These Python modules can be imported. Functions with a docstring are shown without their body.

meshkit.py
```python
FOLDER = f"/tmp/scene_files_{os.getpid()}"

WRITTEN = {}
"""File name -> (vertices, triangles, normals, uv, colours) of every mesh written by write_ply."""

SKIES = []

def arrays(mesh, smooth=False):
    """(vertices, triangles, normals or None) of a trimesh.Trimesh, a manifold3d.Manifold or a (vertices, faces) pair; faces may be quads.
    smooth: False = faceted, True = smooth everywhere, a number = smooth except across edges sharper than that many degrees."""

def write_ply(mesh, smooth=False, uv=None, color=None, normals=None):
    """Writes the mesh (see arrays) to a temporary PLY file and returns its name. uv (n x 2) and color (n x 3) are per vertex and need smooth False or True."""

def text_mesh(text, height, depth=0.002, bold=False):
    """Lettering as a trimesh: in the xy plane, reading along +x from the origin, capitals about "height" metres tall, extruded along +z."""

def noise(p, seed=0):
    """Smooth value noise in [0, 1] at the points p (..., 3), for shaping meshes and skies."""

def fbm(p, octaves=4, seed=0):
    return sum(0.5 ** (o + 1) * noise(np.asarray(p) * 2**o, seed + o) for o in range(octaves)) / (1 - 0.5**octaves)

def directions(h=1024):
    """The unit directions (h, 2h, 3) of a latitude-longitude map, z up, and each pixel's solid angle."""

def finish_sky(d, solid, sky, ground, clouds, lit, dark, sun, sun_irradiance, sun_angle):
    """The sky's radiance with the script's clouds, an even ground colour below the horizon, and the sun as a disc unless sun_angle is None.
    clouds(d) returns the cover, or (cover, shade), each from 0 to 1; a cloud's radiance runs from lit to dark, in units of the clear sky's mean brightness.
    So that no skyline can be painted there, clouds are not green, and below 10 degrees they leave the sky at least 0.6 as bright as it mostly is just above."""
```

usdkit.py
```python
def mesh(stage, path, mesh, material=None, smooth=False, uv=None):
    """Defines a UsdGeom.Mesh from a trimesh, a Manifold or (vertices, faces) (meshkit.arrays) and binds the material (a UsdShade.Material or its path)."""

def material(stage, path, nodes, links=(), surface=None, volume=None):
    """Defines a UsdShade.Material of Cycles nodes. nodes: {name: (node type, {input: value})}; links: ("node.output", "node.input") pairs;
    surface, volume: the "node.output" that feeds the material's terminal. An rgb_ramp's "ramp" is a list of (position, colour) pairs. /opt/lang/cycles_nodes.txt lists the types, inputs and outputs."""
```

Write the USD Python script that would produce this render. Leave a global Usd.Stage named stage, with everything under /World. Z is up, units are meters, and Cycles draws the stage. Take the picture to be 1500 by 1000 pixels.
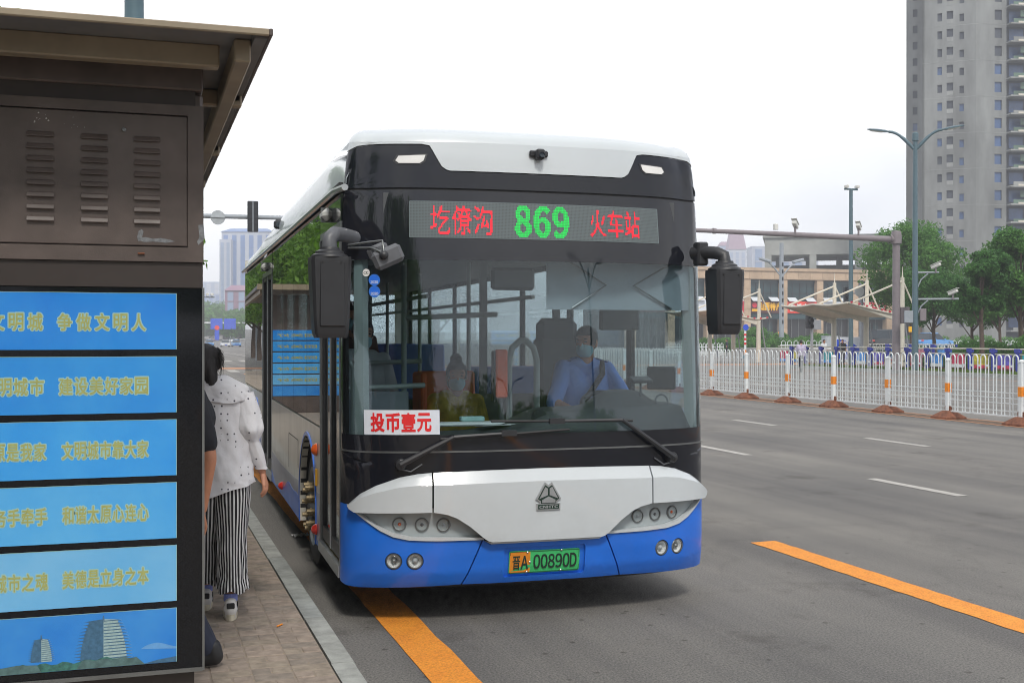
import math, random, glob
import numpy as np, trimesh, usdkit, meshkit
import manifold3d as m3
from manifold3d import Manifold, CrossSection
from pxr import Usd, UsdGeom, UsdLux, UsdShade, Gf, Sdf, Vt

stage = Usd.Stage.CreateInMemory()
UsdGeom.SetStageUpAxis(stage, 'Z'); UsdGeom.SetStageMetersPerUnit(stage, 1.0)
UsdGeom.Xform.Define(stage, '/World'); UsdGeom.Scope.Define(stage, '/World/Looks')
rng = random.Random(7); R = np.random.RandomState(11)
PI = math.pi

# ---------------------------------------------------------------- camera, sky, sun, exposure
TH = math.atan(550 / 1700.0)                    # the camera looks this far to the right of the road's direction (+y)
cam = UsdGeom.Camera.Define(stage, '/World/camera')
cam.CreateHorizontalApertureAttr(36.0); cam.CreateVerticalApertureAttr(24.0)
cam.CreateFocalLengthAttr(36.0 * 1700 / 1500)
cam.CreateClippingRangeAttr((0.05, 20000.0))
cam.AddTranslateOp().Set((0, 0, 1.8)); cam.AddRotateZOp().Set(-math.degrees(TH)); cam.AddRotateXOp().Set(90 - math.degrees(math.atan(5 / 1700.0)))
cam.CreateExposureAttr(0.55)

SUN_AZ, SUN_EL = math.radians(180 + 17.9 - 12), math.radians(50)     # behind the camera, a little to its right
sd = (math.sin(SUN_AZ) * math.cos(SUN_EL), math.cos(SUN_AZ) * math.cos(SUN_EL), math.sin(SUN_EL))
sun = UsdLux.DistantLight.Define(stage, '/World/sun')
sun.CreateNormalizeAttr(True); sun.CreateIntensityAttr(0.4); sun.CreateAngleAttr(10.0); sun.CreateColorAttr(Gf.Vec3f(1.0, 0.95, 0.88))
sun.AddRotateZOp().Set(-math.degrees(SUN_AZ)); sun.AddRotateXOp().Set(-(90 - math.degrees(SUN_EL)))
sky = UsdLux.DomeLight.Define(stage, '/World/sky')
skym = usdkit.material(stage, '/World/Looks/sky', {
    'sky': ('sky_texture', {'sky_type': 'single_scattering', 'sun_disc': False, 'sun_elevation': SUN_EL, 'sun_rotation': SUN_AZ, 'aerosol_density': 2.0}),
    'tc': ('texture_coordinate', {}),
    'mp': ('mapping', {'scale': (1.0, 1.0, 2.2)}),
    'n': ('noise_texture', {'scale': 1.6, 'detail': 4, 'roughness': 0.5}),
    'r': ('rgb_ramp', {'ramp': [(0.36, (5.3, 5.6, 6.5)), (0.50, (7.4, 7.55, 7.9)), (0.62, (9.6, 9.6, 9.6))]}),
    'mx': ('mix_color', {'fac': 0.93}),
    'bg': ('background_shader', {'strength': 0.10})},
    [('tc.generated', 'mp.vector'), ('mp.vector', 'n.vector'), ('n.fac', 'r.fac'), ('sky.color', 'mx.a'), ('r.color', 'mx.b'), ('mx.result', 'bg.color')], surface='bg.background')
UsdShade.MaterialBindingAPI.Apply(sky.GetPrim()).Bind(skym)
sky.GetPrim().SetCustomDataByKey('kind', 'structure')

# ---------------------------------------------------------------- naming helpers
_used = {}
def numbered(parent, name):
    k = f'{parent}/{name}'
    n = _used.get(k, 0); _used[k] = n + 1
    return k if n == 0 else f'{k}_{n:03d}'
def data(p, **kw):
    for k, v in kw.items():
        if v: p.SetCustomDataByKey(k, v)
    return p
def thing(name, label, cat, loc=(0, 0, 0), rz=0.0, group=None, kind=None):
    x = UsdGeom.Xform.Define(stage, numbered('/World', name))
    x.AddTranslateOp().Set(Gf.Vec3d(*[float(v) for v in loc])); x.AddRotateZOp().Set(math.degrees(rz))
    return data(x.GetPrim(), label=label, category=cat, group=group, kind=kind)
def obj(name, mesh, mat, parent=None, smooth=False, uv=None, label=None, kind=None):
    base = '/World' if parent is None else str(parent.GetPath())
    if isinstance(mesh, MB): mesh = mesh.mesh()
    m = usdkit.mesh(stage, numbered(base, name), mesh, M(mat), smooth=smooth, uv=uv)
    return data(m.GetPrim(), label=label, kind=kind)
def copy(root, loc, rz, label=None, group=None, cat=None, scale=None, name=None):
    was = root.GetCustomData()
    base = (name or root.GetName()).rstrip('0123456789').rstrip('_') if (name or root.GetName())[-3:].isdigit() else (name or root.GetName())
    x = UsdGeom.Xform.Define(stage, numbered('/World', base))
    x.GetPrim().GetReferences().AddInternalReference(root.GetPath()); x.GetPrim().SetInstanceable(True)
    x.ClearXformOpOrder()
    x.AddTranslateOp().Set(Gf.Vec3d(*[float(v) for v in loc])); x.AddRotateZOp().Set(math.degrees(rz))
    if scale is not None: x.AddScaleOp().Set(Gf.Vec3f(*scale))
    return data(x.GetPrim(), label=label or was.get('label'), category=cat or was.get('category'), group=group or was.get('group'))

# ---------------------------------------------------------------- materials
_mats = {}
def M(name):
    return _mats[name] if isinstance(name, str) else name
def pm(name, col, rough=0.5, metal=0.0, var=0.12, scale=6.0, bump=0.0, bscale=60.0, coat=0.0, spec=0.5, emit=None, es=0.0, col2=None, ramp=(0.35, 0.65), detail=5.0, stretch=None, rvar=0.0, dust=0.0):
    """Principled surface with its own colour, mottled by world-space noise, and fine relief."""
    c = np.array(col, float)
    a = np.clip(c * (1 - var), 0, 1); b = np.clip(c * (1 + var), 0, 1) if col2 is None else np.array(col2, float)
    nodes = {'g': ('geometry', {}), 'n': ('noise_texture', {'scale': scale, 'detail': detail, 'roughness': 0.6}),
             'r': ('rgb_ramp', {'ramp': [(ramp[0], tuple(a)), (ramp[1], tuple(b))]}),
             'p': ('principled_bsdf', {'roughness': rough, 'metallic': metal, 'coat_weight': coat, 'coat_roughness': 0.04, 'specular_ior_level': spec})}
    links = [('n.fac', 'r.fac'), ('r.color', 'p.base_color')]
    src = 'g.position'
    if stretch:
        nodes['mp'] = ('mapping', {'scale': stretch}); links += [(src, 'mp.vector')]; src = 'mp.vector'
    links.append((src, 'n.vector'))
    if dust:
        links.remove(('r.color', 'p.base_color'))
        nodes.update({'sx': ('separate_xyz', {}), 'dm': ('map_range', {'from_min': 0.22, 'from_max': 0.95, 'to_min': dust, 'to_max': dust * 0.06, 'clamp': True}), 'dn': ('noise_texture', {'scale': 5.0, 'detail': 8, 'roughness': 0.7}), 'dr': ('map_range', {'from_min': 0.35, 'from_max': 0.65, 'to_min': 0.35, 'to_max': 1.3}), 'dx': ('math', {'math_type': 'multiply', 'use_clamp': True}), 'dc': ('mix_color', {'b': (0.21, 0.185, 0.155)})})
        links += [('g.position', 'sx.vector'), ('sx.z', 'dm.value'), ('g.position', 'dn.vector'), ('dn.fac', 'dr.value'), ('dm.result', 'dx.value1'), ('dr.result', 'dx.value2'), ('dx.value', 'dc.fac'), ('r.color', 'dc.a'), ('dc.result', 'p.base_color')]
    if bump:
        nodes['n2'] = ('noise_texture', {'scale': bscale, 'detail': 3}); nodes['b'] = ('bump', {'strength': bump, 'distance': 0.01})
        links += [('g.position', 'n2.vector'), ('n2.fac', 'b.height'), ('b.normal', 'p.normal')]
    if rvar:
        nodes['n3'] = ('noise_texture', {'scale': scale * 0.7, 'detail': 4}); nodes['mr'] = ('map_range', {'from_min': 0.3, 'from_max': 0.7, 'to_min': max(rough - rvar, 0.02), 'to_max': rough + rvar})
        links += [('g.position', 'n3.vector'), ('n3.fac', 'mr.value'), ('mr.result', 'p.roughness')]
    if emit is not None:
        nodes['p'][1].update({'emission_color': emit, 'emission_strength': es})
    _mats[name] = usdkit.material(stage, f'/World/Looks/{name}', nodes, links, surface='p.BSDF')
def glass(name, tint, ior=1.5, rough=0.0, gcol=(1, 1, 1)):
    f0 = ((ior - 1) / (ior + 1)) ** 2            # reflection by Schlick's rule, the same from either side of the pane
    _mats[name] = usdkit.material(stage, f'/World/Looks/{name}', {
        'w': ('layer_weight', {'blend': 0.5}), 'p5': ('math', {'math_type': 'power', 'value2': 5.0}), 'f': ('math', {'math_type': 'multiply_add', 'value2': 1 - f0, 'value3': f0}),
        't': ('transparent_bsdf', {'color': tint}), 'g': ('glossy_bsdf', {'color': gcol, 'roughness': rough}), 'm': ('mix_closure', {})},
        [('w.facing', 'p5.value1'), ('p5.value', 'f.value1'), ('f.value', 'm.fac'), ('t.BSDF', 'm.closure1'), ('g.BSDF', 'm.closure2')], surface='m.closure')
def leafm(name, dark, light, scale=3.0):
    _mats[name] = usdkit.material(stage, f'/World/Looks/{name}', {
        'g': ('geometry', {}), 'n': ('noise_texture', {'scale': scale, 'detail': 6, 'roughness': 0.7}),
        'r': ('rgb_ramp', {'ramp': [(0.36, dark), (0.64, light)]}),
        'd': ('principled_bsdf', {'roughness': 0.55, 'specular_ior_level': 0.3}), 't': ('translucent_bsdf', {}), 'm': ('mix_closure', {'fac': 0.3})},
        [('g.position', 'n.vector'), ('n.fac', 'r.fac'), ('r.color', 'd.base_color'), ('r.color', 't.color'), ('d.BSDF', 'm.closure1'), ('t.BSDF', 'm.closure2')], surface='m.closure')

_mats['asphalt'] = usdkit.material(stage, '/World/Looks/asphalt', {
    'g': ('geometry', {}), 'n1': ('noise_texture', {'scale': 0.30, 'detail': 9, 'roughness': 0.62}), 'r1': ('rgb_ramp', {'ramp': [(0.34, (0.122, 0.118, 0.112)), (0.66, (0.178, 0.169, 0.154))]}),
    'mp': ('mapping', {'scale': (1.3, 0.035, 1.0)}), 'n2': ('noise_texture', {'scale': 1.0, 'detail': 5, 'roughness': 0.6}), 'r2': ('rgb_ramp', {'ramp': [(0.36, (0.74, 0.74, 0.76)), (0.60, (1.08, 1.08, 1.07))]}),
    'n3': ('noise_texture', {'scale': 75.0, 'detail': 4, 'roughness': 0.75}), 'r3': ('rgb_ramp', {'ramp': [(0.36, (0.50, 0.50, 0.50)), (0.50, (1.0, 1.0, 1.0)), (0.66, (1.55, 1.52, 1.46))]}),
    'v': ('voronoi_texture', {'scale': 4.2, 'randomness': 1.0}), 'r4': ('rgb_ramp', {'ramp': [(0.0, (0.35, 0.33, 0.31)), (0.055, (0.5, 0.48, 0.46)), (0.10, (1, 1, 1)), (1.0, (1, 1, 1))]}),
    'n5': ('noise_texture', {'scale': 0.9, 'detail': 6, 'roughness': 0.7}), 'r5': ('rgb_ramp', {'ramp': [(0.30, (0.62, 0.60, 0.58)), (0.43, (1, 1, 1)), (1.0, (1, 1, 1))]}),
    'vc': ('voronoi_texture', {'feature': 'distance_to_edge', 'scale': 0.16, 'randomness': 1.0}), 'nd': ('noise_texture', {'scale': 1.1, 'detail': 6}), 'av': ('vector_math', {'math_type': 'multiply_add', 'vector2': (1.6, 1.6, 0.0)}), 'rc': ('rgb_ramp', {'ramp': [(0.0, (0.45, 0.44, 0.43)), (0.0022, (0.62, 0.61, 0.60)), (0.0045, (1, 1, 1)), (1.0, (1, 1, 1))]}),
    'm1': ('mix_color', {'blend_type': 'multiply', 'fac': 1.0}), 'm2': ('mix_color', {'blend_type': 'multiply', 'fac': 1.0}), 'm3': ('mix_color', {'blend_type': 'multiply', 'fac': 0.9}), 'm4': ('mix_color', {'blend_type': 'multiply', 'fac': 1.0}), 'm5': ('mix_color', {'blend_type': 'multiply', 'fac': 0.22}),
    'b': ('bump', {'strength': 0.7, 'distance': 0.008}), 'p': ('principled_bsdf', {'roughness': 0.86})},
    [('g.position', 'n1.vector'), ('n1.fac', 'r1.fac'), ('g.position', 'mp.vector'), ('mp.vector', 'n2.vector'), ('n2.fac', 'r2.fac'), ('g.position', 'n3.vector'), ('n3.fac', 'r3.fac'), ('g.position', 'v.vector'), ('v.distance', 'r4.fac'), ('g.position', 'n5.vector'), ('n5.fac', 'r5.fac'),
     ('g.position', 'nd.vector'), ('nd.color', 'av.vector1'), ('g.position', 'av.vector3'), ('av.vector', 'vc.vector'), ('vc.distance', 'rc.fac'),
     ('r1.color', 'm1.a'), ('r2.color', 'm1.b'), ('m1.result', 'm2.a'), ('r3.color', 'm2.b'), ('m2.result', 'm3.a'), ('r4.color', 'm3.b'), ('m3.result', 'm4.a'), ('r5.color', 'm4.b'), ('m4.result', 'm5.a'), ('rc.color', 'm5.b'), ('m5.result', 'p.base_color'),
     ('n3.fac', 'b.height'), ('b.normal', 'p.normal')], surface='p.BSDF')
def worn_paint(name, c1, c2, hole=(0.13, 0.125, 0.118), cut=0.36):
    _mats[name] = usdkit.material(stage, f'/World/Looks/{name}', {'g': ('geometry', {}), 'n': ('noise_texture', {'scale': 7.0, 'detail': 10, 'roughness': 0.72}), 'r': ('rgb_ramp', {'ramp': [(0.0, hole), (cut - .03, hole), (cut + .02, c1), (0.7, c2), (1.0, c2)]}),
        'n3': ('noise_texture', {'scale': 80.0, 'detail': 4, 'roughness': 0.7}), 'r3': ('rgb_ramp', {'ramp': [(0.34, (0.62, 0.62, 0.62)), (0.52, (1, 1, 1)), (0.7, (1.15, 1.15, 1.15))]}), 'm': ('mix_color', {'blend_type': 'multiply', 'fac': 1.0}), 'b': ('bump', {'strength': 0.5, 'distance': 0.006}), 'p': ('principled_bsdf', {'roughness': 0.75})},
        [('g.position', 'n.vector'), ('n.fac', 'r.fac'), ('g.position', 'n3.vector'), ('n3.fac', 'r3.fac'), ('r.color', 'm.a'), ('r3.color', 'm.b'), ('m.result', 'p.base_color'), ('n3.fac', 'b.height'), ('b.normal', 'p.normal')], surface='p.BSDF')
worn_paint('paint_white', (0.36, 0.345, 0.315), (0.46, 0.44, 0.41), cut=0.34)
worn_paint('paint_orange', (0.66, 0.22, 0.02), (0.80, 0.31, 0.03), cut=0.27)
pm('paint_worn', (0.42, 0.20, 0.10), 0.85, var=0.3, scale=10)
pm('dirt_strip', (0.13, 0.085, 0.055), 0.95, var=0.35, scale=7)
pm('grout', (0.40, 0.27, 0.18), 0.95, var=0.2, scale=30)
for k, c in enumerate([(0.265, 0.218, 0.178), (0.295, 0.24, 0.195), (0.235, 0.20, 0.165), (0.28, 0.235, 0.185)]):
    pm(f'paver_{k}', c, 0.9, var=0.22, scale=14, bump=0.35, bscale=90)
pm('kerb', (0.30, 0.31, 0.29), 0.85, var=0.22, scale=9, bump=0.25, bscale=110, detail=10)
pm('kerb_b', (0.27, 0.285, 0.27), 0.85, var=0.22, scale=9, bump=0.25, bscale=110, detail=10)
pm('soil', (0.16, 0.12, 0.08), 0.95, var=0.3, scale=3)
pm('concrete_far', (0.34, 0.33, 0.31), 0.9, var=0.12, scale=0.5)
# bus
pm('bus_white', (0.52, 0.56, 0.58), 0.28, var=0.03, scale=1.5, coat=0.6, dust=0.22, rvar=0.08)
pm('bus_white_side', (0.62, 0.60, 0.53), 0.30, var=0.10, scale=1.3, coat=0.4, stretch=(3, 3, 1), dust=0.55)
pm('bus_blue', (0.008, 0.145, 0.66), 0.30, var=0.10, scale=1.2, coat=0.25, spec=0.4, dust=0.07, rvar=0.08)
pm('bus_lilac', (0.30, 0.32, 0.42), 0.30, var=0.10, scale=1.5, coat=0.4, dust=0.35)
pm('bus_black', (0.008, 0.009, 0.013), 0.10, var=0.1, coat=0.25, spec=0.35)
pm('frit', (0.010, 0.011, 0.015), 0.05, var=0.1, coat=0.35, spec=0.4)
pm('rubber', (0.012, 0.012, 0.013), 0.6, var=0.2)
pm('plastic_black', (0.022, 0.023, 0.026), 0.42, var=0.12, bump=0.12, bscale=500)
pm('plastic_grey', (0.10, 0.105, 0.115), 0.45, var=0.1)
pm('silver', (0.52, 0.54, 0.55), 0.30, metal=0.85, var=0.08, scale=20)
pm('silver_dark', (0.20, 0.21, 0.21), 0.35, metal=0.7, var=0.12)
pm('chrome', (0.80, 0.81, 0.82), 0.10, metal=1.0, var=0.03)
pm('lamp_pocket', (0.33, 0.37, 0.38), 0.35, var=0.05)
pm('lamp_bowl', (0.72, 0.74, 0.74), 0.25, metal=0.25, var=0.25, scale=90)
pm('brass', (0.32, 0.25, 0.14), 0.5, metal=0.4, var=0.25, scale=40)
pm('dash', (0.050, 0.053, 0.054), 0.6, var=0.08)
pm('cabin', (0.20, 0.21, 0.21), 0.7, var=0.06)
pm('cabin_dark', (0.07, 0.075, 0.08), 0.7, var=0.1)
pm('visor', (0.36, 0.40, 0.43), 0.7, var=0.04)
pm('rail_grey', (0.36, 0.40, 0.38), 0.4, var=0.05)
pm('seat_grey', (0.16, 0.18, 0.20), 0.5, var=0.06)
pm('seat_orange', (0.80, 0.11, 0.03), 0.45, var=0.08)
pm('seat_blue', (0.02, 0.06, 0.22), 0.6, var=0.1)
pm('sign_white', (0.62, 0.66, 0.72), 0.5, var=0.03)
pm('sign_red', (0.66, 0.012, 0.015), 0.5, var=0.05)
pm('sticker_blue', (0.02, 0.16, 0.75), 0.4, var=0.05)
pm('led_off', (0.13, 0.165, 0.17), 0.22, var=0.05, scale=300)
pm('led_red', (0.45, 0.01, 0.02), 0.5, emit=(1.0, 0.02, 0.05), es=0.42)
pm('led_green', (0.01, 0.36, 0.06), 0.5, emit=(0.01, 1.0, 0.12), es=0.34)
pm('plate_green', (0.05, 0.46, 0.14), 0.4, var=0.05)
pm('plate_orange', (0.70, 0.24, 0.02), 0.4, var=0.05)
pm('plate_ink', (0.01, 0.03, 0.02), 0.5)
pm('amber', (0.62, 0.10, 0.015), 0.25, var=0.1, coat=0.6)
pm('yellow_lens', (0.55, 0.30, 0.02), 0.3, coat=0.6)
pm('red_lens', (0.6, 0.03, 0.02), 0.25, coat=0.6)
pm('door_yellow', (0.55, 0.42, 0.03), 0.6)
pm('paper', (0.72, 0.72, 0.70), 0.7, var=0.04)
glass('windshield', (0.765, 0.825, 0.845), 1.48)
glass('side_glass', (0.50, 0.57, 0.57), 1.68)
glass('clear_glass', (0.86, 0.905, 0.90), 1.48)
glass('lens', (0.95, 0.96, 0.96), 1.35)
# shelter
pm('brown_metal', (0.088, 0.068, 0.060), 0.46, var=0.22, rvar=0.12, scale=4, bump=0.06, bscale=300, detail=9)
pm('brown_dark', (0.030, 0.022, 0.019), 0.5, var=0.12)
pm('beige_metal', (0.26, 0.215, 0.15), 0.5, var=0.12, scale=5)
pm('roof_grey', (0.15, 0.15, 0.15), 0.6, var=0.1)
pm('scratch', (0.16, 0.17, 0.18), 0.7, var=0.3, scale=60)
pm('chip', (0.55, 0.54, 0.52), 0.7)
pm('ad_black', (0.006, 0.007, 0.009), 0.06, var=0.4, scale=200, spec=0.32)
for k, (c1, c2) in enumerate([((0.012, 0.20, 0.66), (0.025, 0.27, 0.70)), ((0.02, 0.24, 0.68), (0.04, 0.30, 0.70)), ((0.03, 0.29, 0.74), (0.06, 0.36, 0.76)),
                              ((0.055, 0.34, 0.74), (0.10, 0.41, 0.75)), ((0.11, 0.39, 0.70), (0.17, 0.45, 0.72)), ((0.02, 0.20, 0.62), (0.05, 0.28, 0.66))]):
    pm(f'ad_blue_{k}', c1, 0.25, col2=c2, var=0.0, scale=2.5, coat=0.3)
pm('ad_gold', (0.34, 0.36, 0.12), 0.4, var=0.1, scale=60)
pm('ad_halo', (0.30, 0.50, 0.46), 0.4, var=0.05)
pm('ad_tower_dark', (0.05, 0.13, 0.22), 0.4, var=0.2, scale=60)
pm('ad_tower_light', (0.30, 0.42, 0.42), 0.4, var=0.15, scale=80)
pm('ad_tree', (0.045, 0.15, 0.13), 0.4, var=0.4, scale=50)
pm('ad_hill', (0.08, 0.15, 0.15), 0.4, var=0.3, scale=30)
pm('ad_cloud', (0.12, 0.32, 0.62), 0.4, var=0.1, scale=20)
# people
pm('skin', (0.50, 0.24, 0.15), 0.55, var=0.06, scale=30)
pm('skin_tan', (0.46, 0.20, 0.11), 0.55, var=0.06, scale=30)
pm('hair', (0.012, 0.010, 0.010), 0.45, var=0.4, scale=60, bump=0.5, bscale=260, stretch=(1, 1, 0.15))
pm('mask', (0.32, 0.55, 0.62), 0.8, var=0.05)
pm('cloth_dark', (0.016, 0.017, 0.022), 0.9, var=0.2, bump=0.2, bscale=40)
pm('cloth_navy', (0.02, 0.025, 0.045), 0.9, var=0.2)
pm('cloth_blue', (0.16, 0.31, 0.78), 0.85, var=0.07, scale=12, bump=0.25, bscale=25)
pm('cloth_white', (0.60, 0.62, 0.64), 0.9, var=0.05)
pm('cloth_mint', (0.34, 0.52, 0.50), 0.9, var=0.1)
pm('cloth_brown', (0.10, 0.05, 0.04), 0.9, var=0.1)
pm('cloth_yellow', (0.60, 0.40, 0.04), 0.9, var=0.25, scale=14)
pm('cloth_red', (0.40, 0.03, 0.06), 0.9, var=0.1)
pm('cloth_lav', (0.42, 0.38, 0.50), 0.9, var=0.1)
pm('epaulette', (0.02, 0.05, 0.22), 0.8)
pm('shoe_white', (0.62, 0.60, 0.58), 0.6, var=0.06)
pm('shoe_sole', (0.55, 0.50, 0.38), 0.7)
pm('shoe_black', (0.012, 0.012, 0.013), 0.5)
pm('sock', (0.20, 0.24, 0.55), 0.9)
_mats['dots'] = usdkit.material(stage, '/World/Looks/dots', {
    'tc': ('texture_coordinate', {}), 'v': ('voronoi_texture', {'scale': 25, 'randomness': 0.3}), 'r': ('rgb_ramp', {'ramp': [(0.0, (0.03, 0.03, 0.05)), (0.12, (0.03, 0.03, 0.05)), (0.16, (0.66, 0.66, 0.68)), (1.0, (0.66, 0.66, 0.68))]}),
    'n': ('noise_texture', {'scale': 9, 'detail': 4}), 'b': ('bump', {'strength': 0.5, 'distance': 0.02}), 'p': ('principled_bsdf', {'roughness': 0.85})},
    [('tc.object', 'v.vector'), ('v.distance', 'r.fac'), ('r.color', 'p.base_color'), ('tc.object', 'n.vector'), ('n.fac', 'b.height'), ('b.normal', 'p.normal')], surface='p.BSDF')
_mats['stripes'] = usdkit.material(stage, '/World/Looks/stripes', {
    'uv': ('uvmap', {'attribute': 'st'}), 'w': ('wave_texture', {'wave_type': 'bands', 'bands_direction': 'x', 'scale': 1.0, 'distortion': 0.9, 'detail': 2, 'detail_scale': 0.7}),
    'r': ('rgb_ramp', {'ramp': [(0.0, (0.012, 0.012, 0.014)), (0.60, (0.012, 0.012, 0.014)), (0.68, (0.6, 0.6, 0.6)), (1.0, (0.62, 0.62, 0.62))]}), 'p': ('principled_bsdf', {'roughness': 0.85})},
    [('uv.UV', 'w.vector'), ('w.fac', 'r.fac'), ('r.color', 'p.base_color')], surface='p.BSDF')
# street
pm('fence_white', (0.54, 0.57, 0.57), 0.5, var=0.0, scale=5, col2=(0.70, 0.735, 0.74), ramp=(0.28, 0.48), detail=9)
pm('fence_band', (0.78, 0.24, 0.01), 0.45, var=0.06)
pm('rust_base', (0.17, 0.065, 0.035), 0.9, var=0.35, scale=12)
pm('pole_blue', (0.085, 0.14, 0.165), 0.45, metal=0.2, var=0.08)
pm('pole_lilac', (0.20, 0.175, 0.185), 0.5, var=0.06)
pm('pole_grey', (0.27, 0.30, 0.33), 0.5, var=0.06)
pm('cam_white', (0.60, 0.60, 0.56), 0.45, var=0.05)
pm('signal_black', (0.018, 0.02, 0.025), 0.5)
pm('sign_blue', (0.015, 0.07, 0.55), 0.5)
pm('sign_grey', (0.36, 0.39, 0.41), 0.5)
pm('rail_blue', (0.02, 0.035, 0.30), 0.5)
for nm, c in dict(red=(0.55, 0.04, 0.10), yellow=(0.52, 0.45, 0.03), purple=(0.11, 0.09, 0.45), teal=(0.03, 0.32, 0.36), sky=(0.06, 0.25, 0.62), pink=(0.55, 0.20, 0.26)).items():
    pm('ad_' + nm, c, 0.55, var=0.45, scale=3.5)
pm('canopy', (0.62, 0.52, 0.40), 0.7, var=0.05)
pm('canopy_frame', (0.56, 0.53, 0.45), 0.5, var=0.05)
leafm('leaf_deep', (0.024, 0.080, 0.019), (0.075, 0.205, 0.038), 1.1)
leafm('leaf_mid', (0.034, 0.112, 0.024), (0.115, 0.275, 0.045), 1.3)
leafm('leaf_bright', (0.075, 0.18, 0.02), (0.17, 0.32, 0.04), 2.2)
leafm('grass', (0.06, 0.13, 0.02), (0.14, 0.20, 0.04), 1.0)
pm('bark', (0.085, 0.06, 0.045), 0.9, var=0.3, scale=9, bump=0.5, bscale=30)
# buildings
pm('stone', (0.46, 0.34, 0.235), 0.75, var=0.10, scale=0.7)
pm('stone_b', (0.42, 0.31, 0.215), 0.75, var=0.10, scale=0.7)
pm('raw_concrete', (0.195, 0.204, 0.200), 0.9, var=0.30, scale=0.22, detail=9, stretch=(1, 1, 0.25))
pm('raw_concrete_b', (0.24, 0.249, 0.243), 0.9, var=0.28, scale=0.25, detail=9, stretch=(1, 1, 0.25))
pm('stone_grey', (0.36, 0.37, 0.345), 0.85, var=0.1, scale=0.4)
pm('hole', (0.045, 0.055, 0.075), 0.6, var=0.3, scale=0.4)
pm('blue_pane', (0.05, 0.10, 0.22), 0.2, var=0.2, scale=0.4)
pm('balcony_green', (0.085, 0.14, 0.105), 0.7, var=0.35, scale=0.25)
pm('shop_glass', (0.018, 0.045, 0.052), 0.25, var=0.4, scale=0.25)
pm('shop_dark', (0.020, 0.022, 0.026), 0.3, var=0.5, scale=0.6)
pm('sash_white', (0.66, 0.70, 0.74), 0.3, var=0.03)
pm('shop_brown', (0.085, 0.030, 0.030), 0.6)
pm('shop_red', (0.72, 0.05, 0.03), 0.5)
pm('shop_crimson', (0.55, 0.02, 0.05), 0.5)
pm('letter_yellow', (0.78, 0.42, 0.02), 0.5)
pm('letter_white', (0.72, 0.70, 0.66), 0.5)
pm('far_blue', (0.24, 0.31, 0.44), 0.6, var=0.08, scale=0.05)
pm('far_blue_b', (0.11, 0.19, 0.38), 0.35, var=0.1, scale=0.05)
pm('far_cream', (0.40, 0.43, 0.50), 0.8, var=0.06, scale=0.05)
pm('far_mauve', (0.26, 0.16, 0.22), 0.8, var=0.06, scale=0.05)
pm('crane_red', (0.36, 0.08, 0.08), 0.6)
pm('car_blue', (0.06, 0.24, 0.55), 0.3, coat=0.6, var=0.03)
pm('car_white', (0.66, 0.68, 0.70), 0.3, coat=0.6, var=0.03)
pm('car_dark', (0.025, 0.028, 0.032), 0.3, coat=0.6, var=0.05)
pm('car_brown', (0.16, 0.10, 0.08), 0.4, var=0.05)
pm('car_glass', (0.03, 0.04, 0.05), 0.08, var=0.1)

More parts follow.
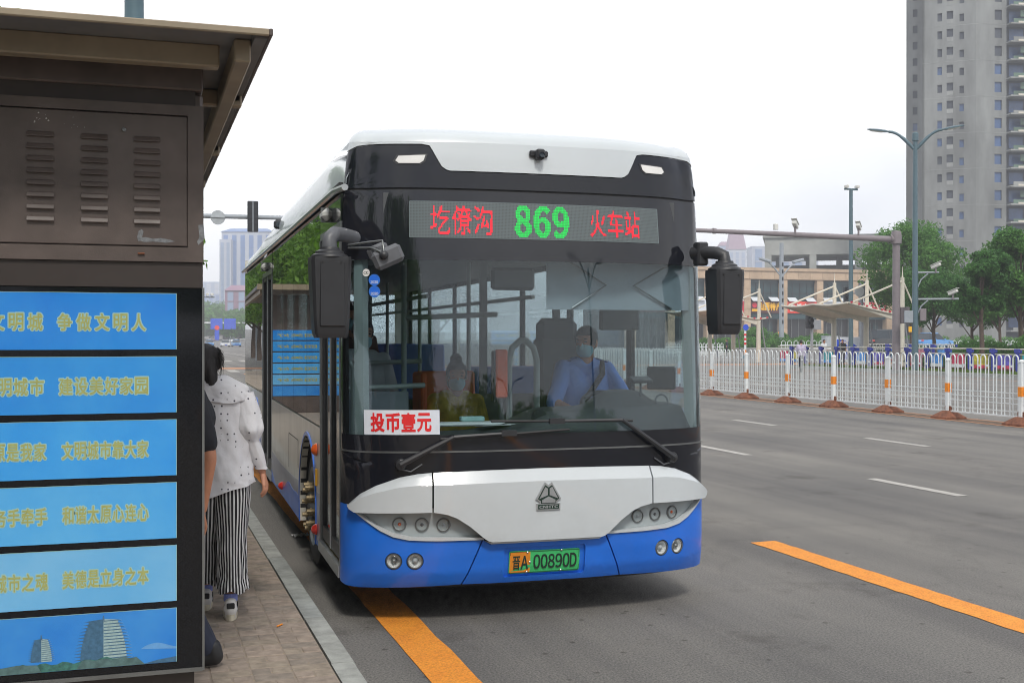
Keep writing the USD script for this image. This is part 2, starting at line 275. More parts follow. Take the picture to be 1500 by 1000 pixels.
# ---------------------------------------------------------------- mesh helpers
class MB:
    def __init__(s): s.v, s.f, s.n = [], [], 0
    def add(s, v, f):
        v = np.asarray(v, float); f = np.asarray(f, int)
        if f.shape[1] == 4: f = np.vstack([f[:, [0, 1, 2]], f[:, [0, 2, 3]]])
        s.v.append(v); s.f.append(f + s.n); s.n += len(v); return s
    def tm(s, m):
        if hasattr(m, 'to_mesh'): k = m.to_mesh(); return s.add(k.vert_properties[:, :3], k.tri_verts)
        return s.add(m.vertices, m.faces)
    def box(s, c, d, rz=0.0, rx=0.0, ry=0.0):
        x, y, z = np.array(d, float) / 2
        v = np.array([[sx * x, sy * y, sz * z] for sx in (-1, 1) for sy in (-1, 1) for sz in (-1, 1)])
        if rx: v = v @ rot('x', rx).T
        if ry: v = v @ rot('y', ry).T
        if rz: v = v @ rot('z', rz).T
        return s.add(v + np.array(c, float), [[0, 1, 3, 2], [4, 6, 7, 5], [0, 4, 5, 1], [2, 3, 7, 6], [0, 2, 6, 4], [1, 5, 7, 3]])
    def span(s, a, b):
        a, b = np.array(a, float), np.array(b, float); return s.box((a + b) / 2, np.abs(b - a))
    def rbox(s, c, d, b=0.01, rz=0.0, rx=0.0, ry=0.0):
        return s.tm(xf(cham(d, b), c, rz, rx, ry))
    def tube(s, pts, r, n=8, cap=True):
        p = np.array(pts, float); r = np.broadcast_to(np.asarray(r, float), (len(p),)); k = len(p)
        t = np.gradient(p, axis=0) if k > 2 else np.repeat((p[1] - p[0])[None], 2, 0)
        t /= np.maximum(np.linalg.norm(t, axis=1, keepdims=True), 1e-9)
        u = np.cross(t[0], [0, 0, 1.0]);
        if np.linalg.norm(u) < 0.1: u = np.cross(t[0], [0, 1.0, 0])
        vs = []
        for i in range(k):
            u = u - t[i] * (u @ t[i]); u /= max(np.linalg.norm(u), 1e-9); w = np.cross(t[i], u)
            a = np.linspace(0, 2 * PI, n, endpoint=False)
            vs.append(p[i] + r[i] * (np.cos(a)[:, None] * u + np.sin(a)[:, None] * w))
        f = [[i * n + j, i * n + (j + 1) % n, (i + 1) * n + (j + 1) % n, (i + 1) * n + j] for i in range(k - 1) for j in range(n)]
        v = np.vstack(vs); s.add(v, f)
        if cap:
            for i, fl in ((0, 1), (k - 1, 0)):
                ring = list(range(i * n, i * n + n)); ring = ring[::-1] if fl else ring
                s.add(v, [[ring[0], ring[j], ring[j + 1]] for j in range(1, n - 1)])
        return s
    def cyl(s, a, b, r, r2=None, n=12):
        return s.tube([a, b], [r, r if r2 is None else r2], n)
    def lathe(s, prof, c=(0, 0, 0), n=20, axis='z'):
        a = np.linspace(0, 2 * PI, n, endpoint=False); v = []
        for (r, h) in prof: v += [[r * math.cos(x), r * math.sin(x), h] for x in a]
        v = np.array(v)
        if axis == 'y': v = v[:, [0, 2, 1]] * [1, 1, 1]
        if axis == 'x': v = v[:, [2, 0, 1]]
        k = len(prof)
        f = [[i * n + j, i * n + (j + 1) % n, (i + 1) * n + (j + 1) % n, (i + 1) * n + j] for i in range(k - 1) for j in range(n)]
        if axis == 'y': f = [q[::-1] for q in f]
        return s.add(v + np.array(c, float), f)
    def hull(s, pts): return s.tm(Manifold.hull_points(np.array(pts, float)))
    def mesh(s): return trimesh.Trimesh(np.vstack(s.v), np.vstack(s.f), process=False)
def rot(ax, a):
    c, n = math.cos(a), math.sin(a)
    return np.array({'x': [[1, 0, 0], [0, c, -n], [0, n, c]], 'y': [[c, 0, n], [0, 1, 0], [-n, 0, c]], 'z': [[c, -n, 0], [n, c, 0], [0, 0, 1]]}[ax])
def cham(d, b):
    x, y, z = np.array(d, float) / 2; b = min(b, x * 0.9, y * 0.9, z * 0.9); p = []
    for sx in (-1, 1):
        for sy in (-1, 1):
            for sz in (-1, 1):
                for q in ((x, y - b, z - b), (x - b, y, z - b), (x - b, y - b, z)): p.append([sx * q[0], sy * q[1], sz * q[2]])
    k = Manifold.hull_points(np.array(p)).to_mesh(); return trimesh.Trimesh(k.vert_properties[:, :3], k.tri_verts, process=False)
def xf(m, c=(0, 0, 0), rz=0.0, rx=0.0, ry=0.0):
    v = np.asarray(m.vertices)
    if rx: v = v @ rot('x', rx).T
    if ry: v = v @ rot('y', ry).T
    if rz: v = v @ rot('z', rz).T
    return trimesh.Trimesh(v + np.array(c, float), m.faces, process=False)
def extr(poly, h, refine=None):
    """polygon(s) [(x, y)...] with holes -> Manifold, extruded 0..h along z"""
    cs = CrossSection([np.array(q, float) for q in poly], m3.FillRule.EvenOdd); k = Manifold.extrude(cs, h)
    return k.refine_to_length(refine) if refine else k
def arr(k):
    q = k.to_mesh(); return np.array(q.vert_properties[:, :3], float), np.array(q.tri_verts, int)
def yz_panel(poly, x0, x1, refine=None):
    """polygon(s) in (y, z), solid from x0 to x1"""
    v, f = arr(extr(poly, 1.0, refine)); w = np.c_[x0 + (x1 - x0) * v[:, 2], v[:, 0], v[:, 1]]
    return trimesh.Trimesh(w, f if x1 > x0 else f[:, ::-1], process=False)
def xz_panel(poly, y0, y1):
    """polygon(s) in (x, z), solid from y0 to y1 with y1 < y0 facing -y"""
    v, f = arr(extr(poly, 1.0)); w = np.c_[v[:, 0], y0 + (y1 - y0) * v[:, 2], v[:, 1]]
    return trimesh.Trimesh(w, f if y1 < y0 else f[:, ::-1], process=False)
def rect(x0, y0, x1, y1): return [(x0, y0), (x1, y0), (x1, y1), (x0, y1)]
def rrect(x0, y0, x1, y1, r, n=5):
    p = []
    for cx, cy, a in ((x1 - r, y0 + r, -PI / 2), (x1 - r, y1 - r, 0), (x0 + r, y1 - r, PI / 2), (x0 + r, y0 + r, PI)):
        p += [(cx + r * math.cos(a + PI / 2 * i / n), cy + r * math.sin(a + PI / 2 * i / n)) for i in range(n + 1)]
    return p
def circ(cx, cy, r, n=24, sy=1.0): return [(cx + r * math.cos(2 * PI * i / n), cy + sy * r * math.sin(2 * PI * i / n)) for i in range(n)]
def grid(P, close_u=False):
    """(rows, cols, 3) points -> (v, quads)"""
    P = np.array(P, float); a, b = P.shape[:2]
    f = [[i * b + j, i * b + (j + 1) % b, (i + 1) * b + (j + 1) % b, (i + 1) * b + j] for i in range(a - 1) for j in range(b if close_u else b - 1)]
    return P.reshape(-1, 3), np.array(f)
from PIL import Image, ImageDraw, ImageFont
from shapely import affinity, box as sbox, union_all
_font = ImageFont.truetype(glob.glob('/opt/blender-*/*/datafiles/fonts/Noto Sans CJK*')[0], 64)
def glyph_shape(ch, stroke):
    im = Image.new('L', (96, 112)); ImageDraw.Draw(im).text((14, 4), ch, 255, _font, stroke_width=stroke)
    on = np.pad(np.asarray(im) > 110, ((0, 0), (1, 1))).astype(np.int8)
    rows, starts = np.nonzero(np.diff(on, axis=1) == 1); ends = np.nonzero(np.diff(on, axis=1) == -1)[1]
    return union_all(sbox(starts, -rows - 1, ends, -rows)).buffer(0.7).buffer(-0.7).simplify(0.55)
_gc = {}
def text(s, w, h, stroke=1, gap=0.08):
    """lettering polygons in a box w x h from (0, 0): each character fills its cell"""
    cell = w / len(s); out = []
    for i, ch in enumerate(s):
        if ch == ' ': continue
        if (ch, stroke) not in _gc: _gc[(ch, stroke)] = glyph_shape(ch, stroke)
        g = _gc[(ch, stroke)]; x0, y0, x1, y1 = g.bounds
        if ch in '日口': pass
        sx, sy = cell * (1 - gap) / max(x1 - x0, 1e-6), h / (y1 - y0)
        if ch in '1I': sx = min(sx, sy * 0.9)
        g = affinity.affine_transform(g, [sx, 0, 0, sy, i * cell + cell / 2 - (x0 + x1) / 2 * sx, -y0 * sy]); out.append(g)
    return out
def polys_of(shapes):
    for g in shapes:
        for q in getattr(g, 'geoms', [g]):
            if q.area > 0: yield [list(q.exterior.coords)[:-1]] + [list(r.coords)[:-1] for r in q.interiors]
def text_solid(shapes, d):
    mb = MB()
    for p in polys_of(shapes):
        k = extr(p, d)
        if k.num_tri() > 0: mb.tm(k)
    return mb.mesh()
def remap(m, fn):
    return trimesh.Trimesh(fn(np.asarray(m.vertices)), m.faces, process=False)
def to_xz(ox, y, oz, facing=-1):
    """text in xy -> wall facing -y (facing=-1) at y"""
    return lambda v: np.c_[ox + v[:, 0], y - v[:, 2], oz + v[:, 1]] if facing < 0 else np.c_[ox - v[:, 0], y + v[:, 2], oz + v[:, 1]]

# ================================================================ SETTING
g = MB().add([[-1400, -700, 0], [1900, -700, 0], [1900, 2500, 0], [-1400, 2500, 0]], [[0, 1, 2, 3]])
data(obj('road', g, 'asphalt'), kind='structure', label='grey asphalt road of several lanes running past the bus')

def strip(mb, x0, x1, y0, y1, z, sl=0.0):
    n = max(2, int((y1 - y0) / 0.12)) if (y1 - y0) < 30 else int((y1 - y0) / 0.3); ys = np.linspace(y0, y1, n); w = (x1 - x0) * .022 + .0015
    a = np.c_[x0 + R.uniform(-w, w, n), ys, np.full(n, z)]; b = np.c_[x1 + R.uniform(-w, w, n), ys, np.full(n, z)]; b[0, 1] += sl; b[-1, 1] += sl; mb.add(*grid([[p, q] for p, q in zip(a, b)]))
marks = thing('lane_markings', 'painted white and orange lines on the asphalt road', 'road marking', kind='structure')
def mark(name, rects, mat, z=0.004):
    mb = MB()
    for r in rects: strip(mb, r[0], r[1], r[2], r[3], z, r[4] if len(r) > 4 else 0.0)
    return obj(name, mb, mat, marks)
mark('orange_line', [(1.46, 1.72, -20, 70)], 'paint_orange')
mark('orange_line', [(5.14, 5.39, -14, 9.06, 0.02)], 'paint_orange')
mark('orange_line', [(5.14, 5.39, 13.6, 60)], 'paint_orange')
for X, y0 in ((8.95, 11.0), (12.5, 16.2)):
    for k in range(-2, 9): mark('white_dash', [(X - 0.075, X + 0.075, y0 + 4.85 * k, y0 + 4.85 * k + 1.72)], 'paint_white')
for X in (16.93, 17.62): mark('worn_line', [(X - 0.05, X + 0.05, -20, 58)], 'paint_worn', 0.008)
mark('dirt_strip', [(16.98, 17.57, -20, 58)], 'dirt_strip', 0.004)
for X in (23.2, 27.2, 31.8):
    for k in range(0, 7): mark('white_dash', [(X - 0.075, X + 0.075, 24 + 4.85 * k, 26.2 + 4.85 * k)], 'paint_white')
mark('worn_line', [(34.9, 35.02, 20, 58)], 'paint_worn')
for k in range(14): mark('crossing_bar', [(-1.0 + 1.15 * k, -0.5 + 1.15 * k, 63, 67)], 'paint_white')
mark('pink_lane', [(-3, 60, 69, 72.5)], 'paint_worn', 0.003)
for k in range(10): mark('crossing_bar', [(2 + 1.15 * k, 2.5 + 1.15 * k, 92, 96)], 'paint_white')
for k in range(3): mark('white_dash', [(3.3 + 3.5 * k, 3.45 + 3.5 * k, 115, 190)], 'paint_white')

# near pavement: a bed with pavers laid in it, pavers as texture beyond
walk = thing('pavement', 'brown brick pavement with pale joints beside the kerb', 'pavement', kind='structure')
obj('bed', MB().span((-8, -30, -0.2), (0.93, 4.4, 0.146)).span((-8, 4.4, -0.2), (0.14, 60, 0.146)).span((0.14, 4.4, -0.2), (0.93, 12.0, 0.1478)).span((0.14, 12.0, -0.2), (0.93, 60, 0.150)), _mats.setdefault('paver_tex', usdkit.material(stage, '/World/Looks/paver_tex', {
    'g': ('geometry', {}), 'b': ('brick_texture', {'color1': (0.28, 0.23, 0.185), 'color2': (0.25, 0.21, 0.17), 'mortar': (0.30, 0.24, 0.165), 'scale': 1.0, 'mortar_size': 0.006, 'brick_width': 0.2, 'row_height': 0.112, 'bias': 0.0}),
    'p': ('principled_bsdf', {'roughness': 0.9})}, [('g.position', 'b.vector'), ('b.color', 'p.base_color')], surface='p.BSDF')), walk)
row = 0; y = 4.45
while y < 11.95:
    for c in range(4):
        x0 = 0.146 + c * 0.196
        cuts = [(x0, x0 + 0.196)] if (row + c) % 2 else [(x0, x0 + 0.098), (x0 + 0.098, x0 + 0.196)]
        if y > 8.6: cuts = [(x0, x0 + 0.196)]
        for a, b in cuts:
            h = 0.150 + rng.uniform(-0.0012, 0.0012); e = 0.0022; gx = 0.0042 + rng.uniform(0, 0.001); t1, t2 = rng.uniform(-.0008, .0008), rng.uniform(-.0008, .0008)
            A = [(a + gx, y + gx), (b - gx, y + gx), (b - gx, y + 0.112 - gx), (a + gx, y + 0.112 - gx)]
            v = [[*q, 0.12] for q in A] + [[*q, h - e] for q in A] + [[q[0] + (e if i in (0, 3) else -e), q[1] + (e if i < 2 else -e), h + (t1 if i < 2 else t2)] for i, q in enumerate(A)]
            f = [[4 * k + i, 4 * k + (i + 1) % 4, 4 * k + 4 + (i + 1) % 4, 4 * k + 4 + i] for k in (0, 1) for i in range(4)] + [[8, 9, 10, 11]]
            if not (b < 0.052 * y + 0.0): obj('paver', MB().add(v, f), f'paver_{rng.randrange(4)}', walk)
    y += 0.112; row += 1
kerb = thing('kerb', 'pale stone kerb along the edge of the brick pavement', 'kerb', kind='structure')
y = -6.0
while y < 60:
    L = 0.99 if y < 25 else 6.0
    p = [(0.936, 0.0), (1.066, 0.0), (1.062, 0.135), (1.05, 0.151), (0.938, 0.152)]
    j = rng.uniform(-0.003, 0.003)
    v = [[q[0] + j, y + 0.004, q[1] + (0.0015 * j * 300 if q[1] > 0.1 else -0.1)] for q in p] + [[q[0] + j, y + L - 0.004, q[1] + (0 if q[1] > 0.1 else -0.1)] for q in p]
    obj('kerb_stone', MB().add(v, [[i, (i + 1) % 5, 5 + (i + 1) % 5, 5 + i] for i in range(5)]).add(v, [[0, 4, 3], [0, 3, 1], [1, 3, 2], [5, 6, 8], [5, 8, 9], [6, 7, 8]]), 'kerb' if rng.random() < 0.6 else 'kerb_b', kerb)
    y += L

# far side: verge with kerb, hedged island, plaza in front of the shops
far = thing('far_pavement', 'raised far pavement with kerb and grass verge behind the railing', 'pavement', kind='structure')
obj('slab', MB().span((37.6, 20, -0.2), (52, 62, 0.13)).span((60, 150, -0.2), (260, 171.7, 0.10)), 'concrete_far', far)
obj('terrace', MB().span((57, 81, -0.2), (95, 104, 0.815)), 'concrete_far', far)
obj('kerb_edge', MB().span((37.35, 19.5, -0.2), (37.6, 62, 0.16)).span((37.6, 62, -0.2), (52, 62.25, 0.16)), 'kerb', far)
v, f = [], []
def blades(x0, x1, y0, y1, z, n, h, w=0.02, seed=3):
    r = np.random.RandomState(seed); p = np.c_[r.uniform(x0, x1, n), r.uniform(y0, y1, n), np.full(n, z)]; a = r.uniform(0, PI, n); hh = h * r.uniform(0.6, 1.3, n)
    d = np.c_[np.cos(a), np.sin(a), 0 * a] * w; tip = p + np.c_[r.uniform(-.04, .04, n), r.uniform(-.04, .04, n), hh]
    return np.stack([p - d, p + d, tip], 1).reshape(-1, 3), np.arange(3 * n).reshape(-1, 3)
data(obj('verge_grass', MB().add(*blades(37.65, 38.9, 30, 61, 0.13, 9000, 0.14, 0.03)), 'grass'), kind='stuff', label='short grass on the far verge behind the kerb', category='grass')

# rising road and ramp wall far down the left
ramp = thing('far_road', 'distant road climbing a slight rise beyond the junction', 'road', kind='structure')
obj('surface', MB().add([[-20, 360, 0.02], [60, 360, 0.02], [70, 800, 7.5], [-40, 800, 7.5]], [[0, 1, 2, 3]]), 'asphalt', ramp)
obj('bank', MB().span((-300, 1500, -0.2), (700, 1520, 9)), 'soil', ramp)
wall = thing('ramp_wall', 'low pale concrete wall beside the road beyond the junction', 'wall')
obj('wall_face', MB().add([[24, 290, 0], [20.5, 215, 0], [20.5, 215, 1.0], [24, 290, 1.55], [24.4, 290, 0], [20.9, 215, 0], [20.9, 215, 1.0], [24.4, 290, 1.55]], [[0, 3, 2, 1], [4, 5, 6, 7], [3, 7, 6, 2], [1, 2, 6, 5]]).add([[24, 290, 0], [60, 300, 0], [60, 300, 1.9], [24, 290, 1.55]], [[0, 1, 2, 3]]), 'concrete_far', wall)
obj('coping', MB().add([[23.9, 290, 1.56], [20.4, 215, 1.01], [21.0, 215, 1.01], [24.5, 290, 1.56], [23.9, 290, 1.70], [20.4, 215, 1.15], [21.0, 215, 1.15], [24.5, 290, 1.70]], [[4, 5, 6, 7], [0, 4, 7, 3], [0, 1, 5, 4], [2, 3, 7, 6], [1, 2, 6, 5]]), 'kerb', wall)

exec_parts = True
# ================================================================ THE BUS
BUS_YAW = math.radians(1.53)
BUS = (2.478, 6.969)
bus = thing('city_bus', 'white, blue and black electric city bus stopped at the kerb with a lit 869 sign', 'bus', (BUS[0], BUS[1], 0), -BUS_YAW)
def bus_pt(x, y, z): return (BUS[0] + x * math.cos(BUS_YAW) + y * math.sin(BUS_YAW), BUS[1] - x * math.sin(BUS_YAW) + y * math.cos(BUS_YAW), z)
# plan curve of the front: a squared-off bow, then straight along the sides
_ph = np.linspace(-PI / 2, PI / 2, 4001); _a, _b, _n = 0.45, 1.25, 2.8
_X = _b * np.sign(np.sin(_ph)) * np.abs(np.sin(_ph)) ** (2 / _n); _Y = _a - _a * np.abs(np.cos(_ph)) ** (2 / _n)
_S = np.concatenate([[0], np.cumsum(np.hypot(np.diff(_X), np.diff(_Y)))]); _S -= _S[2000]
_S = np.r_[_S[0] - 12, _S, _S[-1] + 12]; _X = np.r_[-_b, _X, _b]; _Y = np.r_[_a + 12, _Y, _a + 12]
_tt = np.linspace(-1.6, 1.6, 1601); _nx = np.gradient(np.interp(_tt, _S, _X), _tt); _ny = np.gradient(np.interp(_tt, _S, _Y), _tt)
def lean(z): return np.interp(z, [0.2, 0.26, 0.33, 0.45, 0.9, 1.2, 2.95, 3.05, 3.3], [0.10, 0.055, 0.02, 0.005, 0, 0.0, 0.16, 0.175, 0.2])
def fm(t, z, h=0.0):
    """front skin: t along the plan curve, z up, h outward -> bus coordinates"""
    t, z, h = np.broadcast_arrays(np.asarray(t, float), np.asarray(z, float), np.asarray(h, float))
    nx, ny = np.interp(t, _tt, _ny), -np.interp(t, _tt, _nx); L = np.hypot(nx, ny)
    w = np.clip((1.45 - np.abs(t)) / 0.3, 0, 1)
    return np.stack([(np.interp(t, _S, _X) + h * nx / L) * np.interp(z, [1.2, 2.2, 2.7, 2.95, 3.06], [1, .998, .985, .966, .945]), np.interp(t, _S, _Y) + lean(z) * w + h * ny / L, z], -1)
def fpanel(poly, h0, h1, ref=0.06, bulge=None):
    v, f = arr(extr(poly, 1.0, None)); k = extr([[(a * 1.0, b) for a, b in q] for q in poly], 0.02, ref); v, f = arr(k)
    hh = h0 + (h1 - h0) * (v[:, 2] / 0.02)
    if bulge is not None: hh = hh + bulge(v[:, 0], v[:, 1]) * (v[:, 2] > 0.01)
    return trimesh.Trimesh(fm(v[:, 0], v[:, 1], hh), f, process=False)
def fpart(name, poly, h0, h1, mat, ref=0.06, bulge=None, parent=None, label=None, smooth=35):
    return obj(name, fpanel(poly, h0, h1, ref, bulge), mat, parent or bus, smooth=smooth, label=label)
def mir(pts): return [(-x, z) for x, z in pts][::-1]

# --- front skin
notch = [(-0.72, 2.985), (-0.70, 2.955), (-0.655, 2.885), (-0.625, 2.865), (-0.60, 2.858)]
notch_r = mir(notch)
top_edge = [(-1.40, 2.985), (-1.32, 3.0), (-1.25, 3.018), (-1.15, 3.028), (-0.80, 3.028), (-0.745, 3.018)] + notch + notch_r + mir([(-1.40, 2.985), (-1.32, 3.0), (-1.25, 3.018), (-1.15, 3.028), (-0.80, 3.028), (-0.745, 3.018)])
fpart('header_panel', [[(-1.40, 2.752), (1.40, 2.752)] + top_edge[::-1]], -0.02, 0.004, 'bus_black')
fpart('header_seal', [rect(-1.40, 2.738, 1.40, 2.752)], -0.02, -0.006, 'rubber')
cap_low = top_edge + [(1.40, 3.05), (-1.40, 3.05)]
fpart('front_cap', [[(x, z + 0.006) if i < len(top_edge) else (x, z) for i, (x, z) in enumerate(cap_low)][::-1]], -0.02, 0.010, 'bus_white')
rows = []
tq = np.linspace(-2.3, 2.3, 99)
for z, s, y0 in ((3.05, 1.0, 0.0), (3.085, 0.988, 0.014), (3.118, 0.965, 0.045), (3.148, 0.925, 0.11), (3.172, 0.865, 0.22), (3.188, 0.77, 0.42), (3.196, 0.60, 0.77), (3.198, 0.3, 1.1)):
    q = fm(tq, np.full(99, 3.05), 0.010); q[:, 0] *= s; q[:, 1] = q[:, 1] * (0.6 + 0.4 * s) + y0; q[:, 2] = z; rows.append(q)
obj('roof_dome', grid(rows), 'bus_white', bus, smooth=True)
fpart('upper_frit', [rect(-1.40, 2.295, 1.40, 2.738)], -0.010, 0.0, 'frit', label='black glass band around the destination sign')
fpart('windshield', [rect(-1.235, 1.196, 1.235, 2.294)], -0.004, 0.0, 'windshield', ref=0.08)
for s in (-1, 1):
    fpart('corner_seal', [rect(1.375, 1.196, 1.40, 2.294) if s > 0 else rect(-1.40, 1.196, -1.33, 2.294)], -0.03, -0.006, 'rubber')
    fpart('windshield_edge', [rect(1.235, 1.196, 1.40, 2.294) if s > 0 else rect(-1.40, 1.196, -1.235, 2.294)], -0.004, 0.0, 'windshield', ref=0.04)
    fpart('front_pillar', [rect(1.21, 1.15, 1.325, 2.32) if s > 0 else rect(-1.26, 1.15, -1.18, 2.32)], -0.10, -0.03, 'rail_grey')
fpart('lower_frit', [rect(-1.40, 1.097, 1.40, 1.196)], -0.010, 0.0, 'frit')
fpart('trim_strip', [rect(-1.40, 1.086, 1.40, 1.096)], -0.01, 0.004, 'silver_dark')
wing_top = [(-1.265, 0.765), (-1.18, 0.83), (-1.08, 0.882), (-0.93, 0.935), (-0.82, 0.955), (-0.733, 0.962)]
gr_top = [(-0.722, 0.963), (-0.36, 0.971), (0, 0.974), (0.36, 0.971), (0.722, 0.963)]
low_edge = [(-1.40, 0.755), (-1.285, 0.757)] + wing_top + gr_top + mir(wing_top) + [(1.285, 0.757), (1.40, 0.755)]
fpart('lower_black_panel', [low_edge + [(1.40, 1.085), (-1.40, 1.085)]], -0.02, 0.002, 'bus_black')
ztop = lambda t: np.interp(t, [p[0] for p in low_edge], [p[1] for p in low_edge])
def bulge(t, z):
    c = np.clip((ztop(t) - z) / np.interp(np.abs(t), [0, .72, 1.0, 1.27], [.075, .075, .05, .02]), 0, 1)
    return 0.038 * c + 0.012 * np.clip((ztop(t) - z) / 0.4, 0, 1)
gr_low = [(-0.722, 0.722), (-0.64, 0.706), (-0.58, 0.682), (-0.50, 0.628), (-0.412, 0.552), (-0.385, 0.534), (-0.36, 0.527)]
cz = lambda t: float(ztop(t) - np.interp(abs(t), [0, .72, 1.0, 1.27], [.075, .075, .05, .02]))
crease = [(t, cz(t)) for t in np.linspace(-0.722, 0.722, 25)]
fpart('grille_crest', [gr_top[::-1] + crease], -0.01, 0.012, 'bus_white', ref=0.03, bulge=bulge)
gp = fpart('grille_panel', [crease[::-1] + gr_low + mir(gr_low)], -0.01, 0.012, 'bus_white', ref=0.035, bulge=bulge, label='large white nose panel carrying the emblem')
wcr = [(t, cz(t)) for t in np.linspace(-1.25, -0.733, 13)]
wing_low = [(-1.235, 0.735), (-1.20, 0.716), (-0.733, 0.722)]
for fl in (False, True):
    q = wing_top[::-1] + wcr; fpart('wing_crest', [mir(q) if fl else q], -0.01, 0.012, 'bus_white', ref=0.03, bulge=bulge)
    q = wcr[::-1] + wing_low; fpart('grille_wing', [mir(q) if fl else q], -0.01, 0.012, 'bus_white', ref=0.035, bulge=bulge)
pk_low = [(-1.225, 0.722), (-1.15, 0.682), (-1.08, 0.636), (-0.98, 0.592), (-0.86, 0.566), (-0.70, 0.560), (-0.412, 0.551)]
pk = [(-1.20, 0.728)] + pk_low + [(-0.50, 0.64), (-0.58, 0.695), (-0.66, 0.724), (-0.733, 0.735)]
tr_out = [(-1.285, 0.757), (-1.20, 0.700), (-1.13, 0.655), (-1.05, 0.603), (-0.97, 0.566), (-0.87, 0.545), (-0.70, 0.538), (-0.405, 0.536)]
trim = tr_out + [(-0.412, 0.551), (-0.70, 0.560), (-0.86, 0.566), (-0.98, 0.592), (-1.08, 0.636), (-1.15, 0.682), (-1.225, 0.722), (-1.268, 0.757)]
for fl in (False, True):
    q = mir(pk) if fl else pk; fpart('headlight_pocket', [q], -0.06, -0.022, 'lamp_pocket')
    q = mir(trim) if fl else trim; fpart('pocket_trim', [q], -0.02, 0.018, 'bus_white', ref=0.03)
fpart('grille_lip', [[(-0.40, 0.53), (-0.36, 0.508), (0.36, 0.508), (0.40, 0.53), (0.365, 0.52), (-0.365, 0.52)][::1]], -0.02, 0.02, 'bus_white', ref=0.05)
bl = [(-1.40, 0.753), (-1.289, 0.753)] + [(x - 0.003, z - 0.004) for x, z in tr_out[1:]] + [(-0.418, 0.533), (-0.538, 0.25), (-0.9, 0.238), (-1.18, 0.232), (-1.30, 0.24), (-1.40, 0.258)]
for fl in (False, True):
    hs = [circ(s_ * c, 0.412, 0.054, 28) for s_ in ((1,) if fl else (-1,)) for c in (0.835, 0.968)]
    fpart('bumper_corner', [(mir(bl) if fl else bl)[::-1]] + hs, -0.03, 0.006, 'bus_blue', ref=0.03)
bc = [(-0.408, 0.533), (-0.398, 0.526), (-0.362, 0.505), (0.362, 0.505), (0.398, 0.526), (0.408, 0.533), (0.528, 0.25), (0.3, 0.247), (-0.3, 0.247), (-0.528, 0.25)]
fpart('bumper_centre', [bc[::-1], rrect(-0.272, 0.285, 0.272, 0.478, 0.018)], -0.03, 0.006, 'bus_blue', ref=0.03)
fpart('plate_recess', [rrect(-0.28, 0.28, 0.28, 0.484, 0.018)], -0.035, -0.012, 'bus_blue', ref=0.05)
fpart('bumper_gap_backing', [rect(-0.6, 0.24, 0.6, 0.56)], -0.05, -0.036, 'rubber', ref=0.1)
fpart('nose_backing', [rect(-1.28, 0.27, 1.28, 1.07)], -0.09, -0.062, 'rubber', ref=0.1)
fpart('bumper_underside', [rect(-1.35, 0.225, 1.35, 0.25)], -0.10, -0.035, 'rubber')

# --- lamps in the nose
def frame_at(t, z, h):
    """origin and axes (right, up, out) on the front skin"""
    p = fm(t, z, h); r = fm(t + .01, z, h) - fm(t - .01, z, h); r /= np.linalg.norm(r); u = np.array([0, 0, 1.0]); o = np.cross(u, r) * -1
    o = np.cross(r, u); return p, r, u, o
def put(m, t, z, h=0.0):
    p, r, u, o = frame_at(t, z, h); v = np.asarray(m.vertices); return trimesh.Trimesh(p + v[:, :1] * r + v[:, 1:2] * u + v[:, 2:] * o, m.faces, process=False)
def lathe_m(prof, n=28): return MB().lathe(prof, n=n).mesh()
def disc(r, z, n=28):
    a = np.linspace(0, 2 * PI, n, endpoint=False); return np.vstack([[0, 0, z], np.c_[r * np.cos(a), r * np.sin(a), np.full(n, z)]]), np.array([[0, 1 + i, 1 + (i + 1) % n] for i in range(n)])
def lamp(name, t, z, h, r, core, label):
    a = obj(name, put(lathe_m([(r * 1.22, -0.012), (r * 1.22, 0.004), (r * 1.1, 0.010), (r, 0.010), (r * 0.97, 0.0)]), t, z, h), 'silver_dark', bus, smooth=30, label=label)
    obj('reflector', put(lathe_m([(r, 0.002), (r * 0.85, -0.012), (r * 0.62, -0.024), (r * 0.6, -0.018), (r * 0.36, -0.034), (0.001, -0.036)]), t, z, h), 'lamp_bowl' if core != 'dark' else 'silver_dark', a, smooth=25)
    m = MB().lathe([(r * 0.46, -0.034), (r * 0.42, -0.010), (r * 0.25, 0.001), (0.001, 0.003)], n=16).mesh()
    obj('bulb', put(m, t, z, h), {'amber': 'amber', 'clear': 'sign_grey', 'dark': 'plastic_grey', 'ring': 'silver_dark'}[core], a, smooth=True)
    obj('lens', put(lathe_m([(r, 0.003), (r * 0.92, 0.010), (r * 0.6, 0.016), (0.001, 0.018)]), t, z, h), 'lens', a, smooth=True)
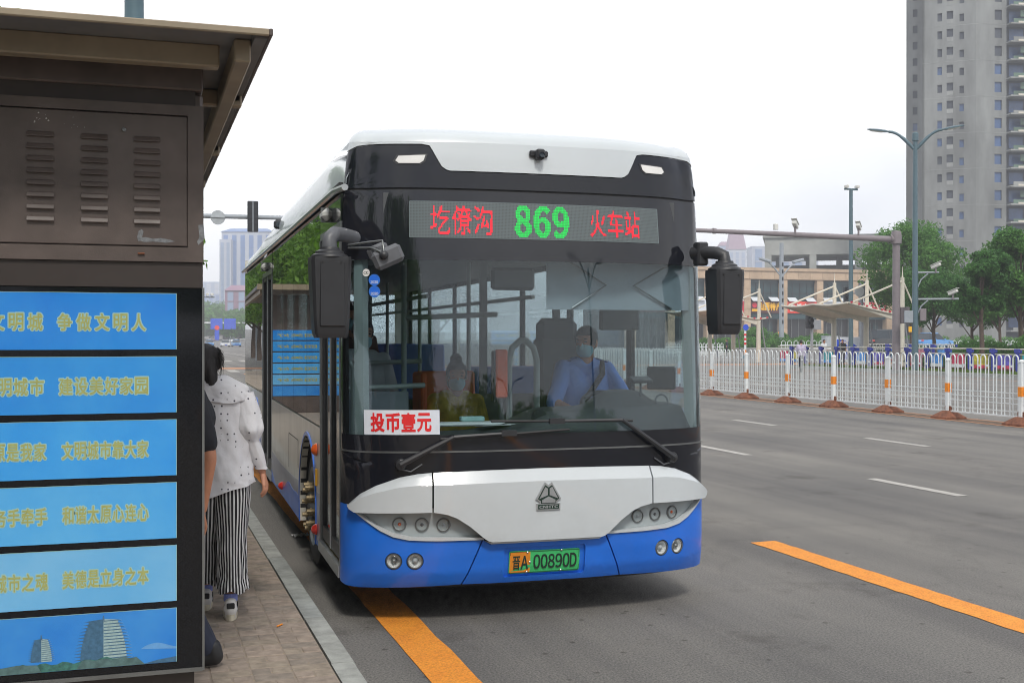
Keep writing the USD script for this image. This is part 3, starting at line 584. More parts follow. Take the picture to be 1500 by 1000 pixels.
for s in (-1, 1):
    lamp('headlight', s * 0.935, 0.640, -0.020, 0.036, 'amber', 'round turn lamp with an amber bulb')
    lamp('headlight', s * 0.793, 0.636, -0.020, 0.036, 'dark', 'round grey main beam lamp')
    lamp('headlight', s * 0.657, 0.632, -0.020, 0.036, 'clear', 'round clear dipped beam lamp')
    lamp('fog_light', s * 0.968, 0.412, -0.004, 0.042, 'ring', None); lamp('fog_light', s * 0.835, 0.412, -0.004, 0.042, 'clear', None)
    mk = [(s * 0.765, 2.962), (s * 0.94, 2.955), (s * 0.958, 2.925), (s * 0.935, 2.908), (s * 0.80, 2.908), (s * 0.775, 2.925)]
    mk = mk if s < 0 else mk[::-1]
    if s > 0: mk = [(-x, z) for x, z in [(-0.765, 2.962), (-0.94, 2.955), (-0.958, 2.925), (-0.935, 2.908), (-0.80, 2.908), (-0.775, 2.925)]][::-1]
    a = fpart('marker_lamp', [[(s * 0.85 + (x - s * 0.85) * 1.16, 2.936 + (z - 2.936) * 1.30) for x, z in mk]], -0.004, 0.007, 'plastic_black')
    fpart('lens', [mk], 0.0, 0.011, 'paper', parent=a)

# --- emblem, plate
em = fpart('emblem', [[(-0.078, 0.716), (0.078, 0.716), (0.078, 0.757), (0.060, 0.757), (0.060, 0.770), (0.084, 0.785), (0.022, 0.890), (0.0, 0.872), (-0.022, 0.890), (-0.084, 0.785), (-0.060, 0.770), (-0.060, 0.757), (-0.078, 0.757)]], 0.05, 0.068, 'silver', ref=0.1, smooth=False)
fpart('emblem_field', [[(-0.069, 0.722), (0.069, 0.722), (0.069, 0.751), (-0.069, 0.751)]], 0.06, 0.070, 'plate_ink', ref=0.1, parent=em, smooth=False)
fpart('emblem_field', [[(-0.071, 0.787), (-0.022, 0.874), (0.0, 0.858), (0.022, 0.874), (0.071, 0.787), (0.050, 0.772), (0.050, 0.757), (-0.050, 0.757), (-0.050, 0.772)]], 0.06, 0.070, 'plate_ink', ref=0.1, parent=em, smooth=False)
for q in ([(-0.062, 0.788), (-0.023, 0.862), (-0.006, 0.851), (-0.006, 0.810)], [(0.062, 0.788), (0.006, 0.810), (0.006, 0.851), (0.023, 0.862)], [(-0.044, 0.762), (0.044, 0.762), (0.044, 0.780), (0.0, 0.802), (-0.044, 0.780)]):
    fpart('emblem_facet', [q if np.cross(np.subtract(q[1], q[0]), np.subtract(q[2], q[1])) > 0 else q[::-1]], 0.064, 0.073, 'silver', ref=0.2, parent=em, smooth=False)
def ftext(name, s, t0, z0, w, hgt, h, mat, parent, stroke=1, d=0.002):
    m = text_solid(text(s, w, hgt, stroke), d); v = np.asarray(m.vertices)
    return obj(name, trimesh.Trimesh(fm(t0 + v[:, 0], z0 + v[:, 1], h + v[:, 2]), m.faces, process=False), mat, parent)
ftext('lettering', 'CNHTC', -0.063, 0.7275, 0.126, 0.017, 0.069, 'silver', em, stroke=2)
pl = fpart('number_plate', [rrect(-0.236, 0.305, 0.236, 0.451, 0.012)], -0.012, 0.0, 'plate_green', ref=0.1, label='green and orange registration plate')
fpart('plate_band', [rrect(-0.232, 0.309, -0.098, 0.447, 0.008)], -0.004, 0.0015, 'plate_orange', ref=0.1, parent=pl)
for r_ in (rect(-0.232, 0.444, 0.232, 0.447), rect(-0.232, 0.309, 0.232, 0.312), rect(-0.232, 0.312, -0.229, 0.444), rect(0.229, 0.312, 0.232, 0.444)):
    fpart('plate_border', [r_], -0.004, 0.0025, 'plate_ink', ref=0.3, parent=pl)
ftext('lettering', '晋A', -0.216, 0.332, 0.108, 0.088, 0.0, 'plate_ink', pl, stroke=1, d=0.0025)
ftext('lettering', '00890D', -0.078, 0.332, 0.296, 0.092, 0.0, 'plate_ink', pl, stroke=1, d=0.0025)
for tx, tz in ((-0.118, 0.442), (0.11, 0.446), (-0.118, 0.314), (0.11, 0.316), (-0.10, 0.378)):
    obj('plate_bolt', put(lathe_m([(0.008, 0.0), (0.008, 0.003), (0.005, 0.006), (0.001, 0.007)], 10), tx, tz, 0.001), 'chrome', pl, smooth=True)

# --- destination sign: a dark dot panel with lit dots
ds = fpart('destination_sign', [rrect(-0.858, 2.434, 0.872, 2.668, 0.006)], -0.004, 0.003, 'led_off', label='dot matrix destination sign with red and green characters')
def led(s, t0, t1, z0, z1, nx, ny, mat, stroke=0):
    cw = (t1 - t0) / len(s); mb = MB()
    for i, ch in enumerate(s):
        im = Image.new('L', (96, 112)); ImageDraw.Draw(im).text((14, 4), ch, 255, _font, stroke_width=stroke)
        im = im.crop(im.getbbox()).resize((nx, ny), Image.BOX); A = np.asarray(im)
        for (r_, c_) in zip(*np.nonzero(A > 92)):
            t = t0 + i * cw + (c_ + 0.5) / nx * cw * 0.9; z = z1 - (r_ + 0.5) / ny * (z1 - z0); e = 0.0042
            p = fm([t - e, t + e, t + e, t - e], [z - e, z - e, z + e, z + e], 0.0045); mb.add(p, [[0, 1, 2, 3]])
    return obj('lettering', mb, mat, ds)
led('圪僚沟', -0.722, -0.305, 2.455, 2.640, 15, 21, 'led_red')
led('869', -0.172, 0.218, 2.447, 2.652, 12, 20, 'led_green', 2)
led('火车站', 0.352, 0.735, 2.462, 2.640, 14, 20, 'led_red')
gq = MB()
for z in np.arange(2.442, 2.664, 0.0095):
    for t in np.arange(-0.85, 0.866, 0.0095):
        p = fm([t - .0028, t + .0028, t + .0028, t - .0028], [z - .0028, z - .0028, z + .0028, z + .0028], 0.0035); gq.add(p, [[0, 1, 2, 3]])
obj('dot_grid', gq, 'cabin_dark', ds, kind='stuff')

# --- fare sign and stickers on the glass
fs = fpart('fare_sign', [rect(-1.158, 1.200, -0.682, 1.352)], 0.001, 0.004, 'sign_white', ref=0.08, label='white sign with four red characters')
ftext('lettering', '投币壹元', -1.118, 1.217, 0.388, 0.118, 0.0035, 'sign_red', fs, stroke=2)
for z in (2.165, 2.092):
    a = fpart('inspection_sticker', [circ(-1.078, z, 0.037, 24)], 0.001, 0.003, 'sticker_blue', ref=0.05, label='round blue inspection sticker')
    ftext('lettering', '2020', -1.103, z - 0.022, 0.05, 0.018, 0.003, 'sign_white', a, 1, 0.001)
    fpart('sticker_ring', [circ(-1.078, z, 0.034, 24), circ(-1.078, z, 0.031, 24)[::-1]], 0.002, 0.004, 'ad_sky', ref=0.05, parent=a)
a = fpart('round_sticker', [circ(-1.132, 2.212, 0.024, 18)], 0.001, 0.003, 'paper', ref=0.05)
ftext('lettering', 'CC', -1.150, 2.203, 0.036, 0.018, 0.003, 'plate_ink', a, 1, 0.001)

# --- wipers
def wiper(piv, elbow, b0, b1, grip):
    w = obj('wiper', MB().tube([fm(*piv, 0.05), fm(*elbow, 0.045)], [0.021, 0.013], 8), 'plastic_black', bus, smooth=40)
    obj('wiper_pivot', MB().tm(put(lathe_m([(0.036, -0.02), (0.036, 0.04), (0.028, 0.055), (0.001, 0.06)], 16), piv[0], piv[1], 0.0)), 'plastic_black', w, smooth=30)
    obj('wiper_blade', MB().tube([fm(b0[0] + (b1[0] - b0[0]) * k, b0[1] + (b1[1] - b0[1]) * k, 0.018) for k in np.linspace(0, 1, 9)], 0.0085, 6), 'rubber', w)
    obj('wiper_arm_tip', MB().tube([fm(*elbow, 0.045), fm(*grip, 0.035)], [0.012, 0.010], 6), 'plastic_black', w)
    m = MB(); p, r, u, o = frame_at(grip[0], grip[1], 0.03); m.box(p, (0.10, 0.03, 0.034)); obj('wiper_clip', m, 'plastic_black', w)
    obj('wiper_hose', MB().tube([fm(piv[0], piv[1] - .03, .03), fm(piv[0] + .06 * np.sign(-piv[0]), piv[1] - .045, .02), fm(piv[0] + .13 * np.sign(-piv[0]), piv[1] + 0.0, .012)], 0.005, 6), 'plastic_grey', w, smooth=True)
wiper((-0.922, 1.018), (-0.60, 1.186), (-0.68, 1.172), (0.155, 1.216), (-0.25, 1.203))
wiper((0.895, 1.012), (0.515, 1.270), (0.60, 1.262), (-0.36, 1.278), (0.07, 1.272))

# --- camera on the cap, mirrors
fc = obj('front_camera', MB().rbox(fm(0.0, 2.985, 0.045), (0.058, 0.07, 0.066), 0.01), 'plastic_black', bus)
obj('camera_bracket', MB().rbox(fm(0.0, 2.992, 0.025), (0.125, 0.025, 0.042), 0.008), 'plastic_black', fc)
obj('camera_lens', put(lathe_m([(0.018, 0.0), (0.018, 0.012), (0.012, 0.006), (0.001, 0.005)], 14), 0.004, 2.978, 0.08), 'car_glass', fc, smooth=25)
def mirror(x, y, z0, z1, w, side, arm):
    c = []
    for k, (zz, sw, sy) in enumerate(((z1, 1.0, 1.0), (z1 - 0.03, 1.02, 1.02), (z0 + 0.10, 0.90, 0.95), (z0 + 0.03, 0.85, 0.9), (z0, 0.76, 0.8))):
        c += [(x + sx * w / 2 * sw - (0.02 * side * (1 - sw)), y + sy2 * 0.085 * sy, zz) for sx in (-1, 1) for sy2 in (-1, 1)]
        c += [(x + sx * (w / 2 - 0.02) * sw, y + sy2 * 0.10 * sy, zz) for sx in (-1, 1) for sy2 in (-1, 1)]
    hsg = obj('wing_mirror', MB().hull(c), 'plastic_black', bus, smooth=28, label='black wing mirror housing on the kerb side' if side < 0 else 'black wing mirror housing on the road side')
    a, b = (x - 0.30 * w, x + 0.34 * w)
    obj('mirror_panel', MB().rbox(((a + b) / 2, y - 0.0965, (z0 + z1) / 2 + 0.02), (b - a, 0.014, (z1 - z0) * 0.80), 0.006), 'plastic_black', hsg)
    obj('mirror_collar', MB().lathe([(0.112, z1 + 0.0), (0.108, z1 + 0.012), (0.088, z1 + 0.022), (0.085, z1 + 0.034), (0.062, z1 + 0.046), (0.058, z1 + 0.06)], (x, y, 0), 22), 'plastic_black', hsg, smooth=25)
    for dx in (-0.055, 0.055): obj('mirror_screw', MB().cyl((x + dx, y - 0.108, z1 - 0.035), (x + dx, y - 0.095, z1 - 0.035), 0.007, n=8), 'rubber', hsg)
    obj('mirror_arm', MB().tube(arm, [0.044] * (len(arm) - 1) + [0.046], 14), 'plastic_grey' if side < 0 else 'plastic_black', hsg, smooth=True)
    obj('mirror_glass', MB().box((x, y + 0.088, (z0 + z1) / 2), (w * 0.72, 0.006, (z1 - z0) * 0.74)), 'chrome', hsg)
    return hsg
mirror(-1.372, -0.02, 1.80, 2.285, 0.235, -1, [(-1.18, 0.26, 2.43), (-1.27, 0.12, 2.435), (-1.34, 0.0, 2.43), (-1.372, -0.02, 2.40), (-1.372, -0.02, 2.34)])
rm = mirror(1.272, 0.03, 1.825, 2.255, 0.198, 1, [(1.13, 0.22, 2.375), (1.18, 0.14, 2.38), (1.235, 0.07, 2.372), (1.268, 0.035, 2.35), (1.272, 0.03, 2.30)])
obj('mirror_bracket', MB().rbox((1.165, 0.17, 2.37), (0.08, 0.09, 0.16), 0.012), 'plastic_black', rm)
ks = obj('kerb_mirror', MB().tm(remap(cham((0.19, 0.05, 0.115), 0.022), lambda v: np.asarray(v) @ rot('y', -0.42).T + (-1.045, -0.17, 2.285))), 'plastic_grey', bus, smooth=30, label='small tilted grey mirror reaching over the windshield')
obj('mirror_back', MB().tm(remap(cham((0.13, 0.04, 0.09), 0.02), lambda v: np.asarray(v) @ rot('y', -0.42).T + (-1.095, -0.13, 2.318))), 'plastic_grey', ks, smooth=30)
obj('mirror_joint', MB().tm(trimesh.creation.icosphere(2, 0.028).apply_translation((-1.075, -0.205, 2.292))), 'plastic_black', ks, smooth=True)
obj('mirror_rod', MB().tube([(-1.26, -0.03, 2.36), (-1.15, -0.15, 2.372), (-1.085, -0.21, 2.378), (-1.075, -0.215, 2.30)], 0.0075, 7), 'silver_dark', ks, smooth=True)
obj('mirror_rod', MB().tube([(-1.26, -0.03, 2.342), (-1.14, -0.16, 2.338), (-1.09, -0.2, 2.31)], 0.0075, 7), 'silver_dark', ks, smooth=True)

# --- sides, roof, rear
L = 10.40; SK = 0.275; WB = 1.145
FA, RA = (2.25, 0.46, 0.57), (7.90, 0.46, 0.57)       # wheel arches: y, z, radius
def arch_cut(lo, hi, arch, n=20):
    """the skirt's lower edge from lo to hi with a wheel arch in it"""
    y, z, r = arch; a0 = math.asin(min(1, (z - SK) / r)); w = r * math.cos(a0)
    return [(lo, SK), (y - w, SK)] + [(y - r * math.cos(a), z + r * math.sin(a)) for a in np.linspace(-a0, PI + a0, n)] + [(y + w, SK), (hi, SK)]
def cut(y): return y
def side_panel(x0, x1):
    out = []
    out.append(('front', arch_cut(1.475, 5.62, FA) + [(5.62, WB - 0.004), (1.475, WB)]))
    out.append(('rear', arch_cut(6.98, L, RA) + [(L, WB), (6.98, WB)]))
    return out
for tag_, poly in side_panel(0, 0): obj('side_panel', yz_panel([poly], -1.20, -1.25), 'bus_white_side', bus)
def lower(lo, hi, arch, edge):
    low = arch_cut(lo, hi, arch); ys = np.linspace(hi, lo, 60); top = [(yy, edge(yy)) for yy in ys]
    from shapely.geometry import Polygon
    g = Polygon(low + [(hi, WB), (lo, WB)]).intersection(Polygon([(lo, 0), (hi, 0)] + top)); return [g] if g.geom_type == 'Polygon' else list(g.geoms)
e1 = lambda y: 0.60 + 0.03 * math.sin(y * 1.1) + 0.05 * max(0, (2.2 - y))
e2 = lambda y: 0.40 + 0.085 * math.sin(y * 2.0 + 1.0) + 0.02 * math.sin(y * 7)
for lo, hi, arch in ((1.475, 5.62, FA), (6.98, L, RA)):
    for e, mt, dx in ((e1, 'bus_lilac', 0.0015), (e2, 'bus_blue', 0.003)):
        for p in polys_of(lower(lo, hi, arch, e)): obj('livery_band', yz_panel(p, -1.2502, -1.2502 - dx), mt, bus)
obj('side_panel', yz_panel([arch_cut(0.45, 9.0, FA)[:-1] + arch_cut(5.0, L, RA)[1:] + [(L, WB), (0.45, WB)]], 1.20, 1.25), 'bus_white_side', bus)
obj('livery_band', yz_panel([[(0.45, SK + .01), (1.6, SK + .01), (1.6, 0.74), (0.45, 0.74)]], 1.2502, 1.2535), 'bus_blue', bus)
for arch in (FA, RA):     # arch lip and dark well
    y, z, r = arch; a0 = math.asin((z - SK) / r); aa = np.linspace(-a0, PI + a0, 24)
    mb = MB(); pts = []
    for a in aa: pts.append([(-1.258, y - r * math.cos(a), z + r * math.sin(a)), (-1.258, y - (r + .03) * math.cos(a), z + (r + .03) * math.sin(a)), (-1.249, y - (r + .032) * math.cos(a), z + (r + .032) * math.sin(a))])
    v, f = grid(pts); obj('arch_lip', MB().add(v, f), 'bus_blue', bus, smooth=30)
    for sx in (-1, 1):
        pts = [[(sx * x, y - r * math.cos(a), z + r * math.sin(a)) for x in (1.245, 0.72)] for a in aa]
        obj('wheel_well', MB().add(*grid(pts)).add([(sx * 0.72, y - r, SK), (sx * 0.72, y + r, SK), (sx * 0.72, y + r, z + r), (sx * 0.72, y - r, z + r)], [[0, 1, 2, 3]]), 'rubber', bus)
obj('underbody', MB().span((-1.18, 0.5, 0.28), (1.18, FA[0] - FA[2] - 0.02, 0.36)).span((-1.18, FA[0] + FA[2] + .02, 0.28), (1.18, RA[0] - RA[2] - .02, 0.36)).span((-1.18, RA[0] + RA[2] + .02, 0.28), (1.18, L - .05, 0.36)).span((-0.7, 1.2, 0.30), (0.7, 9.4, 0.37)), 'rubber', bus)
for sx in (-1, 1):
    for arch in (FA, RA):
        xo = sx * 1.205; y = arch[0]
        wh = obj('wheel', MB().lathe([(0.30, -0.13), (0.40, -0.14), (0.455, -0.12), (0.47, -0.06), (0.47, 0.06), (0.455, 0.12), (0.40, 0.14), (0.30, 0.13)], (xo - sx * 0.14, y, 0.47), 40, 'x'), 'rubber', bus, smooth=30)
        if sx < 0:
            obj('rim', MB().lathe([(0.31, 0.12), (0.29, 0.10), (0.26, 0.06), (0.20, 0.055), (0.17, 0.03), (0.12, 0.02), (0.001, 0.02)], (0, 0, 0), 32, 'x'), 'silver_dark', wh, smooth=30) if False else obj('rim', trimesh.Trimesh(MB().lathe([(0.31, -0.115), (0.285, -0.10), (0.25, -0.02), (0.20, -0.01), (0.165, -0.05), (0.10, -0.055), (0.001, -0.055)], (0, 0, 0), 32, 'x').mesh().vertices + np.array([xo + 0.14 - 0.03, y, 0.47]), MB().lathe([(0.31, -0.115), (0.285, -0.10), (0.25, -0.02), (0.20, -0.01), (0.165, -0.05), (0.10, -0.055), (0.001, -0.055)], (0, 0, 0), 32, 'x').mesh().faces, process=False), 'silver_dark', wh, smooth=30)
            for k in range(10):
                a = 2 * PI * k / 10 + 0.1; c_ = (y + 0.17 * math.cos(a), 0.47 + 0.17 * math.sin(a))
                obj('lug_nut', MB().cyl((-1.16, *c_), (-1.275, *c_), 0.019, 0.017, 8).cyl((-1.235, *c_), (-1.25, *c_), 0.026, n=8), 'brass', wh)
# gutter, cant rail, fairing, roof
for sx in (-1, 1):
    obj('gutter_rail', MB().tube([(sx * 1.245, 0.22 if sx < 0 else 1.6, 2.742), (sx * 1.272, 0.50 if sx < 0 else 1.9, 2.75), (sx * 1.272, 5, 2.757), (sx * 1.272, L, 2.772)], 0.022, 8), 'silver', bus, smooth=40)
    obj('gutter_seal', MB().span((sx * 1.235, 0.36 if sx < 0 else 1.7, 2.768), (sx * 1.262, L, 2.790)), 'rubber', bus)
    prof = [(1.248, 2.785), (1.246, 2.88), (1.232, 2.98), (1.20, 3.05), (1.13, 3.10), (0.98, 3.135)]
    rows = []
    for y, k, top in ((0.36, 0.974, -0.235), (0.55, 0.982, -0.13), (0.85, 0.99, -0.055), (1.3, 1.0, 0.0), (4.5, 1.0, -0.03), (5.0, 1.0, -0.035), (7.4, 1.0, -0.10), (8.0, 1.0, -0.14), (9.6, 1, -0.15), (10.1, 1, -0.17), (L, 0.97, -0.22)):
        rows.append([(sx * x * k, y, 2.785 + (z - 2.785) * (1 + top / 0.35)) for x, z in prof])
    v, f = grid(rows); obj('roof_fairing', (v, f if sx < 0 else f[:, ::-1]), 'bus_white', bus, smooth=25)
obj('roof', MB().add(*grid([[(-0.98, y, 3.135 + t * 1.0), (0, y, 3.15 + t * 1.0), (0.98, y, 3.135 + t * 1.0)] for y, t in ((0.6, 0), (4.5, -.03), (7.4, -.10), (8.0, -.14), (9.6, -.15), (L, -.22))])), 'bus_white', bus, smooth=True)
for y0 in (4.6, 6.9):
    obj('roof_pod', MB().tm(remap(cham((2.24, 1.7, 0.16), 0.06), lambda v: np.asarray(v) + (0, y0 + 0.85, 3.09 - 0.02 * (y0 - 4)))), 'bus_white', bus, smooth=35)
obj('rear_panel', MB().span((-1.24, L - 0.03, 0.30), (1.24, L, 1.3)).span((-1.24, L - 0.03, 2.45), (1.24, L, 2.93)).span((-1.24, L - .03, 1.3), (-0.98, L, 2.45)).span((0.98, L - .03, 1.3), (1.24, L, 2.45)), 'bus_white_side', bus)
# glass on both sides, with posts behind it
GZ0, GZ1 = WB + 0.012, 2.728
lefts = [(1.50, 2.36), (2.37, 3.42), (3.43, 4.47), (4.48, 5.60), (7.0, 7.95), (7.96, 9.1), (9.11, 10.34)]
for i, (a, b) in enumerate(lefts):
    w = obj('side_window', yz_panel([rect(a, GZ0, b, GZ1)], -1.236, -1.244), 'side_glass', bus)
    obj('window_post', MB().span((-1.232, b - 0.045, GZ0), (-1.20, b + 0.045, 2.5)), 'plastic_black', w)
    obj('window_band', MB().span((-1.232, a, 2.50), (-1.215, b, GZ1)), 'frit', w)
    obj('window_sill', MB().span((-1.235, a, GZ0), (-1.21, b, GZ0 + 0.05)), 'plastic_black', w)
    if i in (0, 3, 4): obj('sliding_frame', MB().span((-1.234, a + 0.04, 2.02), (-1.222, b - 0.05, 2.05)).span((-1.234, (a + b) / 2 - .02, 2.05), (-1.222, (a + b) / 2 + .02, 2.5)), 'plastic_black', w)
for i, (a, b) in enumerate([(0.46, 1.55), (1.56, 3.0), (3.01, 4.5), (4.51, 6.0), (6.01, 7.5), (7.51, 9.0), (9.01, 10.34)]):
    w = obj('side_window', yz_panel([rect(a, GZ0, b, GZ1)], 1.236, 1.244), 'clear_glass', bus)
    obj('window_post', MB().span((1.20, b - 0.05, GZ0), (1.232, b + 0.05, 2.5)), 'plastic_black', w)
    obj('window_band', MB().span((1.215, a, 2.45), (1.232, b, GZ1)), 'frit', w)
    obj('window_sill', MB().span((1.21, a, GZ0), (1.235, b, GZ0 + 0.06)), 'plastic_black', w)
w = obj('rear_window', MB().span((-0.98, L - 0.02, 1.3), (0.98, L - 0.012, 2.45)), 'clear_glass', bus)
def door(y0, y1, leaves, label):
    zb, zt = 0.36, 2.50
    d = obj('door', MB().span((-1.245, y0, zt), (-1.205, y1, zt + 0.05)).span((-1.25, y0, SK), (-1.20, y0 + 0.035, zt)).span((-1.25, y1 - 0.035, SK), (-1.20, y1, zt)), 'silver_dark', bus, label=label)
    obj('door_header', MB().span((-1.245, y0, zt + 0.05), (-1.21, y1, GZ1)), 'frit', d)
    obj('door_sill', MB().span((-1.262, y0, SK - 0.01), (-1.19, y1, SK + 0.065)), 'silver', d)
    obj('step_edge', MB().span((-1.215, y0 + 0.04, SK + 0.066), (-1.13, y1 - 0.04, SK + 0.09)), 'door_yellow', d)
    ww = (y1 - y0 - 0.07) / leaves
    for k in range(leaves):
        a = y0 + 0.035 + k * ww + 0.004; b = a + ww - 0.008
        lf = obj('door_leaf', yz_panel([rect(a, zb, b, zt - 0.004), rect(a + 0.038, zb + 0.09, b - 0.038, zt - 0.05)], -1.205, -1.236), 'plastic_black', d)
        obj('door_glass', yz_panel([rect(a + 0.036, zb + 0.088, b - 0.036, zt - 0.048)], -1.215, -1.221), 'side_glass', lf)
        obj('door_edge', MB().span((-1.244, a - 0.003, zb), (-1.236, a + 0.012, zt - 0.01)), 'silver', lf)
        obj('door_rail', MB().tube([(-1.17, a + 0.07, 0.8), (-1.15, a + 0.07, 0.85), (-1.15, a + 0.07, 1.6), (-1.17, a + 0.07, 1.65)], 0.014, 8), 'rail_grey', lf, smooth=True)
        obj('door_hinge', MB().span((-1.20, a + .02, 0.44), (-1.14, a + 0.16, 0.50)).span((-1.20, a + .05, 0.56), (-1.14, a + .11, 0.66)), 'rubber', lf)
    return d
door(0.415, 1.465, 2, 'front entrance door with two glazed leaves')
door(5.64, 6.97, 2, 'middle exit door with two glazed leaves')
for y, z in ((0.90, 2.635), (6.30, 2.60)):
    a = obj('door_lamp', MB().rbox((-1.275, y, z), (0.07, 0.21, 0.085), 0.03), 'cam_white', bus, smooth=35)
    obj('lamp_bracket', MB().span((-1.31, y - .008, z - .05), (-1.24, y + .008, z + .05)), 'silver_dark', a)
a = obj('side_camera', MB().rbox((-1.24, 4.93, 2.95), (0.09, 0.09, 0.09), 0.02), 'plastic_black', bus)
obj('camera_lens', MB().cyl((-1.24, 4.87, 2.945), (-1.24, 4.90, 2.945), 0.03), 'car_glass', a)
for nm, y, z, r, mt in (('side_marker', 1.62, 0.975, 0.042, 'amber'), ('side_marker', 4.36, 0.375, 0.035, 'red_lens'), ('side_marker', 1.62, 0.385, 0.036, 'red_lens'), ('side_marker', 7.2, 0.40, 0.035, 'red_lens')):
    obj(nm, MB().lathe([(r * 1.15, -0.0), (r * 1.1, -0.01), (r * 0.8, -0.03), (r * 0.4, -0.04), (0.001, -0.042)], (-1.2535, y, z), 16, 'x'), mt, bus, smooth=True)
for y, z in ((1.62, 0.77), (7.25, 0.80)): obj('side_reflector', MB().rbox((-1.258, y, z), (0.016, 0.05, 0.13), 0.006), 'yellow_lens', bus)
obj('flap_line', MB().span((-1.2515, 2.95, 0.93), (-1.2495, 3.75, 0.937)).span((-1.2515, 2.95, 0.70), (-1.2495, 2.957, 0.93)).span((-1.2515, 3.743, 0.62), (-1.2495, 3.75, 0.93)), 'rubber', bus)

# --- inside
obj('floor', MB().span((-1.19, 0.35, 0.372), (1.19, L - .05, 0.395)), 'cabin_dark', bus)
obj('ceiling', MB().span((-1.19, 0.45, 2.50), (1.19, L - .05, 2.53)).span((-1.19, 0.45, 2.53), (-1.17, L - .05, 2.76)).span((1.17, 0.45, 2.53), (1.19, L - .05, 2.76)), 'cabin', bus)
obj('sign_housing', MB().span((-1.0, 0.24, 2.32), (1.0, 0.5, 2.72)), 'cabin_dark', bus)
for a in (1.5, 3.2, 4.9, 6.6, 8.3): obj('ceiling_lamp', MB().rbox((-0.55, a, 2.49), (0.14, 1.1, 0.03), 0.01), 'paper', bus)
# dashboard: low shelf on the left, high driver's binnacle on the right
rows = []
for t in np.linspace(-1.18, 1.18, 33):
    zt = np.interp(t, [-1.2, -0.45, -0.2, 0.05, 1.2], [1.17, 1.19, 1.22, 1.33, 1.355]); bump_ = 0.10 * math.exp(-((t - 0.76) / 0.26) ** 4)
    zz = [(1.10, 0.035, 0), (1.19, 0.05, 0), (zt - 0.02, 0.12, 0.1), (zt, 0.20, 0.5), (zt + 0.01 + bump_ * 0.8, 0.34, 1), (zt + bump_, 0.46, 1), (zt - 0.02 + bump_ * 0.7, 0.56, 1), (zt - 0.25, 0.60, 1), (0.5, 0.60, 1)]
    rows.append([fm(t, 1.15, -d) * (1, 1, 0) + (0, 0, z) for z, d, _ in zz])
obj('dashboard', grid(rows), 'dash', bus, smooth=35)
rows = []
for a in np.linspace(0, 2 * PI, 36, endpoint=False): rows.append([(0.74 + (0.20 + 0.02 * math.cos(b)) * math.cos(a), 0.78 + (0.20 + .02 * math.cos(b)) * math.sin(a) * 0.85, 1.36 + 0.02 * math.sin(b) + 0.1 * math.sin(a) * 0.9 - .05) for b in np.linspace(0, 2 * PI, 8, endpoint=False)])
rows.append(rows[0]); obj('steering_wheel', grid(rows, True), 'plastic_black', bus, smooth=True)
obj('dash_vent', MB().tube([(0.93 + 0.045 * math.cos(a), 0.29 + .01 * math.sin(a), 1.37 + 0.045 * math.sin(a)) for a in np.linspace(0, 2 * PI, 17)], 0.007, 6), 'plastic_grey', bus)
obj('dash_phone', MB().rbox((0.80, 0.35, 1.515), (0.15, 0.09, 0.025), 0.006, rx=0.3), 'plastic_black', bus)
obj('phone_stand', MB().cyl((0.80, 0.35, 1.36), (0.80, 0.35, 1.51), 0.008).lathe([(0.03, 1.36), (0.02, 1.38), (0.001, 1.385)], (0.80, 0.33, 0), 12), 'plastic_grey', bus)
obj('driver_screen', MB().rbox((1.02, 0.50, 1.52), (0.20, 0.04, 0.16), 0.01, rz=-0.5), 'plastic_black', bus)
obj('dash_camera', MB().hull([(-0.06, 0.13, 1.20), (0.06, 0.13, 1.20), (-0.045, 0.12, 1.31), (0.045, 0.12, 1.31), (-0.02, .12, 1.34), (.02, .12, 1.34), (-0.06, 0.2, 1.20), (0.06, 0.2, 1.20), (-0.03, 0.16, 1.33), (.03, .16, 1.33)]), 'plastic_black', bus)
obj('white_tray', MB().rbox((-0.42, 0.40, 1.235), (0.62, 0.16, 0.02), 0.008, rz=0.02), 'paper', bus)
obj('papers', MB().box((-0.28, 0.24, 1.232), (0.20, 0.14, 0.004), 0.12, rx=-0.1).box((-0.10, 0.26, 1.236), (0.18, 0.14, 0.004), -0.1, rx=-.1), 'paper', bus)
obj('green_box', MB().rbox((-0.36, 0.48, 1.262), (0.16, 0.07, 0.03), 0.006), 'cloth_mint', bus)
# sun blind with its folding arms
sb = obj('sun_blind', MB().box((0.62, 0.30, 2.155), (1.03, 0.006, 0.33)), 'visor', bus)
obj('blind_arm', MB().tube([(0.26, 0.285, 2.31), (0.52, 0.28, 2.155), (0.28, 0.285, 2.0)], 0.007, 6).tube([(1.0, 0.285, 2.31), (0.72, 0.28, 2.155), (1.0, 0.285, 2.0)], 0.007, 6), 'silver_dark', sb)
obj('rear_view_mirror', MB().rbox((-0.12, 0.33, 2.19), (0.30, 0.05, 0.15), 0.02), 'plastic_black', bus)
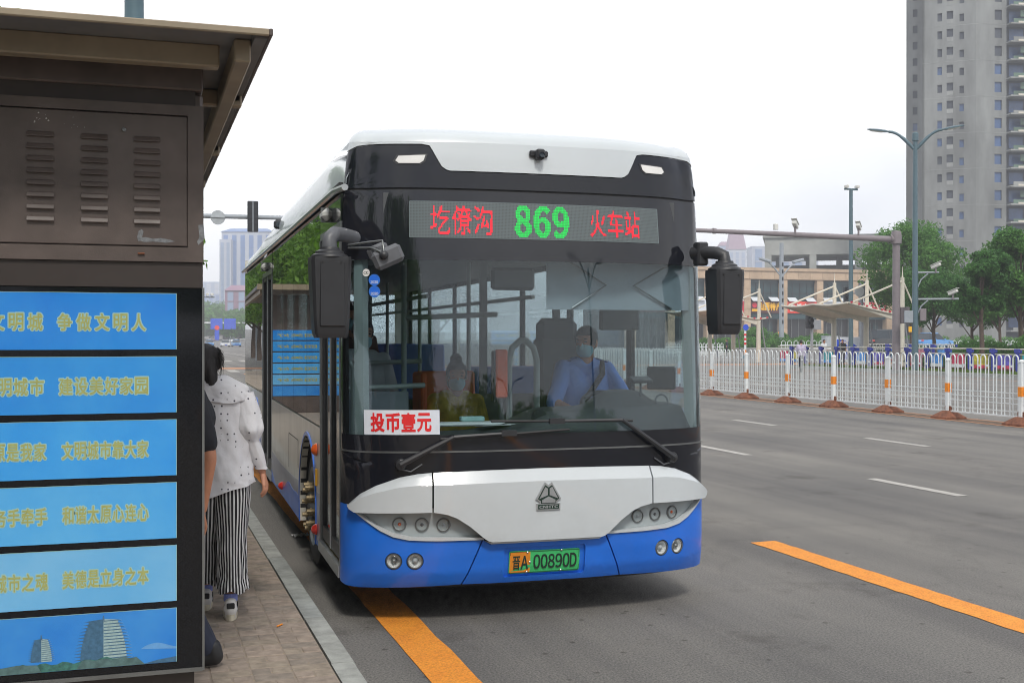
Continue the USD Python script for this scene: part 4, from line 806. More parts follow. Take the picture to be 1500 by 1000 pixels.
# hand rails, partitions, seats
def rail(pts, r=0.018, mt='rail_grey'): return obj('hand_rail', MB().tube(pts, r, 8), mt, bus, smooth=True)
rail([(0.05, 1.0, 0.4), (0.05, 1.0, 1.64), (0.075, 1.0, 1.73), (0.13, 1.0, 1.78), (0.18, 1.0, 1.78), (0.235, 1.0, 1.73), (0.26, 1.0, 1.64), (0.26, 1.0, 0.4)], 0.024)
for x, y in ((-0.62, 1.5), (-0.35, 2.9), (0.36, 3.4), (-0.36, 4.6), (0.36, 5.6), (-0.36, 7.0), (0.36, 7.6)): rail([(x, y, 0.4), (x, y, 2.5)], 0.02)
for x in (-0.42, 0.42): rail([(x, 1.6, 2.12), (x, 9.5, 2.12)], 0.017)
rail([(-1.15, 0.95, 1.45), (-0.58, 0.95, 1.47)], 0.018); rail([(-0.4, 1.9, 1.62), (-1.1, 1.9, 1.60)]); rail([(-0.62, 1.5, 1.95), (0.1, 1.5, 1.98)], 0.02)
obj('entry_screen', MB().rbox((-0.93, 0.93, 1.12), (0.46, 0.02, 0.62), 0.008), 'seat_grey', bus)
fb = obj('fare_machine', MB().rbox((-0.06, 0.82, 1.55), (0.085, 0.05, 0.34), 0.01), 'seat_orange', bus, label='orange card reader on a post')
obj('reader_back', MB().rbox((-0.105, 0.84, 1.53), (0.03, 0.06, 0.36), 0.006), 'plastic_black', fb)
obj('reader_post', MB().tube([(-0.06, 0.84, 1.39), (-0.05, 0.86, 1.25), (0.01, 0.88, 1.05), (0.03, 0.9, 0.4)], 0.018, 8), 'plastic_grey', fb, smooth=True)
def seat(x, y, zs, back, name='seat', w=0.42):
    s = obj(name, MB().rbox((x, y, zs), (w, 0.42, 0.05), 0.02), back, bus)
    obj('seat_back', MB().rbox((x, y + 0.22, zs + 0.34), (w, 0.045, 0.66), 0.02, rx=-0.12), back, s)
    obj('seat_stand', MB().span((x - 0.12, y - 0.1, 0.39), (x + 0.12, y + 0.12, zs - 0.03)), 'cabin_dark', s)
seat(-0.10, 2.12, 0.86, 'seat_orange', w=0.5)
obj('seat_side', MB().rbox((-0.40, 1.98, 1.22), (0.05, 0.34, 0.62), 0.015), 'seat_orange', bus)
obj('luggage_box', MB().rbox((-0.12, 2.25, 0.62), (0.62, 0.7, 0.44), 0.03), 'cabin_dark', bus)
ds_ = obj('driver_seat', MB().rbox((0.74, 1.52, 0.92), (0.52, 0.5, 0.14), 0.05), 'cabin_dark', bus)
obj('seat_back', MB().rbox((0.74, 1.76, 1.40), (0.50, 0.13, 0.86), 0.05, rx=-0.1), 'cabin_dark', ds_, smooth=35)
obj('headrest', MB().rbox((0.68, 1.80, 1.84), (0.34, 0.12, 0.24), 0.05), 'cabin_dark', ds_, smooth=35)
obj('driver_cabin_wall', MB().span((0.10, 2.0, 0.4), (1.18, 2.03, 1.35)).span((0.10, 2.0, 1.35), (0.16, 2.03, 2.45)).span((0.72, 2.0, 1.35), (0.78, 2.03, 2.45)), 'cabin', bus)
obj('wall_monitor', MB().rbox((0.98, 1.2, 1.98), (0.34, 0.05, 0.24), 0.01, rz=0.2), 'cabin_dark', bus)
for x in (-0.76, 0.76):
    for y in (3.6, 4.5, 7.6, 8.5, 9.4): 
        if x < 0 or y != 4.5: seat(x, y, 0.86 if y < 7 else 1.05, 'seat_blue', w=0.8)

# ================================================================ THE BUS SHELTER AND ITS ADVERTISING CABINET
PY = 4.75; PXR = 0.252; PXL = -1.35; GZ = 0.15
kiosk = thing('advertising_cabinet', 'brown metal cabinet with lit blue slogan panels and a louvred hatch above', 'billboard', (0, 0, 0))
obj('case', MB().rbox(((PXL + PXR) / 2, PY + 0.205, 1.64), (PXR - PXL, 0.37, 2.26), 0.012), 'brown_metal', kiosk)
obj('plinth', MB().span((PXL + .1, PY + 0.03, GZ - .02), (PXR - 0.035, PY + 0.33, 0.52)), 'brown_dark', kiosk)
obj('header_box', MB().rbox(((PXL + PXR) / 2 - 0.001, PY + 0.19, 2.83), (PXR - PXL, 0.42, 0.115), 0.006), 'brown_metal', kiosk)
obj('header_recess', MB().span((PXL, PY - 0.003, 2.715), (PXR - 0.03, PY + 0.012, 2.775)), 'brown_dark', kiosk)
fr = obj('hatch_frame', xz_panel([rect(PXL, 2.098, PXR, 2.712), rect(PXL + 0.1, 2.155, PXR - 0.060, 2.672)], PY + 0.02, PY - 0.018), 'brown_metal', kiosk)
obj('hatch_groove', MB().span((PXL + .05, PY + 0.0, 2.145), (PXR - 0.05, PY + 0.018, 2.69)), 'rubber', fr)
ht = obj('hatch_door', MB().rbox((-0.380, PY - 0.004, 2.4135), (1.142, 0.022, 0.509), 0.003), 'brown_metal', kiosk)
for c in range(5):
    for r_ in range(8):
        x = 0.040 - 0.193 * c; z = 2.572 - 0.0457 * r_
        mb = MB(); w = 0.048
        sec = [(0, 0.0115), (-0.006, 0.007), (-0.0125, -0.006), (-0.0125, -0.0085), (0, -0.0085)]
        P_ = [[(x + s * (w - (0.004 if k in (0,) else 0)), PY - 0.0152 + d, z + h) for k, (d, h) in enumerate(sec)] for s in (-1, 1)]
        v = np.array(P_[0] + P_[1]); mb.add(v, [[i, i + 1, i + 6, i + 5] for i in range(4)]); mb.add(v, [[0, 4, 3], [0, 3, 2], [0, 2, 1], [5, 6, 7], [5, 7, 8], [5, 8, 9]])
        obj('louvre', mb, 'brown_metal', ht)
lk = obj('hatch_lock', MB().lathe([(0.008, 0), (0.008, -0.004), (0.006, -0.006), (0.001, -0.006)], (-0.045, PY - 0.0155, 2.605), 14, 'y'), 'silver_dark', ht)
obj('keyhole', MB().box((-0.045, PY - 0.0222, 2.605), (0.002, 0.001, 0.006)), 'rubber', lk)
obj('paint_smear', xz_panel([[(0.008, 2.188), (0.035, 2.192), (0.06, 2.186), (0.09, 2.19), (0.125, 2.184), (0.145, 2.178), (0.11, 2.172), (0.06, 2.176), (0.03, 2.172), (0.012, 2.179)]], PY - 0.0150, PY - 0.0158), 'scratch', ht)
obj('paint_smear', xz_panel([[(0.008, 2.215), (0.02, 2.222), (0.026, 2.214), (0.02, 2.188), (0.024, 2.178), (0.006, 2.176), (0.003, 2.192)]], PY - 0.0150, PY - 0.0160), 'scratch', ht)
obj('paint_smear', xz_panel([[(0.232, 2.244), (0.252, 2.248), (0.256, 2.19), (0.232, 2.166), (0.227, 2.18), (0.236, 2.196)]], PY - 0.0182, PY - 0.0188), 'scratch', fr)
r5 = random.Random(5); mb = MB()
for k in range(16):
    cx, cz, s = (-0.345 + r5.gauss(0, .018), 2.630 + r5.gauss(0, .010), r5.uniform(.001, .004)) if k < 9 else (-0.25 + r5.gauss(0, .03), 2.61 + r5.gauss(0, .014), r5.uniform(.0008, .002))
    mb.tm(xz_panel([[(cx - s, cz), (cx, cz - s * .7), (cx + s, cz + s * .2), (cx + s * .1, cz + s)]], PY - 0.0150, PY - 0.0156))
obj('chipped_paint', mb, 'chip', ht, kind='stuff')
obj('frame_dark_rail', MB().span((PXL, PY - 0.006, 1.998), (PXR - 0.004, PY + .02, 2.096)), 'brown_dark', kiosk)
obj('hinge', MB().cyl((0.005, PY - 0.024, 2.128), (0.03, PY - 0.024, 2.128), 0.004, n=8), 'rust_base', kiosk)
gl = obj('display_glass', MB().span((PXL, PY - 0.012, 0.505), (PXR - 0.006, PY + .018, 1.994)), 'ad_black', kiosk, label='black glass front of the lit display')
obj('glass_edge', MB().span((PXR - 0.006, PY - 0.016, 0.49), (PXR + 0.003, PY + .03, 1.998)).span((PXL, PY - 0.016, 0.487), (PXR - .006, PY + .02, 0.503)), 'silver_dark', kiosk)
lines = [('文明城', 0, '争做文明人', .1115), ('文明城市', 0, '建设美好家园', .110), ('太原是我家', 0, '文明城市靠大家', .110), ('务手牵手', 0, '和谐太原心连心', .110), ('城市之魂', 0, '美德是立身之本', .110)]
XR = 0.046                                        # right edge of the slogans
for k in range(6):
    z1 = 1.975 - 0.2462 * k; z0 = z1 - 0.2195 if k < 5 else z1 - 0.212
    a = obj('slogan_panel' if k < 5 else 'picture_panel', MB().span((PXL + 0.1, PY - 0.0136, z0), (0.150, PY - 0.0125, z1)), f'ad_blue_{k}', kiosk)
    obj('panel_edge', MB().span((0.1475, PY - 0.0142, z0), (0.150, PY - 0.0137, z1)).span((PXL + .1, PY - 0.0142, z1 - .0016), (0.1475, PY - 0.0137, z1)), 'ad_halo', a)
    if k < 5:
        l, _, r_, w = lines[k]; cw = [0.0672, 0.0551, 0.0457, 0.0454, 0.0454][k]; zt = z0 + 0.073; hh = 0.066
        for s, x1 in ((r_, XR - 0.004 * (k < 1)), (l, [-0.331, -0.331, -0.324, -0.321, -0.319][k])):
            cw = cw if s is r_ else [0.0672, 0.0565, 0.048, 0.048, 0.048][k]; x0 = x1 - cw * len(s); sh = text(s, cw * len(s), hh, 1, gap=0.24 if k == 0 else 0.13)
            halo = [g.buffer(0.0042, quad_segs=2).simplify(0.0006) for g in sh]
            obj('lettering_halo', remap(text_solid(halo, 0.0004), to_xz(x0, PY - 0.0137, zt)), 'ad_halo', a)
            obj('lettering', remap(text_solid(sh, 0.0004), to_xz(x0, PY - 0.0144, zt)), 'ad_gold', a)
    else:
        def flat(pl, mt, nm, lay=0): return obj(nm, xz_panel([pl if sum((pl[i][0] * pl[(i + 1) % len(pl)][1] - pl[(i + 1) % len(pl)][0] * pl[i][1]) for i in range(len(pl))) > 0 else pl[::-1]], PY - 0.0137 - lay * .0005, PY - 0.0141 - lay * .0005), mt, a)
        def pagoda(cx, base, w, h, n, nm):
            fl = h / n; dk, lt = [], []
            for side, mt in ((-1, 'ad_tower_dark'), (1, 'ad_tower_light')):
                p = [(cx, base)]
                for i in range(n):
                    ww = w * (1 - 0.42 * (i / n) ** 1.8); zb = base + i * fl
                    p += [(cx + side * ww * 0.78, zb), (cx + side * ww * 0.78, zb + fl * 0.62), (cx + side * ww, zb + fl * 0.70), (cx + side * ww * 0.74, zb + fl)]
                p += [(cx, base + h + fl * 0.4)]; flat(p, mt, 'picture_tower')
            for i in range(n):
                ww = w * (1 - 0.42 * (i / n) ** 1.8); zb = base + i * fl
                flat([(cx + 0.001, zb + fl * 0.62), (cx + ww * 0.97, zb + fl * 0.68), (cx + ww * .75, zb + fl * 0.98), (cx + 0.001, zb + fl * 0.86)], 'ad_tower_dark', 'picture_eave', 1)
            flat([(cx - .004, base + h), (cx + .004, base + h), (cx + .0015, base + h + .018), (cx - .0015, base + h + .018)], 'ad_tower_dark', 'picture_finial', 1)
        cl = [(0.0 + 0.15 * i / 10, z0 + 0.062 + 0.012 * math.sin(i * .8) + 0.004 * i / 4) for i in range(11)]
        flat([(0.015, z0 + .06)] + [(0.03 + 0.0119 * i, z0 + 0.070 + 0.010 * math.sin(i * .45)) for i in range(11)] + [(0.148, z0 + .052)], 'ad_cloud', 'picture_cloud')
        pagoda(-0.122, z0 + 0.026, 0.108, 0.156, 13, 'a'); pagoda(-0.345, z0 + 0.040, 0.048, 0.085, 11, 'b')
        flat([(-0.43, z0 + .001)] + [(-0.43 + 0.02 * i, z0 + 0.030 + 0.006 * math.sin(i * 1.7) + 0.006 * (i > 12)) for i in range(19)] + [(-0.05, z0 + .001)], 'ad_tree', 'picture_trees', 2)
        flat([(-0.22, z0 + .001)] + [(-0.20 + 0.022 * i, z0 + 0.032 + 0.004 * math.sin(i * 2.1)) for i in range(10)] + [(0.03, z0 + .001)], 'ad_hill', 'picture_bank', 3)
        flat([(0.02, z0 + .001), (0.08, z0 + 0.014), (0.148, z0 + 0.022), (0.148, z0 + .001)], 'ad_tower_dark', 'picture_hills', 1)
        flat([(-0.58, z0 + .001), (-0.58, z0 + 0.024), (-0.50, z0 + .026), (-0.43, z0 + 0.034), (-0.36, z0 + .03), (-0.345, z0 + .001)], 'ad_hill', 'picture_roofs', 4)

sh = thing('shelter_roof', 'long metal bus shelter roof on beige beams above the advertising cabinet', 'bus shelter')
RX, RY0, RY1 = 0.458, 4.262, 13.5
rz_ = lambda y: 2.955 - 0.0 * y
obj('roof_sheet', MB().span((-3.4, RY0, 2.9085), (RX, RY1, 2.9135)), 'roof_grey', sh)
obj('fascia', MB().rbox(((-3.4 + RX) / 2, RY0 - 0.008, 2.900), (RX + 3.4, 0.02, 0.025), 0.004), 'beige_metal', sh)
obj('edge_trim', MB().rbox((RX + 0.004, (RY0 + RY1) / 2 - 0.009, 2.900), (0.014, RY1 - RY0 + 0.02, 0.026), 0.003), 'brown_metal', sh)
obj('edge_channel', MB().span((RX - 0.05, RY0 + 0.02, 2.883), (RX - 0.005, RY1, 2.909)), 'roof_grey', sh)
obj('front_beam', MB().rbox((-1.55, 4.56, 2.868), (3.7, 0.07, 0.085), 0.006), 'beige_metal', sh)
obj('long_beam', MB().rbox((0.375, (4.40 + RY1) / 2, 2.865), (0.062, RY1 - 4.40, 0.085), 0.006), 'beige_metal', sh)
for k in range(6): obj('cross_beam', MB().rbox((-1.5, 5.35 + 1.45 * k, 2.87), (3.9, 0.06, 0.07), 0.006), 'beige_metal', sh)
for k in range(5): obj('gusset', MB().span((0.41, 5.35 + 1.45 * k - 0.03, 2.86), (0.440, 5.35 + 1.45 * k + 0.03, 2.905)), 'beige_metal', sh)
for k in range(4): obj('post', MB().span((-2.4, 5.6 + 2.5 * k, 0.14), (-2.28, 5.72 + 2.5 * k, 2.86)), 'brown_metal', sh)
obj('back_panel', MB().span((-2.36, 5.7, 0.5), (-2.33, 13.2, 2.4)), 'brown_dark', sh)

# second lit cabinet further along the pavement, mirrored in the side of the bus
k2 = thing('advertising_cabinet', 'second blue slogan cabinet under its own roof, mirrored in the bus side windows', 'billboard', (0, 0, 0))
obj('case', MB().span((-3.0, 26.0, 0.15), (0.80, 26.4, 2.75)), 'brown_metal', k2)
for k in range(6):
    z1 = 1.975 - 0.2462 * k; a = obj('slogan_panel', MB().span((-2.9, 25.985, z1 - 0.2195), (0.72, 25.995, z1)), f'ad_blue_{k}', k2)
    if k < 5: obj('lettering', remap(text_solid(text('文明城市和谐家园美好', 3.0, .07, 1), .0006), to_xz(-2.45, 25.984, z1 - .15)), 'ad_gold', a)
obj('roof', MB().span((-3.4, 25.4, 2.86), (0.98, 36, 2.94)), 'roof_grey', k2); obj('roof_beam', MB().span((0.84, 25.6, 2.76), (0.92, 36, 2.855)), 'beige_metal', k2); obj('fascia', MB().span((-3.4, 25.36, 2.84), (.99, 25.4, 2.96)), 'beige_metal', k2)
for k in range(4): obj('post', MB().span((-2.4, 27.0 + 2.7 * k, 0.14), (-2.26, 27.14 + 2.7 * k, 2.86)), 'brown_metal', k2)

lampp = thing('street_lamp', 'blue-grey steel lamp post rising behind the shelter roof', 'lamp post', (-0.02, 12.6, 0))
def lamp_post(t, h, r, mt='pole_blue', arms=((-1, 1.9), (1, 1.9)), rise=0.62):
    obj('pole', MB().tube([(0, 0, 0), (0, 0, 0.4), (0, 0, h)], [r * 1.1, r, r * 0.62], 14), mt, t, smooth=40)
    obj('pole_cap', MB().lathe([(r * 0.95, h - 0.3), (r * 0.95, h + 0.06), (r * 0.6, h + 0.14), (0.001, h + 0.15)], n=12), mt, t, smooth=30)
    for s, ln in arms:
        q = [(s * ln * k, 0, h - 0.75 + (rise + 0.55) * math.sin(k * PI / 2) ** 1.1) for k in np.linspace(0, 1, 8)]
        obj('arm', MB().tube(q, [r * .52] * 4 + [r * .4] * 4, 8), mt, t, smooth=True)
        e = q[-1]; d = 1.05; v = []
        for k, (u_, w_, hh) in enumerate(((0, .05, .05), (0.15, .13, .09), (0.5, .17, .10), (0.85, .13, .07), (1.0, .04, .03))):
            v += [(e[0] + s * u_ * d, sy * w_, e[2] + u_ * 0.16 * d + sz) for sy in (-1, 1) for sz in (-hh * .4, hh * .3)] + [(e[0] + s * u_ * d, 0, e[2] + u_ * .16 * d + hh * .9)]
        hd = obj('lamp_head', MB().hull(v), mt, t, smooth=40)
        obj('lamp_glass', MB().hull([(e[0] + s * u_ * d, sy * .12, e[2] + u_ * .16 * d - 0.045) for u_ in (0.25, .85) for sy in (-1, 1)] + [(e[0] + s * u_ * d, sy * .08, e[2] + u_ * .16 * d - 0.075) for u_ in (0.35, .75) for sy in (-1, 1)]), 'cam_white', hd)
lamp_post(lampp, 11.5, 0.115)

# ================================================================ PEOPLE
def ball(p, r): return Manifold.sphere(float(r), 16).translate([float(q) for q in p])
def bones(bs, ref=0.03, it=8, extra=()):
    """one continuous body from tapered bones (p0, r0, p1, r1)"""
    m = Manifold.batch_boolean([Manifold.batch_hull([ball(a, ra), ball(b, rb)]) for a, ra, b, rb in bs] + list(extra), m3.OpType.Add)
    m = m.refine_to_length(ref); k = m.to_mesh(); t = trimesh.Trimesh(k.vert_properties[:, :3], k.tri_verts, process=True)
    trimesh.smoothing.filter_taubin(t, lamb=0.5, nu=0.52, iterations=it); return t
def ell(c, r, n=24): return Manifold.sphere(1.0, n).scale([float(q) for q in r]).translate([float(q) for q in c])
def lerp(a, b, k): return tuple(np.array(a) + (np.array(b) - np.array(a)) * k)
STAND = dict(pelvis=(0, 0, .95), chest=(0, -.005, 1.24), neck=(0, -.01, 1.44), head=(0, .015, 1.585), shl=(-.165, -.01, 1.385), shr=(.165, -.01, 1.385), ell_=(-.215, -.03, 1.11), elr=(.215, -.03, 1.11), wrl=(-.225, .03, .86), wrr=(.225, .03, .86),
             hipl=(-.085, 0, .92), hipr=(.085, 0, .92), knl=(-.09, .02, .50), knr=(.09, .02, .50), anl=(-.09, -.02, .09), anr=(.09, -.02, .09))
SIT = dict(STAND, pelvis=(0, 0, .52), chest=(0, -.01, .82), neck=(0, .0, 1.02), head=(0, .03, 1.165), shl=(-.17, 0, .965), shr=(.17, 0, .965), ell_=(-.23, .05, .70), elr=(.23, .05, .70), wrl=(-.17, .28, .66), wrr=(.17, .28, .66),
           hipl=(-.09, 0, .50), hipr=(.09, 0, .50), knl=(-.11, .42, .52), knr=(.11, .42, .52), anl=(-.11, .44, .09), anr=(.11, .44, .09))
def hand(wr, d, side, palm_n, curl=0.35, s=1.0):
    """bones of a palm, four unequal fingers and a thumb; d the hand's direction, palm_n where the palm faces"""
    d = np.array(d, float); d /= np.linalg.norm(d); n = np.array(palm_n, float); n -= d * (n @ d); n /= np.linalg.norm(n); w = np.cross(d, n) * side; wr = np.array(wr, float)
    bs = []
    for k in range(4): bs.append((wr + d * .015 * s, .017 * s, wr + d * .085 * s + w * (k - 1.5) * .020 * s, .0115 * s))
    for k, ln in enumerate((.070, .078, .073, .056)):
        p = wr + d * .085 * s + w * (k - 1.5) * .0205 * s; a = d.copy(); q = p
        for j, fr_ in enumerate((.45, .32, .26)):
            a = a * math.cos(curl * (.5 + j * .4)) + n * math.sin(curl * (.5 + j * .4)); a /= np.linalg.norm(a)
            e = q + a * ln * fr_ * s; bs.append((q, (.0098 - .0010 * j) * s, e, (.0090 - .0012 * j) * s)); q = e
    p = wr + d * .025 * s - w * .026 * s; a = d * .75 - w * .6 + n * .25; a /= np.linalg.norm(a); e = p + a * .036 * s; bs.append((p, .0125 * s, e, .0108 * s))
    a2 = d * .92 - w * .2 + n * .3; a2 /= np.linalg.norm(a2); bs.append((e, .0108 * s, e + a2 * .03 * s, .0085 * s)); return bs
def person(name, label, loc, rz, J, top, legs='cloth_dark', skin='skin', sleeve=0.5, hair='short', mask=True, group=None, shoes='shoe_black', look=0.0, fem=False, leg_cover=0.98, hands=True, ref=0.028, face=True):
    t = thing(name, label, 'person', loc, rz, group); j = {k: np.array(v, float) for k, v in J.items()}
    up = j['neck'] - j['pelvis']; sw = 0.9 if fem else 1.0; H = j['head']
    dx = np.array([1, 0, 0.0])
    cl, sl = math.cos(look), math.sin(look)
    def hp(x, y, z): return H + np.array([x * cl - y * sl, x * sl + y * cl, z])       # look > 0 turns the head to the person's left
    torso = lambda o: [(j['hipl'], .105 + o, j['hipr'], .105 + o), (j['hipl'] + (0.02, 0, 0.05), .10 + o, j['chest'] + dx * -.07 * sw, .112 * sw + o), (j['hipr'] + (-.02, 0, .05), .10 + o, j['chest'] + dx * .07 * sw, .112 * sw + o),
                       (j['chest'] - dx * .07 * sw, .112 * sw + o, lerp(j['neck'], j['shl'], .72) - up * .06, .062 + o), (j['chest'] + dx * .07 * sw, .112 * sw + o, lerp(j['neck'], j['shr'], .72) - up * .06, .062 + o), (j['shl'], .048 + o, j['shr'], .048 + o), (lerp(j['neck'], j['shl'], .5), .045 + o, lerp(j['neck'], j['shr'], .5), .045 + o)]
    arm = lambda s, o, k=1.0: [(j['sh' + s], .050 * sw + o, lerp(j['sh' + s], j['ell_' if s == 'l' else 'elr'], min(1, k * 2)), (.050 - .010 * min(1, k * 2)) * sw + o)] + ([(j['ell_' if s == 'l' else 'elr'], .040 * sw + o, lerp(j['ell_' if s == 'l' else 'elr'], j['wr' + s], k * 2 - 1), (.040 - .013 * (k * 2 - 1)) * sw + o)] if k > 0.5 else [])
    leg = lambda s, o, k=1.0: [(j['hip' + s], .092 + o, j['kn' + s], .060 + o), (j['kn' + s], .060 + o, lerp(j['kn' + s], j['an' + s], k), .060 - .020 * k + o)]
    bs = torso(0) + arm('l', 0) + arm('r', 0) + leg('l', 0) + leg('r', 0) + [(j['neck'] - up * .05, .058, hp(0, -.015, -.07), .052)]
    hb = []
    if hands:
        for s, sd in (('l', 1), ('r', -1)):
            d = j['wr' + s] - j['ell_' if s == 'l' else 'elr']; hb += hand(j['wr' + s], d, sd, (1 if s == 'l' else -1, .3, 0.1), .35)
    def er(c, r): return Manifold.sphere(1.0, 28).scale(r).rotate([0, 0, math.degrees(look)]).translate([float(q) for q in hp(*c)])
    head = [er((0, 0, .02), (.076, .096, .098)), er((0, .018, -.05), (.056, .070, .068)), er((0, .098, -.018), (.014, .020, .022)), er((-.078, -.01, -.005), (.010, .020, .032)), er((.078, -.01, -.005), (.010, .020, .032)), er((0, .078, -.07), (.024, .016, .012)), er((0, 0.082, .022), (.05, .014, .012))]
    body = bones(bs + hb, ref, 6, head) if not hb else bones(bs, ref, 7, head)
    obj('body', body, skin, t, smooth=True)
    if hb:
        for s in (0, 1):
            n = len(hb) // 2; obj('hand', bones(hb[s * n:(s + 1) * n], 0.007, 3), skin, t, smooth=True)
    if face:
        for s in (-1, 1):
            obj('eye', ell(hp(.031 * s, .083, .008), (.012, .008, .006), 12), 'hair', t, smooth=True); obj('eyebrow', ell(hp(.032 * s, .085, .028), (.018, .008, .0045), 12), 'hair', t, smooth=True)
    if hair:
        o = er((0, -.008, .028), (.086, .106, .105)); cutb = Manifold.cube([.4, .4, .4], True).translate([0, .2 + .055, -.2 + .055]).rotate([0, 0, math.degrees(look)]).translate([float(q) for q in H])
        cut2 = Manifold.cube([.4, .4, .4], True).translate([0, .2 - .03, -.2 - .02]).rotate([0, 0, math.degrees(look)]).translate([float(q) for q in H])
        cut3 = Manifold.cube([.4, .5, .4], True).translate([0, 0, -.2 - .075]).translate([float(q) for q in H])
        h = o - cutb - cut2 - cut3
        if hair == 'bun': h = h + er((0, -.06, .135), (.05, .05, .045)) + er((0, -.05, -.04), (.078, .07, .09))
        if hair == 'long': h = h + er((0, -.055, -.05), (.085, .065, .12))
        h = h.refine_to_length(.015); k = h.to_mesh(); hm = trimesh.Trimesh(k.vert_properties[:, :3], k.tri_verts, process=True); trimesh.smoothing.filter_taubin(hm, iterations=4)
        hm.vertices += (meshkit.fbm(np.asarray(hm.vertices) * 38, 3)[:, None] - .5) * .014 * np.asarray(hm.vertex_normals); obj('hair', hm, 'hair', t, smooth=True)
    if mask:
        mk = (er((0, .022, -.052), (.066, .082, .066)) ^ Manifold.cube([.3, .3, .115], True).translate([0, .165, -.052]).rotate([0, 0, math.degrees(look)]).translate([float(q) for q in H])) + er((0, .098, -.03), (.02, .018, .03))
        obj('face_mask', mk, 'mask', t, smooth=30)
        obj('mask_strap', MB().tube([hp(.06, .05, -.03), hp(.076, .01, .0), hp(.08, -.012, .02)], .002, 5).tube([hp(-.06, .05, -.03), hp(-.076, .01, .0), hp(-.08, -.012, .02)], .002, 5), 'paper', t)
    if top:
        low = [(j['hipl'] + (0, 0, -.03), .118, j['hipr'] + (0, 0, -.03), .118)]
        m = bones(torso(.016) + low + arm('l', .018, sleeve) + arm('r', .018, sleeve), ref, 6); v = np.asarray(m.vertices); m.vertices = v + (meshkit.fbm(v * (9, 9, 5), 3, 4)[:, None] - .5) * .028 * np.asarray(m.vertex_normals)
        obj('shirt', m, top, t, smooth=True)
    if legs:
        m = bones([(j['hipl'] + (0, 0, .05), .112, j['hipr'] + (0, 0, .05), .112)] + leg('l', .018, leg_cover) + leg('r', .018, leg_cover), ref, 5); v = np.asarray(m.vertices); m.vertices = v + (meshkit.fbm(v * (8, 8, 6), 3, 9)[:, None] - .5) * .024 * np.asarray(m.vertex_normals)
        obj('trousers', m, legs, t, smooth=True)
    for s in 'lr':
        a = j['an' + s]; obj('shoe', bones([(a + (0, -.03, -.045), .045, a + (0, .10, -.052), .042), (a + (0, .10, -.052), .042, a + (0, .16, -.058), .032), (a + (0, -.02, -.0), .045, a + (0, -.03, -.045), .046)], .02, 3), shoes, t, smooth=True)
    return t, j

# the woman walking along the kerb, seen from behind
WX, WY = 0.474, 7.13; wrz = -math.radians(3.8)
w = thing('person', 'woman in a white dotted blouse and striped wide trousers walking away along the kerb', 'person', (WX, WY, GZ), wrz)
wb = [((-.075, 0, .88), .10, (.075, 0, .88), .10), ((-.07, 0, .9), .10, (-.06, 0, 1.16), .095), ((.07, 0, .9), .10, (.06, 0, 1.16), .095), ((-.06, 0, 1.16), .095, (-.1, 0, 1.31), .06), ((.06, 0, 1.16), .095, (.1, 0, 1.31), .06), ((-.13, 0, 1.325), .042, (.13, 0, 1.325), .042),
      ((-.035, 0, 1.33), .05, (-.075, .02, 1.44), .045), ((.135, 0, 1.32), .038, (.170, -.02, 1.06), .026), ((.170, -.02, 1.06), .026, (.247, .03, .845), .022), ((-.14, 0, 1.32), .045, (-.2, -.02, 1.06), .036), ((-.2, -.02, 1.06), .036, (-.23, .06, .85), .024),
      ((-.075, 0, .86), .09, (-.08, .16, .47), .056), ((-.08, .16, .47), .056, (-.085, .20, .09), .034), ((.07, 0, .86), .09, (.065, -.03, .47), .056), ((.065, -.03, .47), .056, (.06, -.10, .10), .034)]
def eh(c, r): return ell((-.085 + c[0], .02 + c[1], 1.515 + c[2]), r)
obj('body', bones(wb, .026, 6, [eh((0, 0, .01), (.072, .09, .095)), eh((.0, .02, -.05), (.055, .065, .06)), eh((.074, 0, -.01), (.01, .018, .03)), eh((.03, .095, -.02), (.014, .018, .02))]), 'skin', w, smooth=True)
obj('hand', bones(hand((.247, .03, .845), (.10, -.02, -.45), -1, (-1, .35, 0), .45, .98), .007, 3), 'skin', w, smooth=True)
hm = bones([((-.088, -.005, 1.535), .088, (-.082, -.015, 1.50), .082), ((-.075, -.045, 1.49), .060, (-.05, -.065, 1.40), .036), ((-.05, -.065, 1.40), .036, (-.04, -.07, 1.345), .020), ((-.035, -.02, 1.55), .045, (-.02, .0, 1.48), .026)], .014, 3)
v = np.asarray(hm.vertices); hm.vertices = v + (meshkit.fbm(v * (70, 70, 14), 3, 5)[:, None] - .5) * .018 * np.asarray(hm.vertex_normals); obj('hair', hm, 'hair', w, smooth=True)
mb = MB(); r6 = random.Random(6)
for k in range(26):
    a = r6.uniform(-.5, 1.6); p = (-.085 + .084 * math.cos(a - .6), -.03 + r6.uniform(-.04, .04), 1.54 + .06 * math.sin(a)); mb.tube([p, (p[0] + r6.uniform(.005, .03), p[1] - .01, p[2] - r6.uniform(.02, .09)), (p[0] + r6.uniform(.0, .04), p[1] - .01, p[2] - r6.uniform(.06, .15))], [.0018, .0015, .0006], 4)
obj('loose_hair', mb, 'hair', w, kind='stuff')
